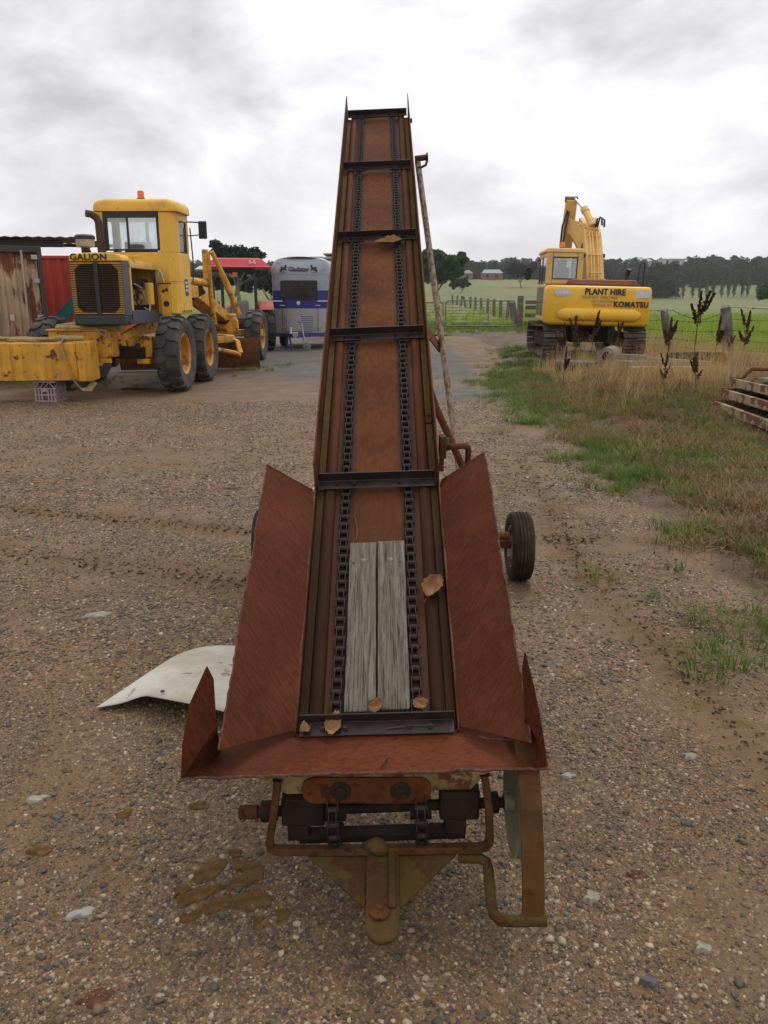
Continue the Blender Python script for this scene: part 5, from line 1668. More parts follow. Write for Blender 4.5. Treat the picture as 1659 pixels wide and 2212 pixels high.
# sunshade: shallow moulded tray upside down
def shade(z0):
    ring = lambda hx, hy, z_, y0: [(hx, -hy + y0, z_), (hx, hy + y0, z_), (-hx, hy + y0, z_), (-hx, -hy + y0, z_)]
    mb = MB(); rs = [ring(.98, .95, z0, .35), ring(.98, .95, z0 + .05, .35), ring(.92, .88, z0 + .06, .35), ring(.74, .66, z0 + .26, .30), ring(.66, .58, z0 + .30, .30)]
    vs_ = [p for r_ in rs for p in r_]
    fs_ = [(i * 4 + j, (i * 4 + (j + 1) % 4), (i + 1) * 4 + (j + 1) % 4, (i + 1) * 4 + j) for i in range(4) for j in range(4)] + [(16, 17, 18, 19), (3, 2, 1, 0)]
    return mb.add(vs_, fs_)


sh = shade(2.47).build('sunshade', M_shade, tr, bevel=.03)
lettering('S-S', .17, plain('pink_print', (.65, .35, .38), .5), sh, XYZ(.42, -.475, 2.64, R(52), 0, 0), offset=.006)

# ------------------------------------------------------------------ horse float
hf = thing('horse_float', 'silver and blue horse float with checker-plate front parked behind the tractor', 'horse trailer', (-2.65, 26.6, 0), R(-1.5))
M_silver = mat('silver_paint', (.33, .36, .41), .38, .25, var=.08, bump=.02, dirt=.1)
M_blue = mat('royal_blue_paint', (.020, .028, .20), .35, .0, var=.1, bump=.02)
M_white = mat('white_trim', (.70, .70, .70), .45, var=.06, bump=0)
ck, t, b = newmat('checker_plate')
v_ = objvec(t, (1, 1, 1), (0, R(45), 0))
ckn = nd(t, 'ShaderNodeTexBrick'); ckn.offset = .5
ckn.inputs['Scale'].default_value = 9; ckn.inputs['Mortar Size'].default_value = .03; ckn.inputs['Bias'].default_value = 0
sx_ = nd(t, 'ShaderNodeSeparateXYZ'); lk(t, v_, sx_.inputs[0]); cx_ = nd(t, 'ShaderNodeCombineXYZ')
lk(t, sx_.outputs[0], cx_.inputs[0]); lk(t, sx_.outputs[2], cx_.inputs[1]); lk(t, cx_.outputs[0], ckn.inputs[0])
b.inputs['Base Color'].default_value = (.52, .51, .50, 1); b.inputs['Metallic'].default_value = .75
lk(t, ramp(t, noise_n(t, objvec(t), 5, 4), [(.3, .28), (.7, .45)]), b.inputs['Roughness'])
bump_n(t, b, ckn.outputs['Fac'], .7, .02)


def front(z0, z1, hw0, hw1, bulge, y0=0.0):
    """front wall band with rounded plan corners"""
    def ringp(hw, z_, bl):
        ps = [(-hw, 3.0, z_)]
        for a_ in np.linspace(PI, PI / 2, 6):
            ps.append((-hw + .12 + .12 * math.cos(a_), .12 - .12 * math.sin(a_) - bl * .2, z_))
        for q in (-.5, 0, .5):
            ps.append((hw * q, -bl * (1 - abs(q) * .3), z_))
        for a_ in np.linspace(PI / 2, 0, 6):
            ps.append((hw - .12 + .12 * math.cos(a_), .12 - .12 * math.sin(a_) - bl * .2, z_))
        ps.append((hw, 3.0, z_))
        return ps
    return ringp


def band(levels, mt, name):
    rg = front(0, 0, 0, 0, 0)
    vs_ = [p for (hw, z_, bl) in levels for p in rg(hw, z_, bl)]
    n_ = len(rg(1, 0, 0)); m_ = len(levels)
    fs_ = [(i * n_ + j, i * n_ + (j + 1) % n_, (i + 1) * n_ + (j + 1) % n_, (i + 1) * n_ + j) for i in range(m_ - 1) for j in range(n_)]
    fs_ += [tuple(range(n_))[::-1], tuple((m_ - 1) * n_ + j for j in range(n_))]
    return MB().add(vs_, fs_).build(name, mt, hf, 40)


band([(.95, .50, .02), (.95, 1.27, .04)], ck, 'checker_panel')
band([(.95, 1.272, .041), (.95, 1.83, .05)], M_blue, 'blue_band')
band([(.95, 1.832, .051), (.95, 2.32, .055)], M_silver, 'silver_band')
band([(.965, 2.322, .065), (.965, 2.365, .065)], M_silver, 'roof_bead')
band([(.95, 2.367, .055), (.945, 2.50, .045), (.91, 2.64, .0), (.83, 2.76, -.08), (.66, 2.83, -.18), (.35, 2.86, -.25), (.02, 2.87, -.3)], M_silver, 'roof_cap')
for hw_ in (-.5, .25):
    MB().bb(hw_, hw_ + .42, .5, 1.2, 2.86, 2.90).build('roof_hatch', M_white, hf, bevel=.01)
wn = MB().prism(rr_plate(-.66, .52, 1.57, 2.14, -.062, .06), (0, -.025, 0)).build('window', M_black, hf)
MB().prism(rr_plate(-.62, .48, 1.61, 2.10, -.088, .04), (0, -.004, 0)).build('pane', mat('dark_tinted_pane', (.012, .012, .014), .22, var=.1, bump=0), wn)
for x0, x1_ in ((-.94, -.62), (.52, .86)):
    MB().bb(x0, x1_, -.055, -.035, 1.485, 1.52).build('white_stripe', M_white, hf)
MB().prism([(-.15, -.055, 1.50), (-.05, -.055, 1.50), (-.04, -.055, 1.42), (-.10, -.055, 1.37), (-.16, -.055, 1.42)], (0, -.006, 0)).build('shield_badge', plain('cream_badge', (.62, .58, .45), .5), hf)
for x_ in (-.63, .52):
    dl = MB().path([(x_, -.062, 1.30), (x_, -.060, .54)], .008, 6).build('door_gap', M_black, hf)
    MB().bb(x_ - .07, x_ + .09, -.085, -.055, 1.34, 1.38).build('hinge', M_steel, dl, bevel=.01)
    MB().bb(x_ - .06, x_ + .11, -.085, -.055, .66, .69).build('latch', M_steel, dl, bevel=.008)
hatch = MB().bb(-.50, -.02, -.085, -.05, .56, 1.10).build('hatch', ck, hf, bevel=.006)
MB().bb(-.55, .0, -.10, -.052, 1.085, 1.115).build('hatch_hinge', M_steel, hatch)
for k in range(8):
    MB().tube((.0, -.058, .58 + k * .066), (.36, -.058, .58 + k * .066), .022, 8).build('vent_rib', M_silver, hf, 40)
lettering('Gladiator', .20, M_black, hf, XYZ(-.06, -.075, 2.475, R(84), 0, 0), offset=.004, sx=.86)


def horse(x_, flip):
    pts = [(-.10, -.10), (-.115, -.03), (-.08, .02), (-.095, .05), (-.06, .07), (-.02, .05), (.03, .055), (.05, .09), (.045, .125), (.09, .12), (.115, .085), (.10, .075), (.085, .04), (.075, .0), (.105, -.02), (.12, -.055), (.105, -.055), (.09, -.03), (.06, -.03), (.03, -.025), (-.02, -.03), (-.05, -.05), (-.045, -.10), (-.06, -.10), (-.07, -.055), (-.085, -.06), (-.085, -.10)]
    ps = [(x_ + flip * a_, -.074 - .01 * (b_ < 0), 2.49 + b_) for a_, b_ in pts]
    h_ = MB().prism(ps, (0, -.003, 0)).build('horse_emblem', M_black, hf)
    MB().bb(x_ - .08, x_ + .08, -.0765, -.0735, 2.378, 2.386).build('emblem_line', M_black, h_)


horse(-.55, 1); horse(.42, -1)
# drawbar A-frame, prop stand and jockey wheel
for s_ in (-1, 1):
    MB().path([(s_ * .85 - .08, .05, .46), (-.06 + s_ * .05, -1.25, .46)], 0, flat=(.05, .11), up=(0, 0, 1)).build('drawbar', M_blue, hf)
MB().bb(-.95, .95, -.02, 3.0, .38, .498).build('chassis', M_frame, hf)
cp = MB().bb(-.13, .02, -1.42, -1.22, .44, .58).build('coupling', M_steel, hf, bevel=.02)
MB().tube((-.30, -.55, .50), (-.30, -.55, .70), .04, 12).build('gas_bottle', M_white, hf, 40)
for x_ in (-.40, -.22):
    MB().path([(x_ + .06 * (1 if x_ < -.3 else -1), -1.0, .42), (x_, -1.0, .02)], .03, 8).build('prop_leg', M_blue, hf, 40)
jw = MB().path([(.10, -1.05, .85), (.14, -1.05, .60), (.19, -1.05, .26)], .03, 10).build('jockey_stand', M_steel, hf, 40)
MB().path([(.10, -1.05, .85), (.02, -1.05, .87), (.0, -1.05, .92)], .012, 8).build('handle', M_black, jw, 40)
MB().lathe([(.02, -.035), (.10, -.035), (.13, -.02), (.13, .02), (.10, .035), (.02, .035)], (.26, -1.05, .13), 'y', 20).build('jockey_wheel', mat('grey_rubber', (.18, .18, .18), .7), jw, 40)
for s_ in (-1, 1):
    wq = MB().lathe([(.16, -.09), (.30, -.10), (.33, -.05), (.33, .05), (.30, .10), (.16, .09), (.16, -.09)], (s_ * .86, 1.6, .33), 'x', 28).build('wheel', M_tyre, hf, 40)

# aluminium awning edge over the float
aw = thing('awning', 'aluminium awning edge jutting out above the horse float', 'awning', (-1.2, 33.0, 0), 0)
MB().bb(-1.35, 1.6, -.1, 2.4, 3.08, 3.15).build('gutter', M_steel, aw, bevel=.01)
MB().bb(-1.20, 1.6, -.05, 2.4, 3.24, 3.29).build('roof_edge', M_steel, aw, bevel=.01)
MB().bb(-1.42, -1.22, -.12, 2.4, 2.98, 3.06).build('fascia', M_steel, aw, bevel=.01)
for x_ in (.2, 1.5):
    MB().tube((x_, .1, gz(-1.2 + x_, 33.1)), (x_, .1, 3.08), .05, 10).build('post', M_steel, aw, 40)

# far shed roof behind the tractor
fs_o = thing('far_shed', 'dark low skillion shed roof far behind the grader', 'shed', (-11.5, 40, 0), R(8))
MB().prism([(-4, 0, 3.1), (4.0, 0, 2.75), (4.0, 0, 2.60), (-4, 0, 2.80)], (0, 5, 0)).build('roof', M_frame, fs_o)
for x_ in (-3.6, 3.2):
    MB().tube((x_, .4, gz(-11.5 + x_, 40)), (x_, .4, 2.62), .05, 8).build('post', M_frame, fs_o)

# ------------------------------------------------------------------ excavator on the right, seen from behind
EX, EY = 4.82, 18.6
ez = .27
xc = thing('excavator', 'yellow tracked excavator seen from behind with its boom raised', 'excavator', (EX, EY, ez), R(-3))
xc.scale = (.83, .92, .92)


def e_(mb, name, mt=None, smooth=0, bevel=0, parent=None, M=None):
    return mb.build(name, mt or M_yellow_ex, parent or xc, smooth, bevel, M)


# upper body is yawed a little against the tracks
UM = Matrix.Rotation(R(-2), 4, 'Z') @ Matrix.Rotation(R(1.2), 4, 'Y')
# counterweight: rounded block, slightly curved plan
def cw_ring(inset, z_):
    hw = 1.40 - inset
    ps = []
    for q in np.linspace(-1, 1, 9):
        ps.append((hw * q * .93, -.06 * (1 - q * q) + inset + (.0), z_))
    ps += [(hw, .10 + inset * .3, z_), (hw, .75, z_), (-hw, .75, z_), (-hw, .10 + inset * .3, z_)]
    return ps


lv = [(.10, .79), (.03, .82), (.0, .87), (.0, 1.62), (.02, 1.70), (.06, 1.735), (.14, 1.745)]
vs_ = [p for i_, z_ in lv for p in cw_ring(i_, z_)]
n_ = 13
fs_ = [(i * n_ + j, i * n_ + (j + 1) % n_, (i + 1) * n_ + (j + 1) % n_, (i + 1) * n_ + j) for i in range(len(lv) - 1) for j in range(n_)] + [tuple(range(n_))[::-1], tuple((len(lv) - 1) * n_ + j for j in range(n_))]
cw = e_(MB().add(vs_, fs_), 'counterweight', M_yellow_ex, 40, .02, M=UM)
# swelling along its foot
bl_ = []
for q in np.linspace(0, 1, 3):
    pass
pad = MB()
ring = []
for i, x_ in enumerate(np.linspace(-1.10, 1.12, 24)):
    k = min(1, min(i, 23 - i) / 2.2)
    k = math.sin(k * PI / 2)
    ring.append([(x_, -.05 - .11 * k * max(0, math.sin(a_)) - .002, 1.06 + .155 * (.35 + .65 * k) * math.cos(a_)) for a_ in np.linspace(0, PI, 10)])
pv = [p for r_ in ring for p in r_]
pad.add(pv, [(i * 10 + j, (i + 1) * 10 + j, (i + 1) * 10 + j + 1, i * 10 + j + 1) for i in range(23) for j in range(9)])
e_(pad, 'bumper_swelling', M_yellow_ex, 50, parent=cw)
lm = lambda x_, z_: XYZ(x_, -.068 - .0 * x_, z_, R(90), 0, 0)
lettering('PLANT HIRE', .20, M_black, cw, lm(.13, 1.60), offset=.007, sx=1.0)
lettering('KOMATSU', .185, M_black, cw, XYZ(.84, -.056, 1.315, R(90), 0, R(2.5)), offset=.008, sx=1.0, spacing=1.12)
M_fadelet = plain('faded_grey_print', (.34, .24, .11), .6)
for tx, z_, x_ in (('SOUTHERN TRENCHING', 1.475, .0), ('& EXCAVATION', 1.38, .08), ('0412 605 394', 1.285, .07)):
    lettering(tx, .105, M_fadelet, cw, lm(x_, z_), name='faded_lettering', offset=.0, sx=.82)
M_stick = plain('dirty_white_sticker', (.62, .60, .57), .6)
for x_ in (-.98, 1.12):
    hx = [(x_ - .24, 1.57), (x_ - .19, 1.66), (x_ + .18, 1.66), (x_ + .23, 1.57), (x_ + .18, 1.48), (x_ - .19, 1.48)]
    yq = -.032 if x_ < 0 else -.022
    hs = MB().prism([(a_, yq, b_) for a_, b_ in hx], (0, -.006, 0)).build('white_sticker', M_stick, cw)
    if x_ < 0:
        lettering('Hours off rating zone', .055, M_fadelet, hs, XYZ(x_, yq - .0065, 1.515, R(90), 0, 0), name='faded_lettering', sx=.9)
# house: side bodies, deck, engine hood in brown rust
e_(MB().bb(-.20, 1.36, .76, 2.3, .85, 1.62), 'engine_house', M_yellow_fade, bevel=.05, M=UM)
e_(MB().bb(-1.36, -.22, .76, 1.0, .85, 1.55), 'side_door', M_yellow_ex, bevel=.04, M=UM)
hd = [(-.75, .30, 1.75), (1.05, .30, 1.75), (1.05, .30, 1.86), (1.0, .34, 1.90), (-.68, .34, 1.90), (-.75, .30, 1.86)]
e_(MB().prism(hd, (0, .85, 0)), 'engine_hood', mat('brown_rust_hood', (.20, .075, .04), .7, var=.35, scale=3, rust=.4, rustcol=(.10, .045, .025), dirt=.3, dirtcol=(.20, .16, .07)), bevel=.03, M=UM)
e_(MB().bb(-.85, 1.15, .26, 1.25, 1.7455, 1.752), 'hood_gasket', M_black, M=UM)
ep = e_(MB().path([(.84, .75, 1.75), (.84, .75, 2.02), (.86, .70, 2.14)], .055, 12), 'exhaust_pipe', mat('scaled_exhaust', (.075, .04, .032)), 40, M=UM)
MB().path([(.845, .735, 2.03), (.87, .68, 2.17)], .064, 12).build('sooty_tip', M_black, ep, 40)
e_(MB().path([(1.10, .6, 1.6), (1.14, .6, 2.30), (1.17, .63, 2.34), (1.28, .8, 2.34), (1.32, .85, 2.30), (1.32, .85, 1.6)], .022, 8), 'hand_rail', M_black, 40, M=UM)
# cab on the left
cab = e_(MB().prism([(-1.38, 1.0, .86), (-.34, 1.0, .86), (-.34, 1.0, 1.78), (-1.38, 1.0, 1.78)], (0, 1.75, 0)), 'cab', M_yellow_fade, bevel=.04, M=UM)
def cabp(mb, name, mt=M_yellow_fade, bevel=.02, smooth=0):
    return mb.build(name, mt, cab, smooth, bevel)
cabp(MB().bb(-1.36, -1.19, .96, 1.06, 1.781, 2.55), 'rear_post'); cabp(MB().bb(-.50, -.35, .96, 1.06, 1.781, 2.55), 'rear_post')
cabp(MB().bb(-1.188, -.502, .97, 1.05, 2.44, 2.55), 'rear_header')
cabp(MB().bb(-1.188, -.502, .97, 1.05, 1.781, 1.90), 'rear_sill')
rw_ = cabp(MB().bb(-1.188, -1.165, .965, 1.03, 1.90, 2.44).bb(-.525, -.502, .965, 1.03, 1.90, 2.44).bb(-1.165, -.525, .965, 1.03, 2.415, 2.44).bb(-1.165, -.525, .965, 1.03, 1.90, 1.925), 'window_frame', M_black, 0)
MB().bb(-1.165, -.525, .985, .99, 1.925, 2.415).build('pane', M_glass, rw_)
for y_ in (1.95, 2.66):
    cabp(MB().bb(-1.36, -1.30, y_, y_ + .08, 1.781, 2.55), 'side_post', M_black, .01)
cabp(MB().bb(-.40, -.35, 2.66, 2.74, 1.781, 2.55), 'front_post', M_black, .01)
cabp(MB().bb(-1.36, -1.31, 1.061, 2.66, 2.44, 2.55), 'side_header'); cabp(MB().bb(-.39, -.35, 1.061, 2.66, 2.44, 2.55), 'side_header')
cabp(MB().bb(-1.385, -1.382, 1.10, 2.70, .98, 1.70), 'door_glass', M_glass_dk, 0)
MB().bb(-1.345, -1.34, 1.07, 1.95, 1.79, 2.44).build('pane', M_glass, cab); MB().bb(-1.345, -1.34, 2.04, 2.66, 1.79, 2.44).build('pane', M_glass, cab)
MB().bb(-1.29, -.41, 2.70, 2.705, 1.79, 2.44).build('pane', M_glass, cab)
rfc = []
cabp(MB().prism([(-1.40, .94, 2.551), (-.32, .94, 2.551), (-.32, .96, 2.62), (-.38, .98, 2.66), (-1.34, .98, 2.66), (-1.40, .96, 2.62)], (0, 1.84, 0)), 'cab_roof', M_yellow_fade, .03)
sb = cabp(MB().bb(-1.05, -.62, 1.5, 1.66, 1.78, 2.22), 'seat_back', M_black, .05)
MB().bb(-.96, -.72, 1.5, 1.62, 2.22, 2.40).build('headrest', M_black, sb, bevel=.04)
bc2 = cabp(MB().tube((-.88, 1.5, 2.655), (-.88, 1.5, 2.70), .08, 14), 'beacon', M_black, 0, 40)
MB().lathe([(.07, 2.70), (.066, 2.82), (.05, 2.84), (.001, 2.845)], (-.88, 1.5, 0), 'z', 16).build('lens', M_orange, bc2, 40)
mr = cabp(MB().path([(-1.38, 2.72, 2.20), (-1.50, 2.76, 2.24), (-1.62, 2.74, 2.22)], .012, 8), 'mirror', M_black, 0, 40)
MB().lathe([(.001, -.03), (.10, -.028), (.115, 0), (.10, .01), (.001, .012)], (0, 0, 0), 'y', 20).tf(Matrix.Translation((-1.68, 2.72, 2.08)) @ Matrix.Diagonal((1, 1, 1.6, 1)) @ Matrix.Rotation(.15, 4, 'Y')).build('mirror_head', M_black, mr, 40)
# boom: two-bend plate girder rising away from the camera, arm folded at the top
bx = .20
BM = UM @ Matrix.Translation((0, 0, 1.2)) @ Matrix.Diagonal((1, 1, .855, 1)) @ Matrix.Translation((0, 0, -1.2))
bo = [(1.6, 1.2), (1.85, 1.75), (2.5, 2.85), (3.1, 3.55), (3.7, 3.95), (4.3, 4.12), (4.35, 3.90), (3.95, 3.62), (3.4, 3.05), (2.9, 2.3), (2.3, 1.4), (1.95, 1.0)]
boom = e_(MB().prism([(bx - .24, y_, z_) for y_, z_ in bo], (.52, 0, 0)), 'boom', M_yellow_fade, bevel=.03, M=BM)
for s_ in (-.26, .285):
    boom_cyl = MB().path([(bx + s_ * 1.0, 2.6, 1.2), (bx + s_, 3.2, 2.55)], .075, 12).build('boom_cylinder', M_yellow_fade, boom, 40)
for k, xo in enumerate((-.10, -.02, .10, .16)):
    hz_ = MB().path([(bx + xo, y_ - .055, z_ + .045) for y_, z_ in ((1.62, 1.25), (1.86, 1.78), (2.5, 2.89), (3.1, 3.60), (3.7, 4.0))], .022, 8).build('hydraulic_pipe', M_yellow_fade, boom, 40)
for z_, y_ in ((2.2, 2.12), (2.75, 2.44), (3.35, 2.92)):
    MB().box((bx + .02, y_ - .07, z_ + .05), (.38, .03, .06), (R(30), 0, 0)).build('pipe_clamp', M_yellow_fade, boom, bevel=.008)
for s_ in (-.27, .27):
    MB().box((bx + s_, 2.55, 2.80), (.14, .10, .12)).build('work_lamp', M_black, boom, bevel=.015)
for pts in ([(bx + .10, 1.9, 2.0), (bx + .34, 1.85, 1.92), (bx + .40, 1.9, 1.70), (bx + .38, 2.0, 1.45)], [(bx + .18, 1.95, 2.1), (bx + .42, 1.9, 1.98), (bx + .48, 1.95, 1.7), (bx + .44, 2.0, 1.4)]):
    MB().path(pts, .028, 8).build('feed_pipe', M_yellow_fade, boom, 40)
# arm: crosses the boom head and hangs down on the far side, leaning left
am = [(3.95, 4.62), (4.15, 4.66), (4.40, 4.25), (4.75, 3.0), (5.0, 1.6), (4.86, 1.55), (4.45, 2.9), (4.12, 4.0)]
arm = e_(MB().prism([(bx - .72, y_, z_) for y_, z_ in am], (.34, 0, 0)), 'arm', M_yellow_fade, bevel=.025, M=BM)
e_(MB().prism([(bx - .60, 3.9, 4.05), (bx - .60, 3.9, 3.60), (bx - .40, 3.6, 3.25), (bx - .17, 3.3, 2.75), (bx - .17, 3.3, 3.82)], (0, .30, 0)), 'arm_bracket', M_yellow_fade, bevel=.02, M=BM)
ac2 = e_(MB().path([(bx - .0, 3.05, 3.74), (bx - .20, 3.55, 4.28)], .105, 14), 'arm_cylinder', M_yellow_fade, 40, M=BM)
MB().path([(bx - .20, 3.55, 4.28), (bx - .44, 4.02, 4.66)], .045, 12).build('chrome_rod', mat('chrome_rod', (.55, .55, .56), .15, .9, var=.05, bump=0), ac2, 40)
MB().path([(bx - .17, 3.48, 4.20), (bx - .22, 3.58, 4.32)], .125, 14).build('gland', M_yellow_fade, ac2, 40)
e_(MB().tube((bx - .75, 4.08, 4.66), (bx - .36, 4.08, 4.66), .095, 12), 'arm_pin', mat('brown_pin', (.16, .09, .05), .6), 40, M=BM)
for pts in ([(bx + .08, 3.05, 3.70), (bx + .10, 2.95, 3.95), (bx + .22, 2.9, 3.98), (bx + .25, 2.95, 3.75)], [(bx + .14, 3.1, 3.72), (bx + .2, 3.05, 4.02), (bx + .32, 3.0, 3.92), (bx + .33, 3.0, 3.70)],
            [(bx - .66, 4.0, 4.3), (bx - .80, 3.9, 3.8), (bx - .82, 3.9, 3.2), (bx - .78, 3.9, 2.7)], [(bx - .62, 3.95, 4.25), (bx - .72, 3.8, 3.7), (bx - .76, 3.8, 3.0), (bx - .66, 3.8, 2.5)],
            [(bx - .24, 3.2, 3.2), (bx - .30, 3.1, 2.9), (bx - .42, 3.2, 2.7), (bx - .5, 3.4, 2.66)]):
    e_(MB().path(pts, .03, 8), 'hose', M_black, 40, M=BM)
for x_, z_ in ((-.46, 3.72), (-.30, 3.66), (-.12, 3.62), (.02, 3.60)):
    e_(MB().path([(bx + x_, 3.0, z_), (bx + x_ + .07, 2.96, z_ + .05), (bx + x_ + .16, 3.0, z_ - .02)], .028, 8), 'pipe_elbow', M_yellow_fade, 40, M=BM)
# undercarriage
e_(MB().bb(-.55, .55, .9, 2.6, .35, .72), 'centre_frame', M_dark, bevel=.04)
e_(MB().lathe([(.001, .84), (.55, .84), (.55, .70), (.001, .70)], (0, 1.7, 0), 'z', 28), 'swing_ring', M_dark, 40)
M_track = mat('worn_brown_track', (.080, .060, .048), .55, .25, var=.35, scale=7, rust=.35, rustcol=(.10, .055, .035), dirt=.3, dirtcol=(.14, .10, .07), bump=.3)
sh_me = MB().prism([(-.30, -.085, 0), (-.30, -.085, .022), (-.30, -.07, .055), (-.30, -.045, .055), (-.30, -.035, .024), (-.30, .035, .024), (-.30, .045, .045), (-.30, .06, .045), (-.30, .075, .02), (-.30, .085, 0)], (.60, 0, 0)).mesh('track_shoe', M_track)
TL, TR = 3.5, .36          # track length between idlers, idler radius
for s_ in (-1, 1):
    tx = s_ * 1.09
    y0 = .12
    tf_ = e_(MB().bb(tx - .14, tx + .14, y0 + .25, y0 + TL - .3, .22, .58), 'track_frame', M_dark, bevel=.03)
    for yy in (y0 + TR, y0 + TL - TR):
        MB().lathe([(.001, -.16), (.14, -.16), (.16, -.07), (.30, -.06), (.30, .06), (.16, .07), (.14, .16), (.001, .16)], (tx, yy, TR + .06), 'x', 26).build('idler', M_dark, tf_, 40)
    per = 2 * (TL - 2 * TR) + 2 * PI * TR
    ns = int(per / .175)
    for k in range(ns):
        d = k * per / ns
        st_ = TL - 2 * TR
        if d < PI * TR:                      # round the near end
            a_ = -PI / 2 - d / TR
            p = (tx, y0 + TR + TR * math.cos(a_) * 1.0, TR + .06 + TR * math.sin(a_)); rx = a_ - PI / 2
        elif d < PI * TR + st_:
            q = d - PI * TR
            p = (tx, y0 + TR + q, 2 * TR + .06 - .04 * math.sin(PI * q / st_)); rx = 0
        elif d < 2 * PI * TR + st_:
            a_ = PI / 2 - (d - PI * TR - st_) / TR
            p = (tx, y0 + TL - TR + TR * math.cos(a_), TR + .06 + TR * math.sin(a_)); rx = a_ - PI / 2
        else:
            q = d - 2 * PI * TR - st_
            p = (tx, y0 + TL - TR - q, .06); rx = PI
        link('track_shoe', sh_me, tf_, XYZ(p[0], p[1], p[2], rx, 0, 0))
e_(MB().path([(.15, .8, .86), (.1, .75, .6), (.05, .8, .35)], .035, 8), 'hanging_hose', M_rust, 40)

ORD = 'first second third fourth fifth sixth seventh eighth ninth tenth eleventh twelfth thirteenth fourteenth fifteenth sixteenth seventeenth eighteenth nineteenth twentieth twenty-first twenty-second twenty-third twenty-fourth'.split()
# ------------------------------------------------------------------ things lying on the gravel
def on_ground(mb, name, mt, label, cat, group=None, smooth=0, bevel=0):
    return tag(mb.build(name, mt, None, smooth, bevel), label, cat, group)


# white curved sheet
M_sheet = mat('scuffed_white_sheet', (.47, .45, .385), .6, var=.25, scale=5, dirt=.62, dirtcol=(.30, .225, .115), rust=.30, rustcol=(.20, .165, .11), rscale=7, bump=.1)
F = np.array([(-1.19, 2.975, .012), (-1.08, 2.965, .036), (-.985, 2.965, .070), (-.93, 2.925, .085), (-.75, 2.855, .090), (-.45, 2.75, .075)])
B = np.array([(-1.185, 2.985, .012), (-1.07, 3.20, .03), (-.99, 3.38, .04), (-.90, 3.51, .045), (-.74, 3.535, .04), (-.40, 3.50, .03)])
vs_, fs_ = [], []
NS, NT = 30, 14
for i in range(NS + 1):
    u = i / NS * 5
    uw = np.clip(u + np.linspace(-.7, .7, 9) * min(1, u, 5 - u), 0, 5)
    f = np.array([np.interp(np.clip(uw * .5 + u * .5, 0, 5), range(6), F[:, k]).mean() for k in range(3)]); bk = np.array([np.interp(uw, range(6), B[:, k]).mean() for k in range(3)])
    for j in range(NT + 1):
        q = j / NT
        p = f * (1 - q) + bk * q
        p[2] += .026 * math.sin(PI * q) * min(1, u / 1.5)
        p[2] += gz(p[0], p[1])
        vs_.append(tuple(p))
for i in range(NS):
    for j in range(NT):
        a_ = i * (NT + 1) + j
        fs_.append((a_, a_ + NT + 1, a_ + NT + 2, a_ + 1))
sheet = on_ground(MB().add(vs_, fs_), 'metal_sheet', M_sheet, 'scuffed white curved metal sheet lying on the gravel beside the hopper', 'metal sheet', smooth=60)
sm = sheet.modifiers.new('thick', 'SOLIDIFY'); sm.thickness = .0025
for x_, y_ in ((-.90, 2.945), (-.70, 2.865)):
    MB().lathe([(.001, .004), (.008, .004), (.009, .0)], (x_, y_, .098 + gz(x_, y_)), 'z', 12).build('bolt_hole', M_black, sheet)


def stone_mesh(outline, h_, amp=.15):
    """low irregular stone from an outline (list of x,y), domed"""
    n_ = len(outline); cx_ = sum(p[0] for p in outline) / n_; cy_ = sum(p[1] for p in outline) / n_
    mb = MB(); vs_, fs_ = [], []
    for k, z_ in ((1.0, -.01), (1.0, h_ * .35), (.93, h_ * .75), (.75, h_ * .95), (.4, h_ * 1.02)):
        for i, (x_, y_) in enumerate(outline):
            jz = amp * h_ * mnoise.noise(Vector((x_ * 25, y_ * 25, k * 3)))
            vs_.append((cx_ + (x_ - cx_) * k, cy_ + (y_ - cy_) * k, z_ + (jz if z_ > 0 else 0)))
    vs_.append((cx_, cy_, h_ * 1.02))
    for r_ in range(4):
        for i in range(n_):
            j = (i + 1) % n_
            fs_.append((r_ * n_ + i, r_ * n_ + j, (r_ + 1) * n_ + j, (r_ + 1) * n_ + i))
    for i in range(n_):
        fs_.append((4 * n_ + i, 4 * n_ + (i + 1) % n_, len(vs_) - 1))
    return mb.add(vs_, fs_)


def blob(x_, y_, rx, ry, rot=0, n_=14, rough=.18):
    off = random.uniform(0, 50)
    ps = []
    for k in range(n_):
        a_ = 2 * PI * k / n_
        r_ = 1 + rough * 3.2 * mnoise.noise(Vector((math.cos(a_) * 1.3 + off, math.sin(a_) * 1.3, off)))
        px, py = rx * r_ * math.cos(a_), ry * r_ * math.sin(a_)
        ps.append((x_ + px * math.cos(rot) - py * math.sin(rot), y_ + px * math.sin(rot) + py * math.cos(rot)))
    return ps


M_ochs = mat('ochre_mudstone', (.120, .068, .023), .95, var=.45, scale=30, spec=.1, dirt=.3, dirtcol=(.10, .085, .05), bump=.7, bscale=130)
M_pale = mat('pale_stone', (.27, .235, .175), .8, var=.25, scale=25, bump=.4)
M_white_st = mat('white_quartz_stone', (.30, .28, .24), .7, var=.2, scale=30, bump=.4)
M_redst = mat('red_clay_stone', (.105, .045, .025), .95, var=.5, scale=40, spec=.1, bump=.6)
M_slate = mat('grey_slate_stone', (.085, .083, .08), .75, var=.25, scale=25, bump=.4)


def stone(mt, x_, y_, rx, ry, h_, label, rot=0, group=None, name='stone', rough=.24):
    o = stone_mesh([(p[0] - x_, p[1] - y_) for p in blob(x_, y_, rx, ry, rot, 20, rough)], h_ * .8, .7).build(name, mt, None, 50)
    o.location = (x_, y_, gz(x_, y_) - .002)
    return tag(o, label, 'stone', group)


stone(M_pale, -1.53, 3.985, .085, .030, .012, 'flat pale tan stone set in the gravel left of the white sheet', .55)
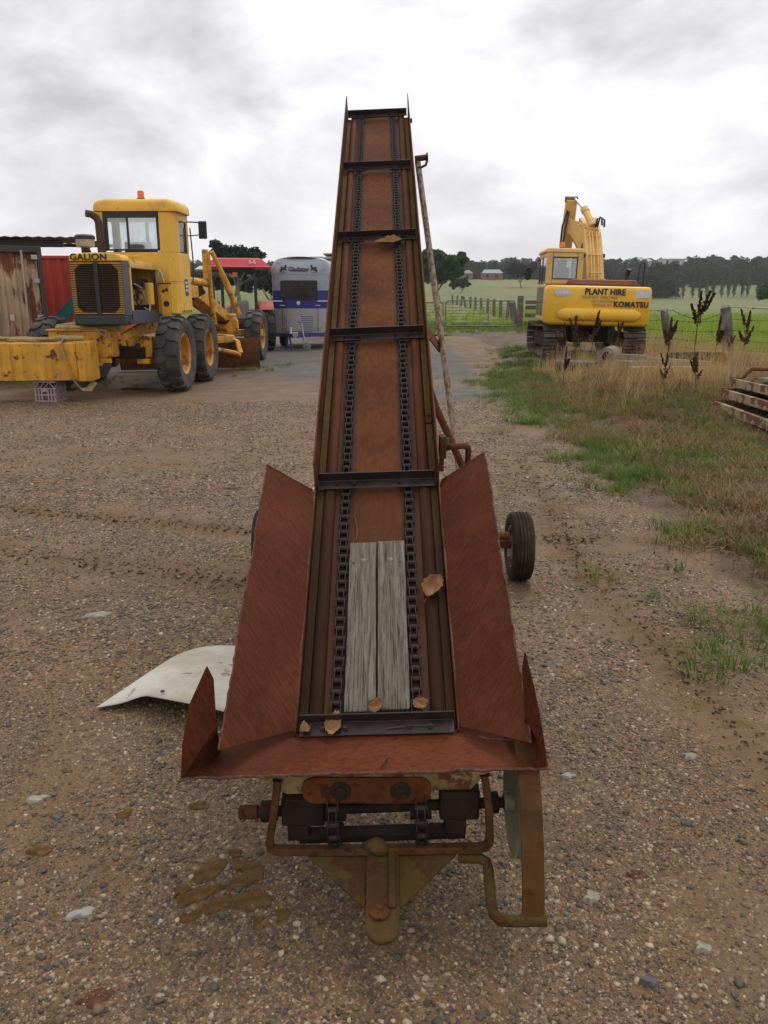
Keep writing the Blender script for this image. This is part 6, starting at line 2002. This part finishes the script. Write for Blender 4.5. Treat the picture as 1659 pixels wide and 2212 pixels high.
# broken ochre slab in the left foreground
gsl = 'pieces of the broken ochre slab'
for ol, lb in zip([[[-0.483, 2.111], [-0.441, 2.105], [-0.44, 2.077], [-0.468, 2.072]],
                   [[-0.548, 2.045], [-0.477, 2.077], [-0.468, 2.05], [-0.498, 1.982], [-0.529, 1.957], [-0.567, 1.967]],
                   [[-0.464, 2.066], [-0.38, 2.055], [-0.359, 2.034], [-0.353, 1.972], [-0.388, 1.967], [-0.425, 2.013], [-0.455, 2.018]],
                   [[-0.61, 1.942], [-0.574, 1.967], [-0.553, 1.937], [-0.582, 1.913], [-0.597, 1.903]],
                   [[-0.593, 1.903], [-0.544, 1.932], [-0.474, 1.967], [-0.462, 1.942], [-0.515, 1.893], [-0.569, 1.861]],
                   [[-0.462, 1.942], [-0.41, 2.013], [-0.38, 1.962], [-0.438, 1.927]],
                   [[-0.432, 1.913], [-0.363, 1.942], [-0.32, 1.913], [-0.319, 1.875], [-0.383, 1.852], [-0.423, 1.865]],
                   [[-0.513, 1.884], [-0.437, 1.922], [-0.428, 1.875], [-0.482, 1.838], [-0.507, 1.829]],
                   [[-0.568, 1.829], [-0.513, 1.856], [-0.502, 1.833], [-0.549, 1.807]],
                   [[-0.366, 1.829], [-0.332, 1.829], [-0.323, 1.789], [-0.352, 1.781]],
                   [[-0.303, 1.861], [-0.269, 1.865], [-0.262, 1.829], [-0.293, 1.807]]],
                  ["small ochre slab piece at the very back of the broken slab", "long ochre slab piece at the back left of the broken slab", "broad ochre slab piece at the back right of the broken slab", "small ochre slab piece at the far left of the broken slab", "long ochre slab piece across the middle left of the broken slab", "narrow ochre slab piece in the middle of the broken slab", "squarish ochre slab piece at the front right of the broken slab", "ochre slab piece at the front middle of the broken slab", "thin ochre slab piece at the front left corner of the broken slab", "round ochre fragment in front of the broken slab", "loose ochre fragment between the slab and the drawbar"]):
    # subdivide and roughen the outline
    o2 = []
    for i in range(len(ol)):
        a_, b_ = ol[i], ol[(i + 1) % len(ol)]
        for q in (0, .25, .5, .75):
            p = Vector((a_[0] + (b_[0] - a_[0]) * q, a_[1] + (b_[1] - a_[1]) * q, 0))
            o2.append((p.x + .007 * mnoise.noise(p * 45), p.y + .007 * mnoise.noise(p * 45 + Vector((9, 4, 1)))))
    cx_ = sum(p[0] for p in o2) / len(o2); cy_ = sum(p[1] for p in o2) / len(o2)
    o = stone_mesh([(p[0] - cx_, p[1] - cy_) for p in o2], .0065, .9).build('slab_piece', M_ochs, None, 60)
    o.location = (cx_, cy_, gz(cx_, cy_) - .001)
    tag(o, lb, 'stone', gsl)
for mt, x_, y_, rx, ry, h_, lb in ((M_white_st, -.835, 1.845, .036, .018, .014, 'white angular stone in the left foreground gravel'), (M_white_st, -1.18, 2.36, .034, .018, .014, 'white stone near the left edge above a grey one'),
                                   (M_slate, -1.07, 2.27, .022, .013, .010, 'blue-grey flat stone near the left edge'), (M_ochs, -1.06, 2.10, .034, .022, .010, 'flat ochre stone near the left edge of the gravel'),
                                   (M_redst, -.70, 1.57, .045, .026, .005, 'red-brown flat stone in the bottom left foreground'), (M_redst, .745, 2.0, .032, .020, .004, 'red-brown clay stone right of the belt guard'),
                                   (M_pale, .585, 1.90, .030, .018, .016, 'cream pebble stone right of the bent rod'), (M_slate, .66, 1.615, .024, .016, .018, 'grey oval stone in the bottom right foreground'),
                                   (M_pale, 1.13, 2.62, .034, .018, .016, 'cream oval stone on the right of the gravel'), (M_ochs, -.86, 2.28, .026, .018, .010, 'small ochre stone left of the hopper corner'),
                                   (M_ochs, -.62, 2.33, .034, .020, .010, 'ochre stone just left of the hopper lip'), (M_pale, .83, 1.72, .026, .017, .016, 'pale stone low on the right of the gravel'),
                                   (M_white_st, .655, 2.50, .022, .014, .012, 'small white stone right of the hopper corner'), (M_redst, -1.35, 6.9, .10, .03, .010, 'flat orange stone far out on the left gravel')):
    stone(mt, x_, y_, rx, ry, h_, lb, random.uniform(-.5, .8))

# puddle by the gate track
pud, t, b = newmat('puddle_water')
b.inputs['Base Color'].default_value = (.05, .045, .04, 1); b.inputs['Roughness'].default_value = .03
for x_, y_, rx, ry in ((2.15, 30.6, .75, .42), (-4.6, 14.75, .32, .10)):
    ol = blob(x_, y_, rx, ry, .1, 22, .2)
    zq = gz(x_, y_) + .012
    o = MB().add([(p[0], p[1], zq) for p in ol], [tuple(range(22))]).build('puddle', pud)
    tag(o, kind='structure')

# ------------------------------------------------------------------ fence of leaning timber posts and barbed wire
M_post = mat('lichened_grey_post', (.12, .10, .078), .9, var=.35, scale=8, dirt=.42, dirtcol=(.36, .38, .33), rust=.30, rustcol=(.05, .035, .028), rscale=7, stretch=(1, 1, .5), bump=.7, bscale=50)
M_timber = mat('grey_yard_timber', (.125, .10, .08), .9, var=.35, scale=8, stretch=(.3, 1, 1), dirt=.3, dirtcol=(.22, .22, .18), bump=.6)
M_wire = mat('rusty_barbed_wire', (.06, .045, .038), .7, .3, var=.3)
fp = [(10.6, 14.5, 1.15, 0, 0), (8.05, 19.0, 1.14, .05, R(-12)), (7.2, 20.5, 1.04, .02, R(-15)), (6.45, 23.8, 1.1, 0, 3e-2), (6.5, 28.5, 1.1, 0, -.05)]
fence_posts = []
labs = ['leaning grey post at the far right end of the wire fence', 'stout lichen-covered fence post leaning among brown weeds', 'thinner grey fence post leaning right beside the excavator', 'fence post standing behind the excavator', 'fence post behind the excavator near the timber yard rails']
for (x_, y_, h_, lx, ly), lb in zip(fp, labs):
    po = thing('fence_post', lb, 'fence post', (x_, y_, gz(x_, y_)), 0, 'posts of the wire fence')
    po.rotation_euler = (lx, ly, .2)
    r_ = .135 if 'stout' in lb else .10
    mb = MB()
    vs_, fs_ = [], []
    for i, z_ in enumerate(np.linspace(-.05, h_, 10)):
        for k in range(10):
            a_ = 2 * PI * k / 10
            q = r_ * (1.05 - .12 * z_) * (1 + .22 * mnoise.noise(Vector((math.cos(a_) * 2, math.sin(a_) * 2, z_ * 2.5 + x_))))
            vs_.append((q * math.cos(a_), q * math.sin(a_) * .8, z_ + (random.uniform(-.03, .03) if i == 9 else 0)))
    for i in range(9):
        for k in range(10):
            j = (k + 1) % 10
            fs_.append((i * 10 + k, i * 10 + j, i * 10 + 10 + j, i * 10 + 10 + k))
    fs_.append(tuple(90 + k for k in range(10)))
    mb.add(vs_, fs_).build('post', M_post, po, 40)
    for hw_ in (.92, .72, .52, .33):
        MB().tube((-r_ * .95, -.03, h_ * hw_), (-r_ * 1.12, -.03, h_ * hw_ + .01), .008, 6).build('staple', M_wire, po)
for k, (hw_, lb) in enumerate(((.97, 'top strand of the barbed wire fence, sagging between the posts'), (.74, 'second strand of the barbed wire fence from the top'), (.52, 'third strand of the barbed wire fence from the top'),
                               (.33, 'fourth strand of the barbed wire fence from the top'), (.15, 'lowest strand of the barbed wire fence in the dry grass'))):
    wi = thing('barbed_wire', lb, 'wire', (fp[0][0], fp[0][1], 0), 0, 'strands of barbed wire')
    mb = MB()
    for i in range(len(fp) - 1):
        a_, b_ = fp[i], fp[i + 1]
        za = gz(a_[0], a_[1]) + hw_ * a_[2]; zb_ = gz(b_[0], b_[1]) + hw_ * b_[2]
        sag = (.26 if (k == 0 and i == 1) else .04 + .03 * random.random())
        pts = []
        for q in np.linspace(0, 1, 11):
            pts.append((a_[0] + (b_[0] - a_[0]) * q - fp[0][0] - .04, a_[1] + (b_[1] - a_[1]) * q - fp[0][1] - .09, za + (zb_ - za) * q - sag * (1 - abs(2 * q - 1) ** 1.4) + random.uniform(-.008, .008)))
        mb = MB().path(pts, .0055, 5)
        w_o = mb.build('strand', M_wire, wi)
        bm2 = MB()
        for q in range(1, 10):
            p = Vector(pts[q])
            bm2.box(p, (.012, .05, .03), (random.random(), random.random(), 0))
        bb_ = bm2.build('barbs', M_wire, w_o); bb_['kind'] = 'stuff'

# ------------------------------------------------------------------ steel farm gates and timber yard fence
GY_ = 36.4
M_galv = mat('dull_gate_pipe', (.16, .16, .155), .55, .4, var=.2, rust=.2)


def farm_gate(x0, x1_, label):
    gt = thing('farm_gate', label, 'gate', (x0, GY_, gz((x0 + x1_) / 2, GY_)), 0, 'pair of pipe gates')
    wd = x1_ - x0; z0, z1, r_ = .08, 1.16, .14
    fr = [(0, 0, z0)] + [(0, 0, z1 - r_)] + [(r_ - r_ * math.cos(a_), 0, z1 - r_ + r_ * math.sin(a_)) for a_ in np.linspace(.3, PI / 2, 4)] + [(wd - r_ + r_ * math.sin(a_), 0, z1 - r_ + r_ * math.cos(a_)) for a_ in np.linspace(0, PI / 2, 5)] + [(wd, 0, z0), (0, 0, z0)]
    MB().path(fr, .026, 8, up=(0, 1, 0)).build('frame', M_galv, gt, 40)
    MB().tube((wd * .62, 0, z0), (wd * .62, 0, z1), .018, 8).build('upright', M_galv, gt)
    for k in range(7):
        z_ = z0 + (z1 - z0) * (k + 1) / 8.2
        MB().tube((0, 0, z_), (wd, 0, z_), .009, 6).build('wire', M_galv, gt)
    for k in range(1, 10):
        MB().tube((wd * k / 10, 0, z0), (wd * k / 10, 0, z1 - .1), .006, 5).build('mesh_wire', M_galv, gt)
    return gt


farm_gate(2.72, 5.78, 'wide pipe-and-mesh farm gate next to the timber yard rails')
farm_gate(-.30, 2.62, 'pipe-and-mesh farm gate partly hidden behind the white elevator pole')
gp_ = MB().box((0, 0, .68), (.24, .22, 1.46)).build('gate_post', M_timber, None, bevel=.02); gp_.location = (6.0, 36.3, gz(6, 36.3) - .04)
tag(gp_, 'thick grey timber gate post at the end of the yard rails', 'post')
yr = thing('yard_fence', 'grey timber rail fence running behind the excavator cab', 'fence', (6.15, 36.2, gz(6.2, 36.2)), R(-16))
for z_ in (.18, .52, .88, 1.10):
    MB().box((1.7, 0, z_), (3.3, .05, .17), (0, R(random.uniform(-1.2, 1.2)), 0)).build('rail', M_timber, yr, bevel=.01)
for x_ in (.75, 1.9, 3.2):
    MB().bb(x_ - .1, x_ + .1, .05, .2, -.05, 1.25).build('post', M_timber, yr, bevel=.02)
for k in range(14):
    q = k / 13
    x_, y_ = 6.5 + 2.0 * q ** 1.3, 39.5 + 62 * q ** 1.6
    o = MB().box((0, 0, .52), (.16, .14, 1.15)).build('paddock_post', M_timber, None, bevel=.02)
    o.location = (x_, y_, gz(x_, y_) - .05); o.rotation_euler = (random.uniform(-.08, .08), random.uniform(-.22, .12), random.uniform(0, 1))
    tag(o, ORD[k] + ' grey paddock post from the gate in the line leading away', 'post', 'paddock posts beyond the gate')

# ------------------------------------------------------------------ scrap and timber in the long grass
M_oldwood = mat('silvered_planks', (.22, .21, .17), .9, var=.35, scale=9, stretch=(.4, 3, 1), dirt=.3, dirtcol=(.14, .13, .08), bump=.6)


def plank(x_, y_, ln, wd, th, rz, z_, label, mt=M_oldwood, tilt=0):
    o = MB().box((0, 0, th / 2), (ln, wd, th)).build('timber_plank', mt, None, bevel=.006)
    o.location = (x_, y_, gz(x_, y_) + z_); o.rotation_euler = (0, tilt, rz)
    return tag(o, label, 'plank', 'old timber in the grass')


plank(5.25, 16.6, 1.7, .20, .06, -.25, .02, 'lowest silvered plank of the timber heap')
plank(5.05, 16.75, 1.3, .16, .05, -.55, .085, 'silvered plank slanting across the timber heap')
plank(4.95, 16.9, 1.1, .14, .05, -.75, .14, 'topmost silvered plank of the timber heap by the log')
plank(5.45, 16.3, 1.5, .12, .07, -.08, .02, 'narrow grey-green beam in front of the timber heap')
plank(6.05, 16.35, 1.0, .22, .10, -.28, .02, 'thick grey-green timber block behind the tall dock weed', tilt=.06)
plank(5.35, 15.4, 1.3, .30, .04, .05, .02, 'pale pinkish board half sunk in dry grass', mat('pale_pink_board', (.42, .33, .29), .85, var=.2, scale=8, dirt=.3))
lg = thing('hollow_log', 'short round grey-brown log lying in front of the excavator tracks', 'log', (4.72, 17.0, gz(4.72, 17.0) + .17), R(-24))
lm_ = MB().lathe([(.001, -.42), (.10, -.42), (.165, -.40), (.17, -.2), (.165, .2), (.16, .42), (.001, .43)], (0, 0, 0), 'y', 20)
lm_.v = [tuple(Vector(p) * (1 + .06 * mnoise.noise(Vector(p) * 9))) for p in lm_.v]
lm_.build('trunk', mat('grey_bark', (.20, .155, .125), .9, var=.3, scale=9, bump=.7, bscale=40), lg, 50)
MB().lathe([(.001, -.425), (.085, -.4235)], (0, 0, 0), 'y', 16).build('hollow', M_dark, lg)
rt = thing('black_pipe', 'crushed black pipe half buried in dry grass', 'pipe', (3.78, 16.05, gz(3.78, 16.05) + .09), R(70))
MB().path([(0, -.40, 0), (0, .0, .01), (.02, .38, 0)], .12, 14).build('pipe', M_black, rt, 40)
MB().path([(.02, .385, 0), (.02, .39, 0)], .10, 14).build('mouth', M_dark, rt)
o = MB().lathe([(.001, -.6), (.10, -.58), (.13, 0), (.11, .55), (.001, .58)], (0, 0, 0), 'x', 12)
o.v = [tuple(Vector(p) * (1 + .12 * mnoise.noise(Vector(p) * 6))) for p in o.v]
o = o.build('dark_log', M_dark, None, 50); o.location = (6.5, 16.9, gz(6.5, 16.9) + .12); o.rotation_euler = (0, 0, -.12)
tag(o, 'dark rotten log behind the dry grass below the fence', 'log')

# rusty steel frames stacked on the right
M_framer = mat('rusted_cream_channel', (.33, .25, .15), .85, var=.25, scale=7, rust=.70, rustcol=(.135, .05, .026), rscale=5, bump=.4)
for k, (x_, y_, z_, rz, ln, lb) in enumerate(((4.84, 10.15, .05, -1.74, 2.0, 'lowest rusty steel channel frame of the stack at the right'), (5.06, 10.38, .18, -1.70, 1.9, 'middle rusty channel frame with cream paint in the stack'),
                                               (5.24, 10.55, .31, -1.66, 1.8, 'topmost rusty channel frame of the stack'))):
    fo = thing('steel_frame', lb, 'steel frame', (x_, y_, gz(x_, y_) + z_), rz + .12, 'stacked steel frames')
    for s_ in (-1, 1):
        MB().prism([(-ln / 2, s_ * .30, 0), (-ln / 2, s_ * .30, .11), (-ln / 2, s_ * .24, .11), (-ln / 2, s_ * .24, .102), (-ln / 2, s_ * .292, .102), (-ln / 2, s_ * .292, .008), (-ln / 2, s_ * .24, .008), (-ln / 2, s_ * .24, 0)], (ln, 0, 0)).build('side_channel', M_framer, fo)
    MB().bb(-ln / 2 + .02, ln / 2 - .02, -.285, .285, .008, .014).build('web_plate', M_framer, fo)
    MB().bb(-ln / 2 + .05, -ln / 2 + .55, -.22, .22, .015, .03).build('rust_plate', M_rust_or, fo, bevel=.004)
    MB().bb(-ln / 2 - .012, -ln / 2 - .001, -.30, .30, 0, .12).build('end_plate', M_framer, fo)
    for s_ in (-.18, .18):
        MB().lathe([(.001, -ln / 2 - .014), (.018, -ln / 2 - .014), (.019, -ln / 2 - .011)], (0, s_, .06), 'x', 10).build('bolt_hole', M_black, fo)
ar = MB().path([(-.35, 0, 0), (-.25, 0, .12), (.15, 0, .12), (.25, 0, 0)], .025, 6).build('bent_bar', M_rust_or, None, 40)
ar.location = (5.28, 11.0, gz(5.28, 11.0) + .43); ar.rotation_euler = (0, 0, -.3)
tag(ar, 'bent rusty bar on top of the stacked steel frames', 'bar')
og = on_ground(MB().box((5.34, 10.5, gz(5.34, 10.5) + .45), (1.1, .16, .05), (0, 0, -1.3)), 'timber_plank', M_oldwood, 'grey plank lying along the top of the stacked steel frames', 'plank', 'old timber in the grass', bevel=.006)

# ------------------------------------------------------------------ dock weeds with brown seed spikes
M_dock = leafmat('dock_seed_brown', [(.045, .016, .010), (.085, .035, .018), (.13, .06, .03)], .15, .8, 9)


def dock_mesh(seed, nb):
    rs = random.Random(seed)
    stems, seeds = MB(), MB()

    def spike(p, d, ln, dens):
        for q in range(dens):
            f = q / dens
            c_ = p + d * (ln * f)
            for w_ in range(4):
                o_ = Vector((rs.uniform(-1, 1), rs.uniform(-1, 1), rs.uniform(-.6, .8))) * .034 * (1.15 - f)
                s_ = rs.uniform(.015, .028)
                a_ = Vector((rs.uniform(-1, 1), rs.uniform(-1, 1), rs.uniform(-1, 1))).normalized() * s_
                b_ = a_.orthogonal().normalized() * s_
                seeds.add([c_ + o_ - a_, c_ + o_ - b_, c_ + o_ + a_, c_ + o_ + b_], [(0, 1, 2, 3)])
    lean = Vector((rs.uniform(-.15, .15), rs.uniform(-.15, .15), 1)).normalized()
    stems.path([Vector((0, 0, -.02)), lean * .5, lean * 1.0], [.008, .006, .003], 5)
    spike(lean * .55, lean, .47, 26)
    for k in range(nb):
        z_ = rs.uniform(.25, .65); az = rs.uniform(0, 6.28); an = rs.uniform(.3, .6)
        d = Vector((math.cos(az) * math.sin(an), math.sin(az) * math.sin(an), math.cos(an)))
        p0 = lean * z_; ln = rs.uniform(.25, .45)
        stems.path([p0, p0 + d * ln], [.005, .002], 5)
        spike(p0 + d * ln * .25, (d + Vector((0, 0, .15))).normalized(), ln * .85, 20)
    return stems.mesh('stalk', M_dock), seeds.mesh('seed_spikes', M_dock)


docks = [dock_mesh(11 + i, 3 + i % 4) for i in range(5)]
for i, (x_, y_, h_, lb) in enumerate(((6.75, 17.7, 1.45, 'tallest branching brown dock weed between the two fence posts'), (7.0, 17.2, .95, 'broad brown dock weed in front of the barbed wire between the posts'), (7.75, 17.6, 1.05, 'forked brown dock weed just right of the lichen-covered post'),
                                       (6.35, 18.2, .80, 'slim brown dock weed right of the thinner fence post'), (5.95, 17.0, .95, 'dark dock weed rising beside the grey-green timber block'), (7.35, 17.3, .55, 'low dock weed at the foot of the lichen-covered post'),
                                       (3.95, 17.9, .85, 'reddish dock weed in front of the left excavator track'), (4.20, 17.8, .95, 'dock weed standing under the left of the counterweight'), (4.55, 17.95, 1.0, 'tall dock weed under the middle of the counterweight'),
                                       (4.40, 18.1, .75, 'short dock weed between two taller ones under the counterweight'), (5.15, 18.0, .8, 'dock weed beside the right excavator track'), (3.2, 14.4, .70, 'thin dead weed stalk in the dry grass left of the debris'),
                                       (4.35, 12.6, .55, 'dark dead weed in the brown grass in front of the pale board'), (4.75, 12.2, .6, 'dark dead weed nearest the stacked steel frames'), (5.9, 19.4, .7, 'small dock weed by the fence wire behind the right track'))):
    st_m, sd_m = docks[i % 5]
    dk = thing('dock_weed', lb, 'weed', (x_, y_, gz(x_, y_)), random.uniform(0, 6), 'dock weeds along the fence')
    dk.scale = (h_, h_, h_)
    s_o = link('stalk', st_m, dk); link('seed_spikes', sd_m, dk)['kind'] = 'stuff'

# ------------------------------------------------------------------ trees
M_leafd = leafmat('dark_green_leaves', [(.012, .030, .008), (.030, .066, .016), (.055, .105, .028), (.085, .14, .045)], .3, .6, .8)
M_leafg = leafmat('grey_green_leaves', [(.016, .026, .014), (.032, .048, .025), (.055, .072, .036)], .25, .65, .4)
M_bark = mat('grey_tree_bark', (.17, .15, .125), .9, var=.3, scale=5, bump=.5)


def crown_mesh(clumps, per, size, mt, seed):
    """leaf faces spread through several uneven clumps"""
    rs = np.random.default_rng(seed)
    vs_, fs_ = [], []
    for (cx_, cy_, cz_, rx, rz) in clumps:
        n_ = int(per * rx * rx)
        d = rs.normal(size=(n_, 3)); d /= np.linalg.norm(d, axis=1)[:, None]
        r_ = rs.random(n_) ** .45
        P = np.stack([cx_ + d[:, 0] * r_ * rx, cy_ + d[:, 1] * r_ * rx, cz_ + d[:, 2] * r_ * rz], 1)
        for p in P:
            a_ = rs.normal(size=3); a_ /= np.linalg.norm(a_); b_ = np.cross(a_, rs.normal(size=3)); b_ /= np.linalg.norm(b_)
            s_ = size * rs.uniform(.6, 1.3)
            k = len(vs_)
            vs_ += [tuple(p - a_ * s_), tuple(p - b_ * s_ * .55), tuple(p + a_ * s_), tuple(p + b_ * s_ * .55)]
            fs_.append((k, k + 1, k + 2, k + 3))
    me = bpy.data.meshes.new('crown'); me.from_pydata(vs_, [], fs_); me.materials.append(mt); me.update()
    return me


def tree(x_, y_, h_, w_, label, mt=M_leafd, seed=1, trunk_h=.35, leaf_=.11, per=420, name='tree', group=None, nlimb=6, flat=.75):
    rs = random.Random(seed)
    t_ = thing(name, label, 'tree', (x_, y_, gz(x_, y_) - .05), 0, group)
    tk = MB(); tips = []
    top = Vector((rs.uniform(-.1, .1) * w_, 0, h_ * trunk_h))
    tk.path([(0, 0, -.1), top * .5, top], [h_ * .035, h_ * .028, h_ * .022], 8)
    for k in range(nlimb):
        az = 2 * PI * k / nlimb + rs.uniform(-.4, .4); q = rs.uniform(.45, .95)
        e_p = Vector((math.cos(az) * w_ * .36 * q, math.sin(az) * w_ * .36 * q, h_ * rs.uniform(.55, .86)))
        mid = (top + e_p) * .5 + Vector((0, 0, -h_ * .03))
        tk.path([top * rs.uniform(.75, 1), mid, e_p], [h_ * .014, h_ * .010, h_ * .004], 6)
        tips.append(e_p)
    tk.build('trunk', M_bark, t_, 40)
    cl = [(0, 0, h_ * .80, w_ * .26, h_ * .18)]
    for p in tips:
        r_ = w_ * rs.uniform(.12, .20)
        cl.append((p.x, p.y, p.z, r_, r_ * flat))
        for _q in range(4):
            p2 = p + Vector((rs.uniform(-1, 1), rs.uniform(-1, 1), rs.uniform(-.7, .8))) * w_ * .20
            cl.append((p2.x, p2.y, p2.z, r_ * rs.uniform(.4, .75), r_ * rs.uniform(.3, .55)))
    link('crown', crown_mesh(cl, per, leaf_, mt, seed), t_)
    return t_


tree(7.3, 108, 5.9, 7.6, 'round dark green tree standing beyond the gate behind the elevator', M_leafd, 3, .26, .17, 1100, nlimb=12, flat=1.0)
tree(-10.4, 60, 4.9, 4.2, 'round-headed tree with pale bare limbs behind the tractor sunshade', M_leafg, 8, .42, .10, 1500, nlimb=8)
tree(-13.6, 75, 4.0, 4.4, 'grey-green bushy tree left of the tractor sunshade post', M_leafg, 9, .25, .12, 1100)
tree(-9.0, 66, 3.0, 3.6, 'low grey-green bush seen between sunshade posts', M_leafg, 10, .2, .10, 1100)
tree(-8.6, 90, 2.6, 5.0, 'wide grey scrub bush just left of the horse float', M_leafg, 12, .15, .12, 800)
tree(39, 236, 6.4, 8.4, 'lone dark tree on the paddock left of the excavator cab', M_leafg, 13, .25, .30, 380)
tree(56.5, 118, 3.6, 6.0, 'dark bush at the right edge of the pasture', M_leafd, 14, .06, .2, 600)
tree(17.5, 190, 3.2, 5.4, 'low scrub bush in the paddock beyond the gate', M_leafg, 15, .2, .2, 500)
tree(47, 420, 6.5, 8.0, 'dark tree beside the distant red-walled shed', M_leafg, 16, .2, .4, 260)

# poplar row along the far pasture
pc_ = []
for q in range(9):
    z_ = 1.0 + q * .62
    pc_.append((random.uniform(-.12, .12), random.uniform(-.12, .12), z_, .62 - .055 * abs(q - 3), .55))
pop_crown = crown_mesh(pc_, 230, .17, M_leafd, 77)
pop_trunk = MB().path([(0, 0, -.2), (0, 0, 3), (0, 0, 5.5)], [.14, .09, .03], 6).mesh('trunk', M_bark)
for k in range(24):
    dx_ = 1318 + k * 15.2 + random.uniform(-4, 4)
    yy = 268 + .35 * k; xx = (dx_ + 140 - 829.5) / 1726 * yy * .973
    if xx / yy > .52:
        break
    pt = thing('poplar_tree', ORD[k] + ' narrow poplar from the left in the row along the far pasture', 'tree', (xx, yy, gz(xx, yy)), random.uniform(0, 6), 'poplar row')
    sc_ = random.uniform(.8, 1.15) * (1.0 + .02 * k)
    pt.scale = (sc_ * 1.1, sc_ * 1.1, sc_)
    link('trunk', pop_trunk, pt); link('crown', pop_crown, pt)

# wooded ridge: gum trees that read as one mass
M_wood = leafmat('far_gum_leaves', [(.012, .022, .011), (.026, .040, .019), (.042, .056, .027), (.07, .085, .038)], .2, .7, .25, attr='tone')


def gum(seed):
    rs = np.random.default_rng(seed)
    cl = []
    for k in range(7):
        az = rs.uniform(0, 6.28); q = rs.uniform(0, 2.4)
        cl.append((math.cos(az) * q, math.sin(az) * q, rs.uniform(4.2, 7.8), rs.uniform(.9, 1.7), rs.uniform(.5, .9)))
    for k in range(3):
        az = rs.uniform(0, 6.28)
        cl.append((math.cos(az) * 1.3, math.sin(az) * 1.3, rs.uniform(1.0, 3.2), 1.5, 1.5))
    me = crown_mesh(cl, 24, .42, M_wood, seed)
    return me


gums = [gum(200 + i) for i in range(7)]
wx, wy = rng.uniform(-330, 330, 22000), rng.uniform(230, 640, 22000)
r_ = np.hypot(wx, wy); a_ = wx / wy
rmin = np.interp(a_, [-.6, -.2, .0, .19, .26, .30, .6], [300, 330, 368, 366, 330, 285, 292]) + (fbm(wx, wy, .02, 71) - .5) * 40
kk = (r_ > rmin) & (r_ < 600) & (np.abs(a_) < .56) & (rng.random(22000) < .85)
clear = (np.abs(a_ - .335) < .018) & (r_ > 390) & (r_ < 455)
clear2 = ((a_ > .352) & (r_ > 262) & (r_ < 352)) | ((a_ > .40) & (r_ > 262) & (r_ < 372))
kk &= ~clear & ~clear2 & ~((a_ < .19) & (fbm(wx, wy, .015, 73) < .32) & (r_ < 430) & (a_ < -.02))
wx, wy = wx[kk], wy[kk]
n = len(wx)
sc_ = np.where(rng.random(n) < .08, rng.uniform(1.1, 1.4, n), rng.uniform(.55, 1.0, n)) * (1 - .25 * ss(.2, .0, wx / wy))
rot = np.stack([np.zeros(n), np.zeros(n), rng.uniform(0, 6.28, n)], 1)
woods = scatter('woods', np.stack([wx, wy, ground_h(wx, wy) - .5], 1), rot, np.stack([sc_, sc_, sc_], 1), rng.integers(0, 7, n), gums)
tag(woods, 'dark eucalypt woods covering the distant ridge', 'woods', kind='stuff')

# ------------------------------------------------------------------ far houses
def house(x_, y_, w_, d_, h_, rh, wallc, roofc, label, name='farm_house', rz=0.0, lift=0.0):
    ho = thing(name, label, 'building', (x_, y_, gz(x_, y_) + lift), rz)
    mw = mat(name + '_wall_%d' % int(x_ * 3), wallc, .8); mr_ = mat(name + '_roof_%d' % int(x_ * 3), roofc, .6)
    MB().bb(-w_ / 2, w_ / 2, 0, d_, -1, h_).build('wall', mw, ho)
    MB().prism([(-w_ / 2 - .3, -.4, h_), (w_ / 2 + .3, -.4, h_), (w_ / 2 - 1.0, d_ / 2, h_ + rh), (-w_ / 2 + 1.0, d_ / 2, h_ + rh)], (0, .01, .12)).build('roof', mr_, ho)
    MB().prism([(-w_ / 2 - .3, d_ + .4, h_), (w_ / 2 + .3, d_ + .4, h_), (w_ / 2 - 1.0, d_ / 2, h_ + rh), (-w_ / 2 + 1.0, d_ / 2, h_ + rh)], (0, .01, .12)).build('roof', mr_, ho)
    for q in (-.25, .2):
        wi_ = MB().bb(w_ * q - .6, w_ * q + .6, -.06, -.002, h_ * .35, h_ * .75).build('window', M_black, ho)
        MB().bb(w_ * q - .7, w_ * q + .7, -.12, -.061, h_ * .30, h_ * .34).build('sill', mw, ho)
    return ho


house(44.5, 342, 8.2, 6, 2.6, 1.5, (.26, .10, .08), (.20, .27, .24), 'distant shed with red walls and pale green roof on the paddock')
house(33.0, 345, 7.5, 6, 2.4, 1.4, (.22, .15, .10), (.13, .11, .10), 'distant brown-roofed house beside the shed with red walls')
house(124, 402, 9.5, 7, 3.0, 1.6, (.40, .38, .36), (.34, .37, .42), 'far house with grey-blue roof among trees above the counterweight', lift=5.5)
house(140, 405, 11, 6, 2.6, 1.0, (.5, .5, .5), (.62, .62, .62), 'far white-roofed house among trees right of the excavator exhaust', lift=6.5)
for k, (x_, y_, c_, lb) in enumerate(((-70, 330, (.5, .5, .52), 'far pale-roofed house at the left of the distant rise'), (-60, 345, (.34, .36, .4), 'far grey-roofed house beside the pale-roofed one'), (-46, 360, (.40, .38, .36), 'far house just left of the horse float'))):
    house(x_, y_, 9, 6, 2.6, 1.4, (.35, .33, .3), c_, lb, lift=1.5)

# ------------------------------------------------------------------ moist air between here and the ridge
hzm = bpy.data.materials.new('moist_air'); hzm.use_nodes = True
ht = hzm.node_tree; ht.nodes.clear()
ho_ = nd(ht, 'ShaderNodeOutputMaterial'); hv = nd(ht, 'ShaderNodeVolumePrincipled')
hv.inputs['Color'].default_value = (.88, .89, .91, 1)
hv.inputs['Density'].default_value = .00033
lk(ht, hv.outputs[0], ho_.inputs['Volume'])
hzo = MB().bb(-1000, 1000, -80, 1200, -6, 60).build('haze', hzm)
tag(hzo, kind='stuff')

# every labelled top-level object that is neither setting nor stuff is a thing
for o in C.objects:
    if o.parent is None and 'label' in o and 'kind' not in o:
        o['kind'] = 'thing'
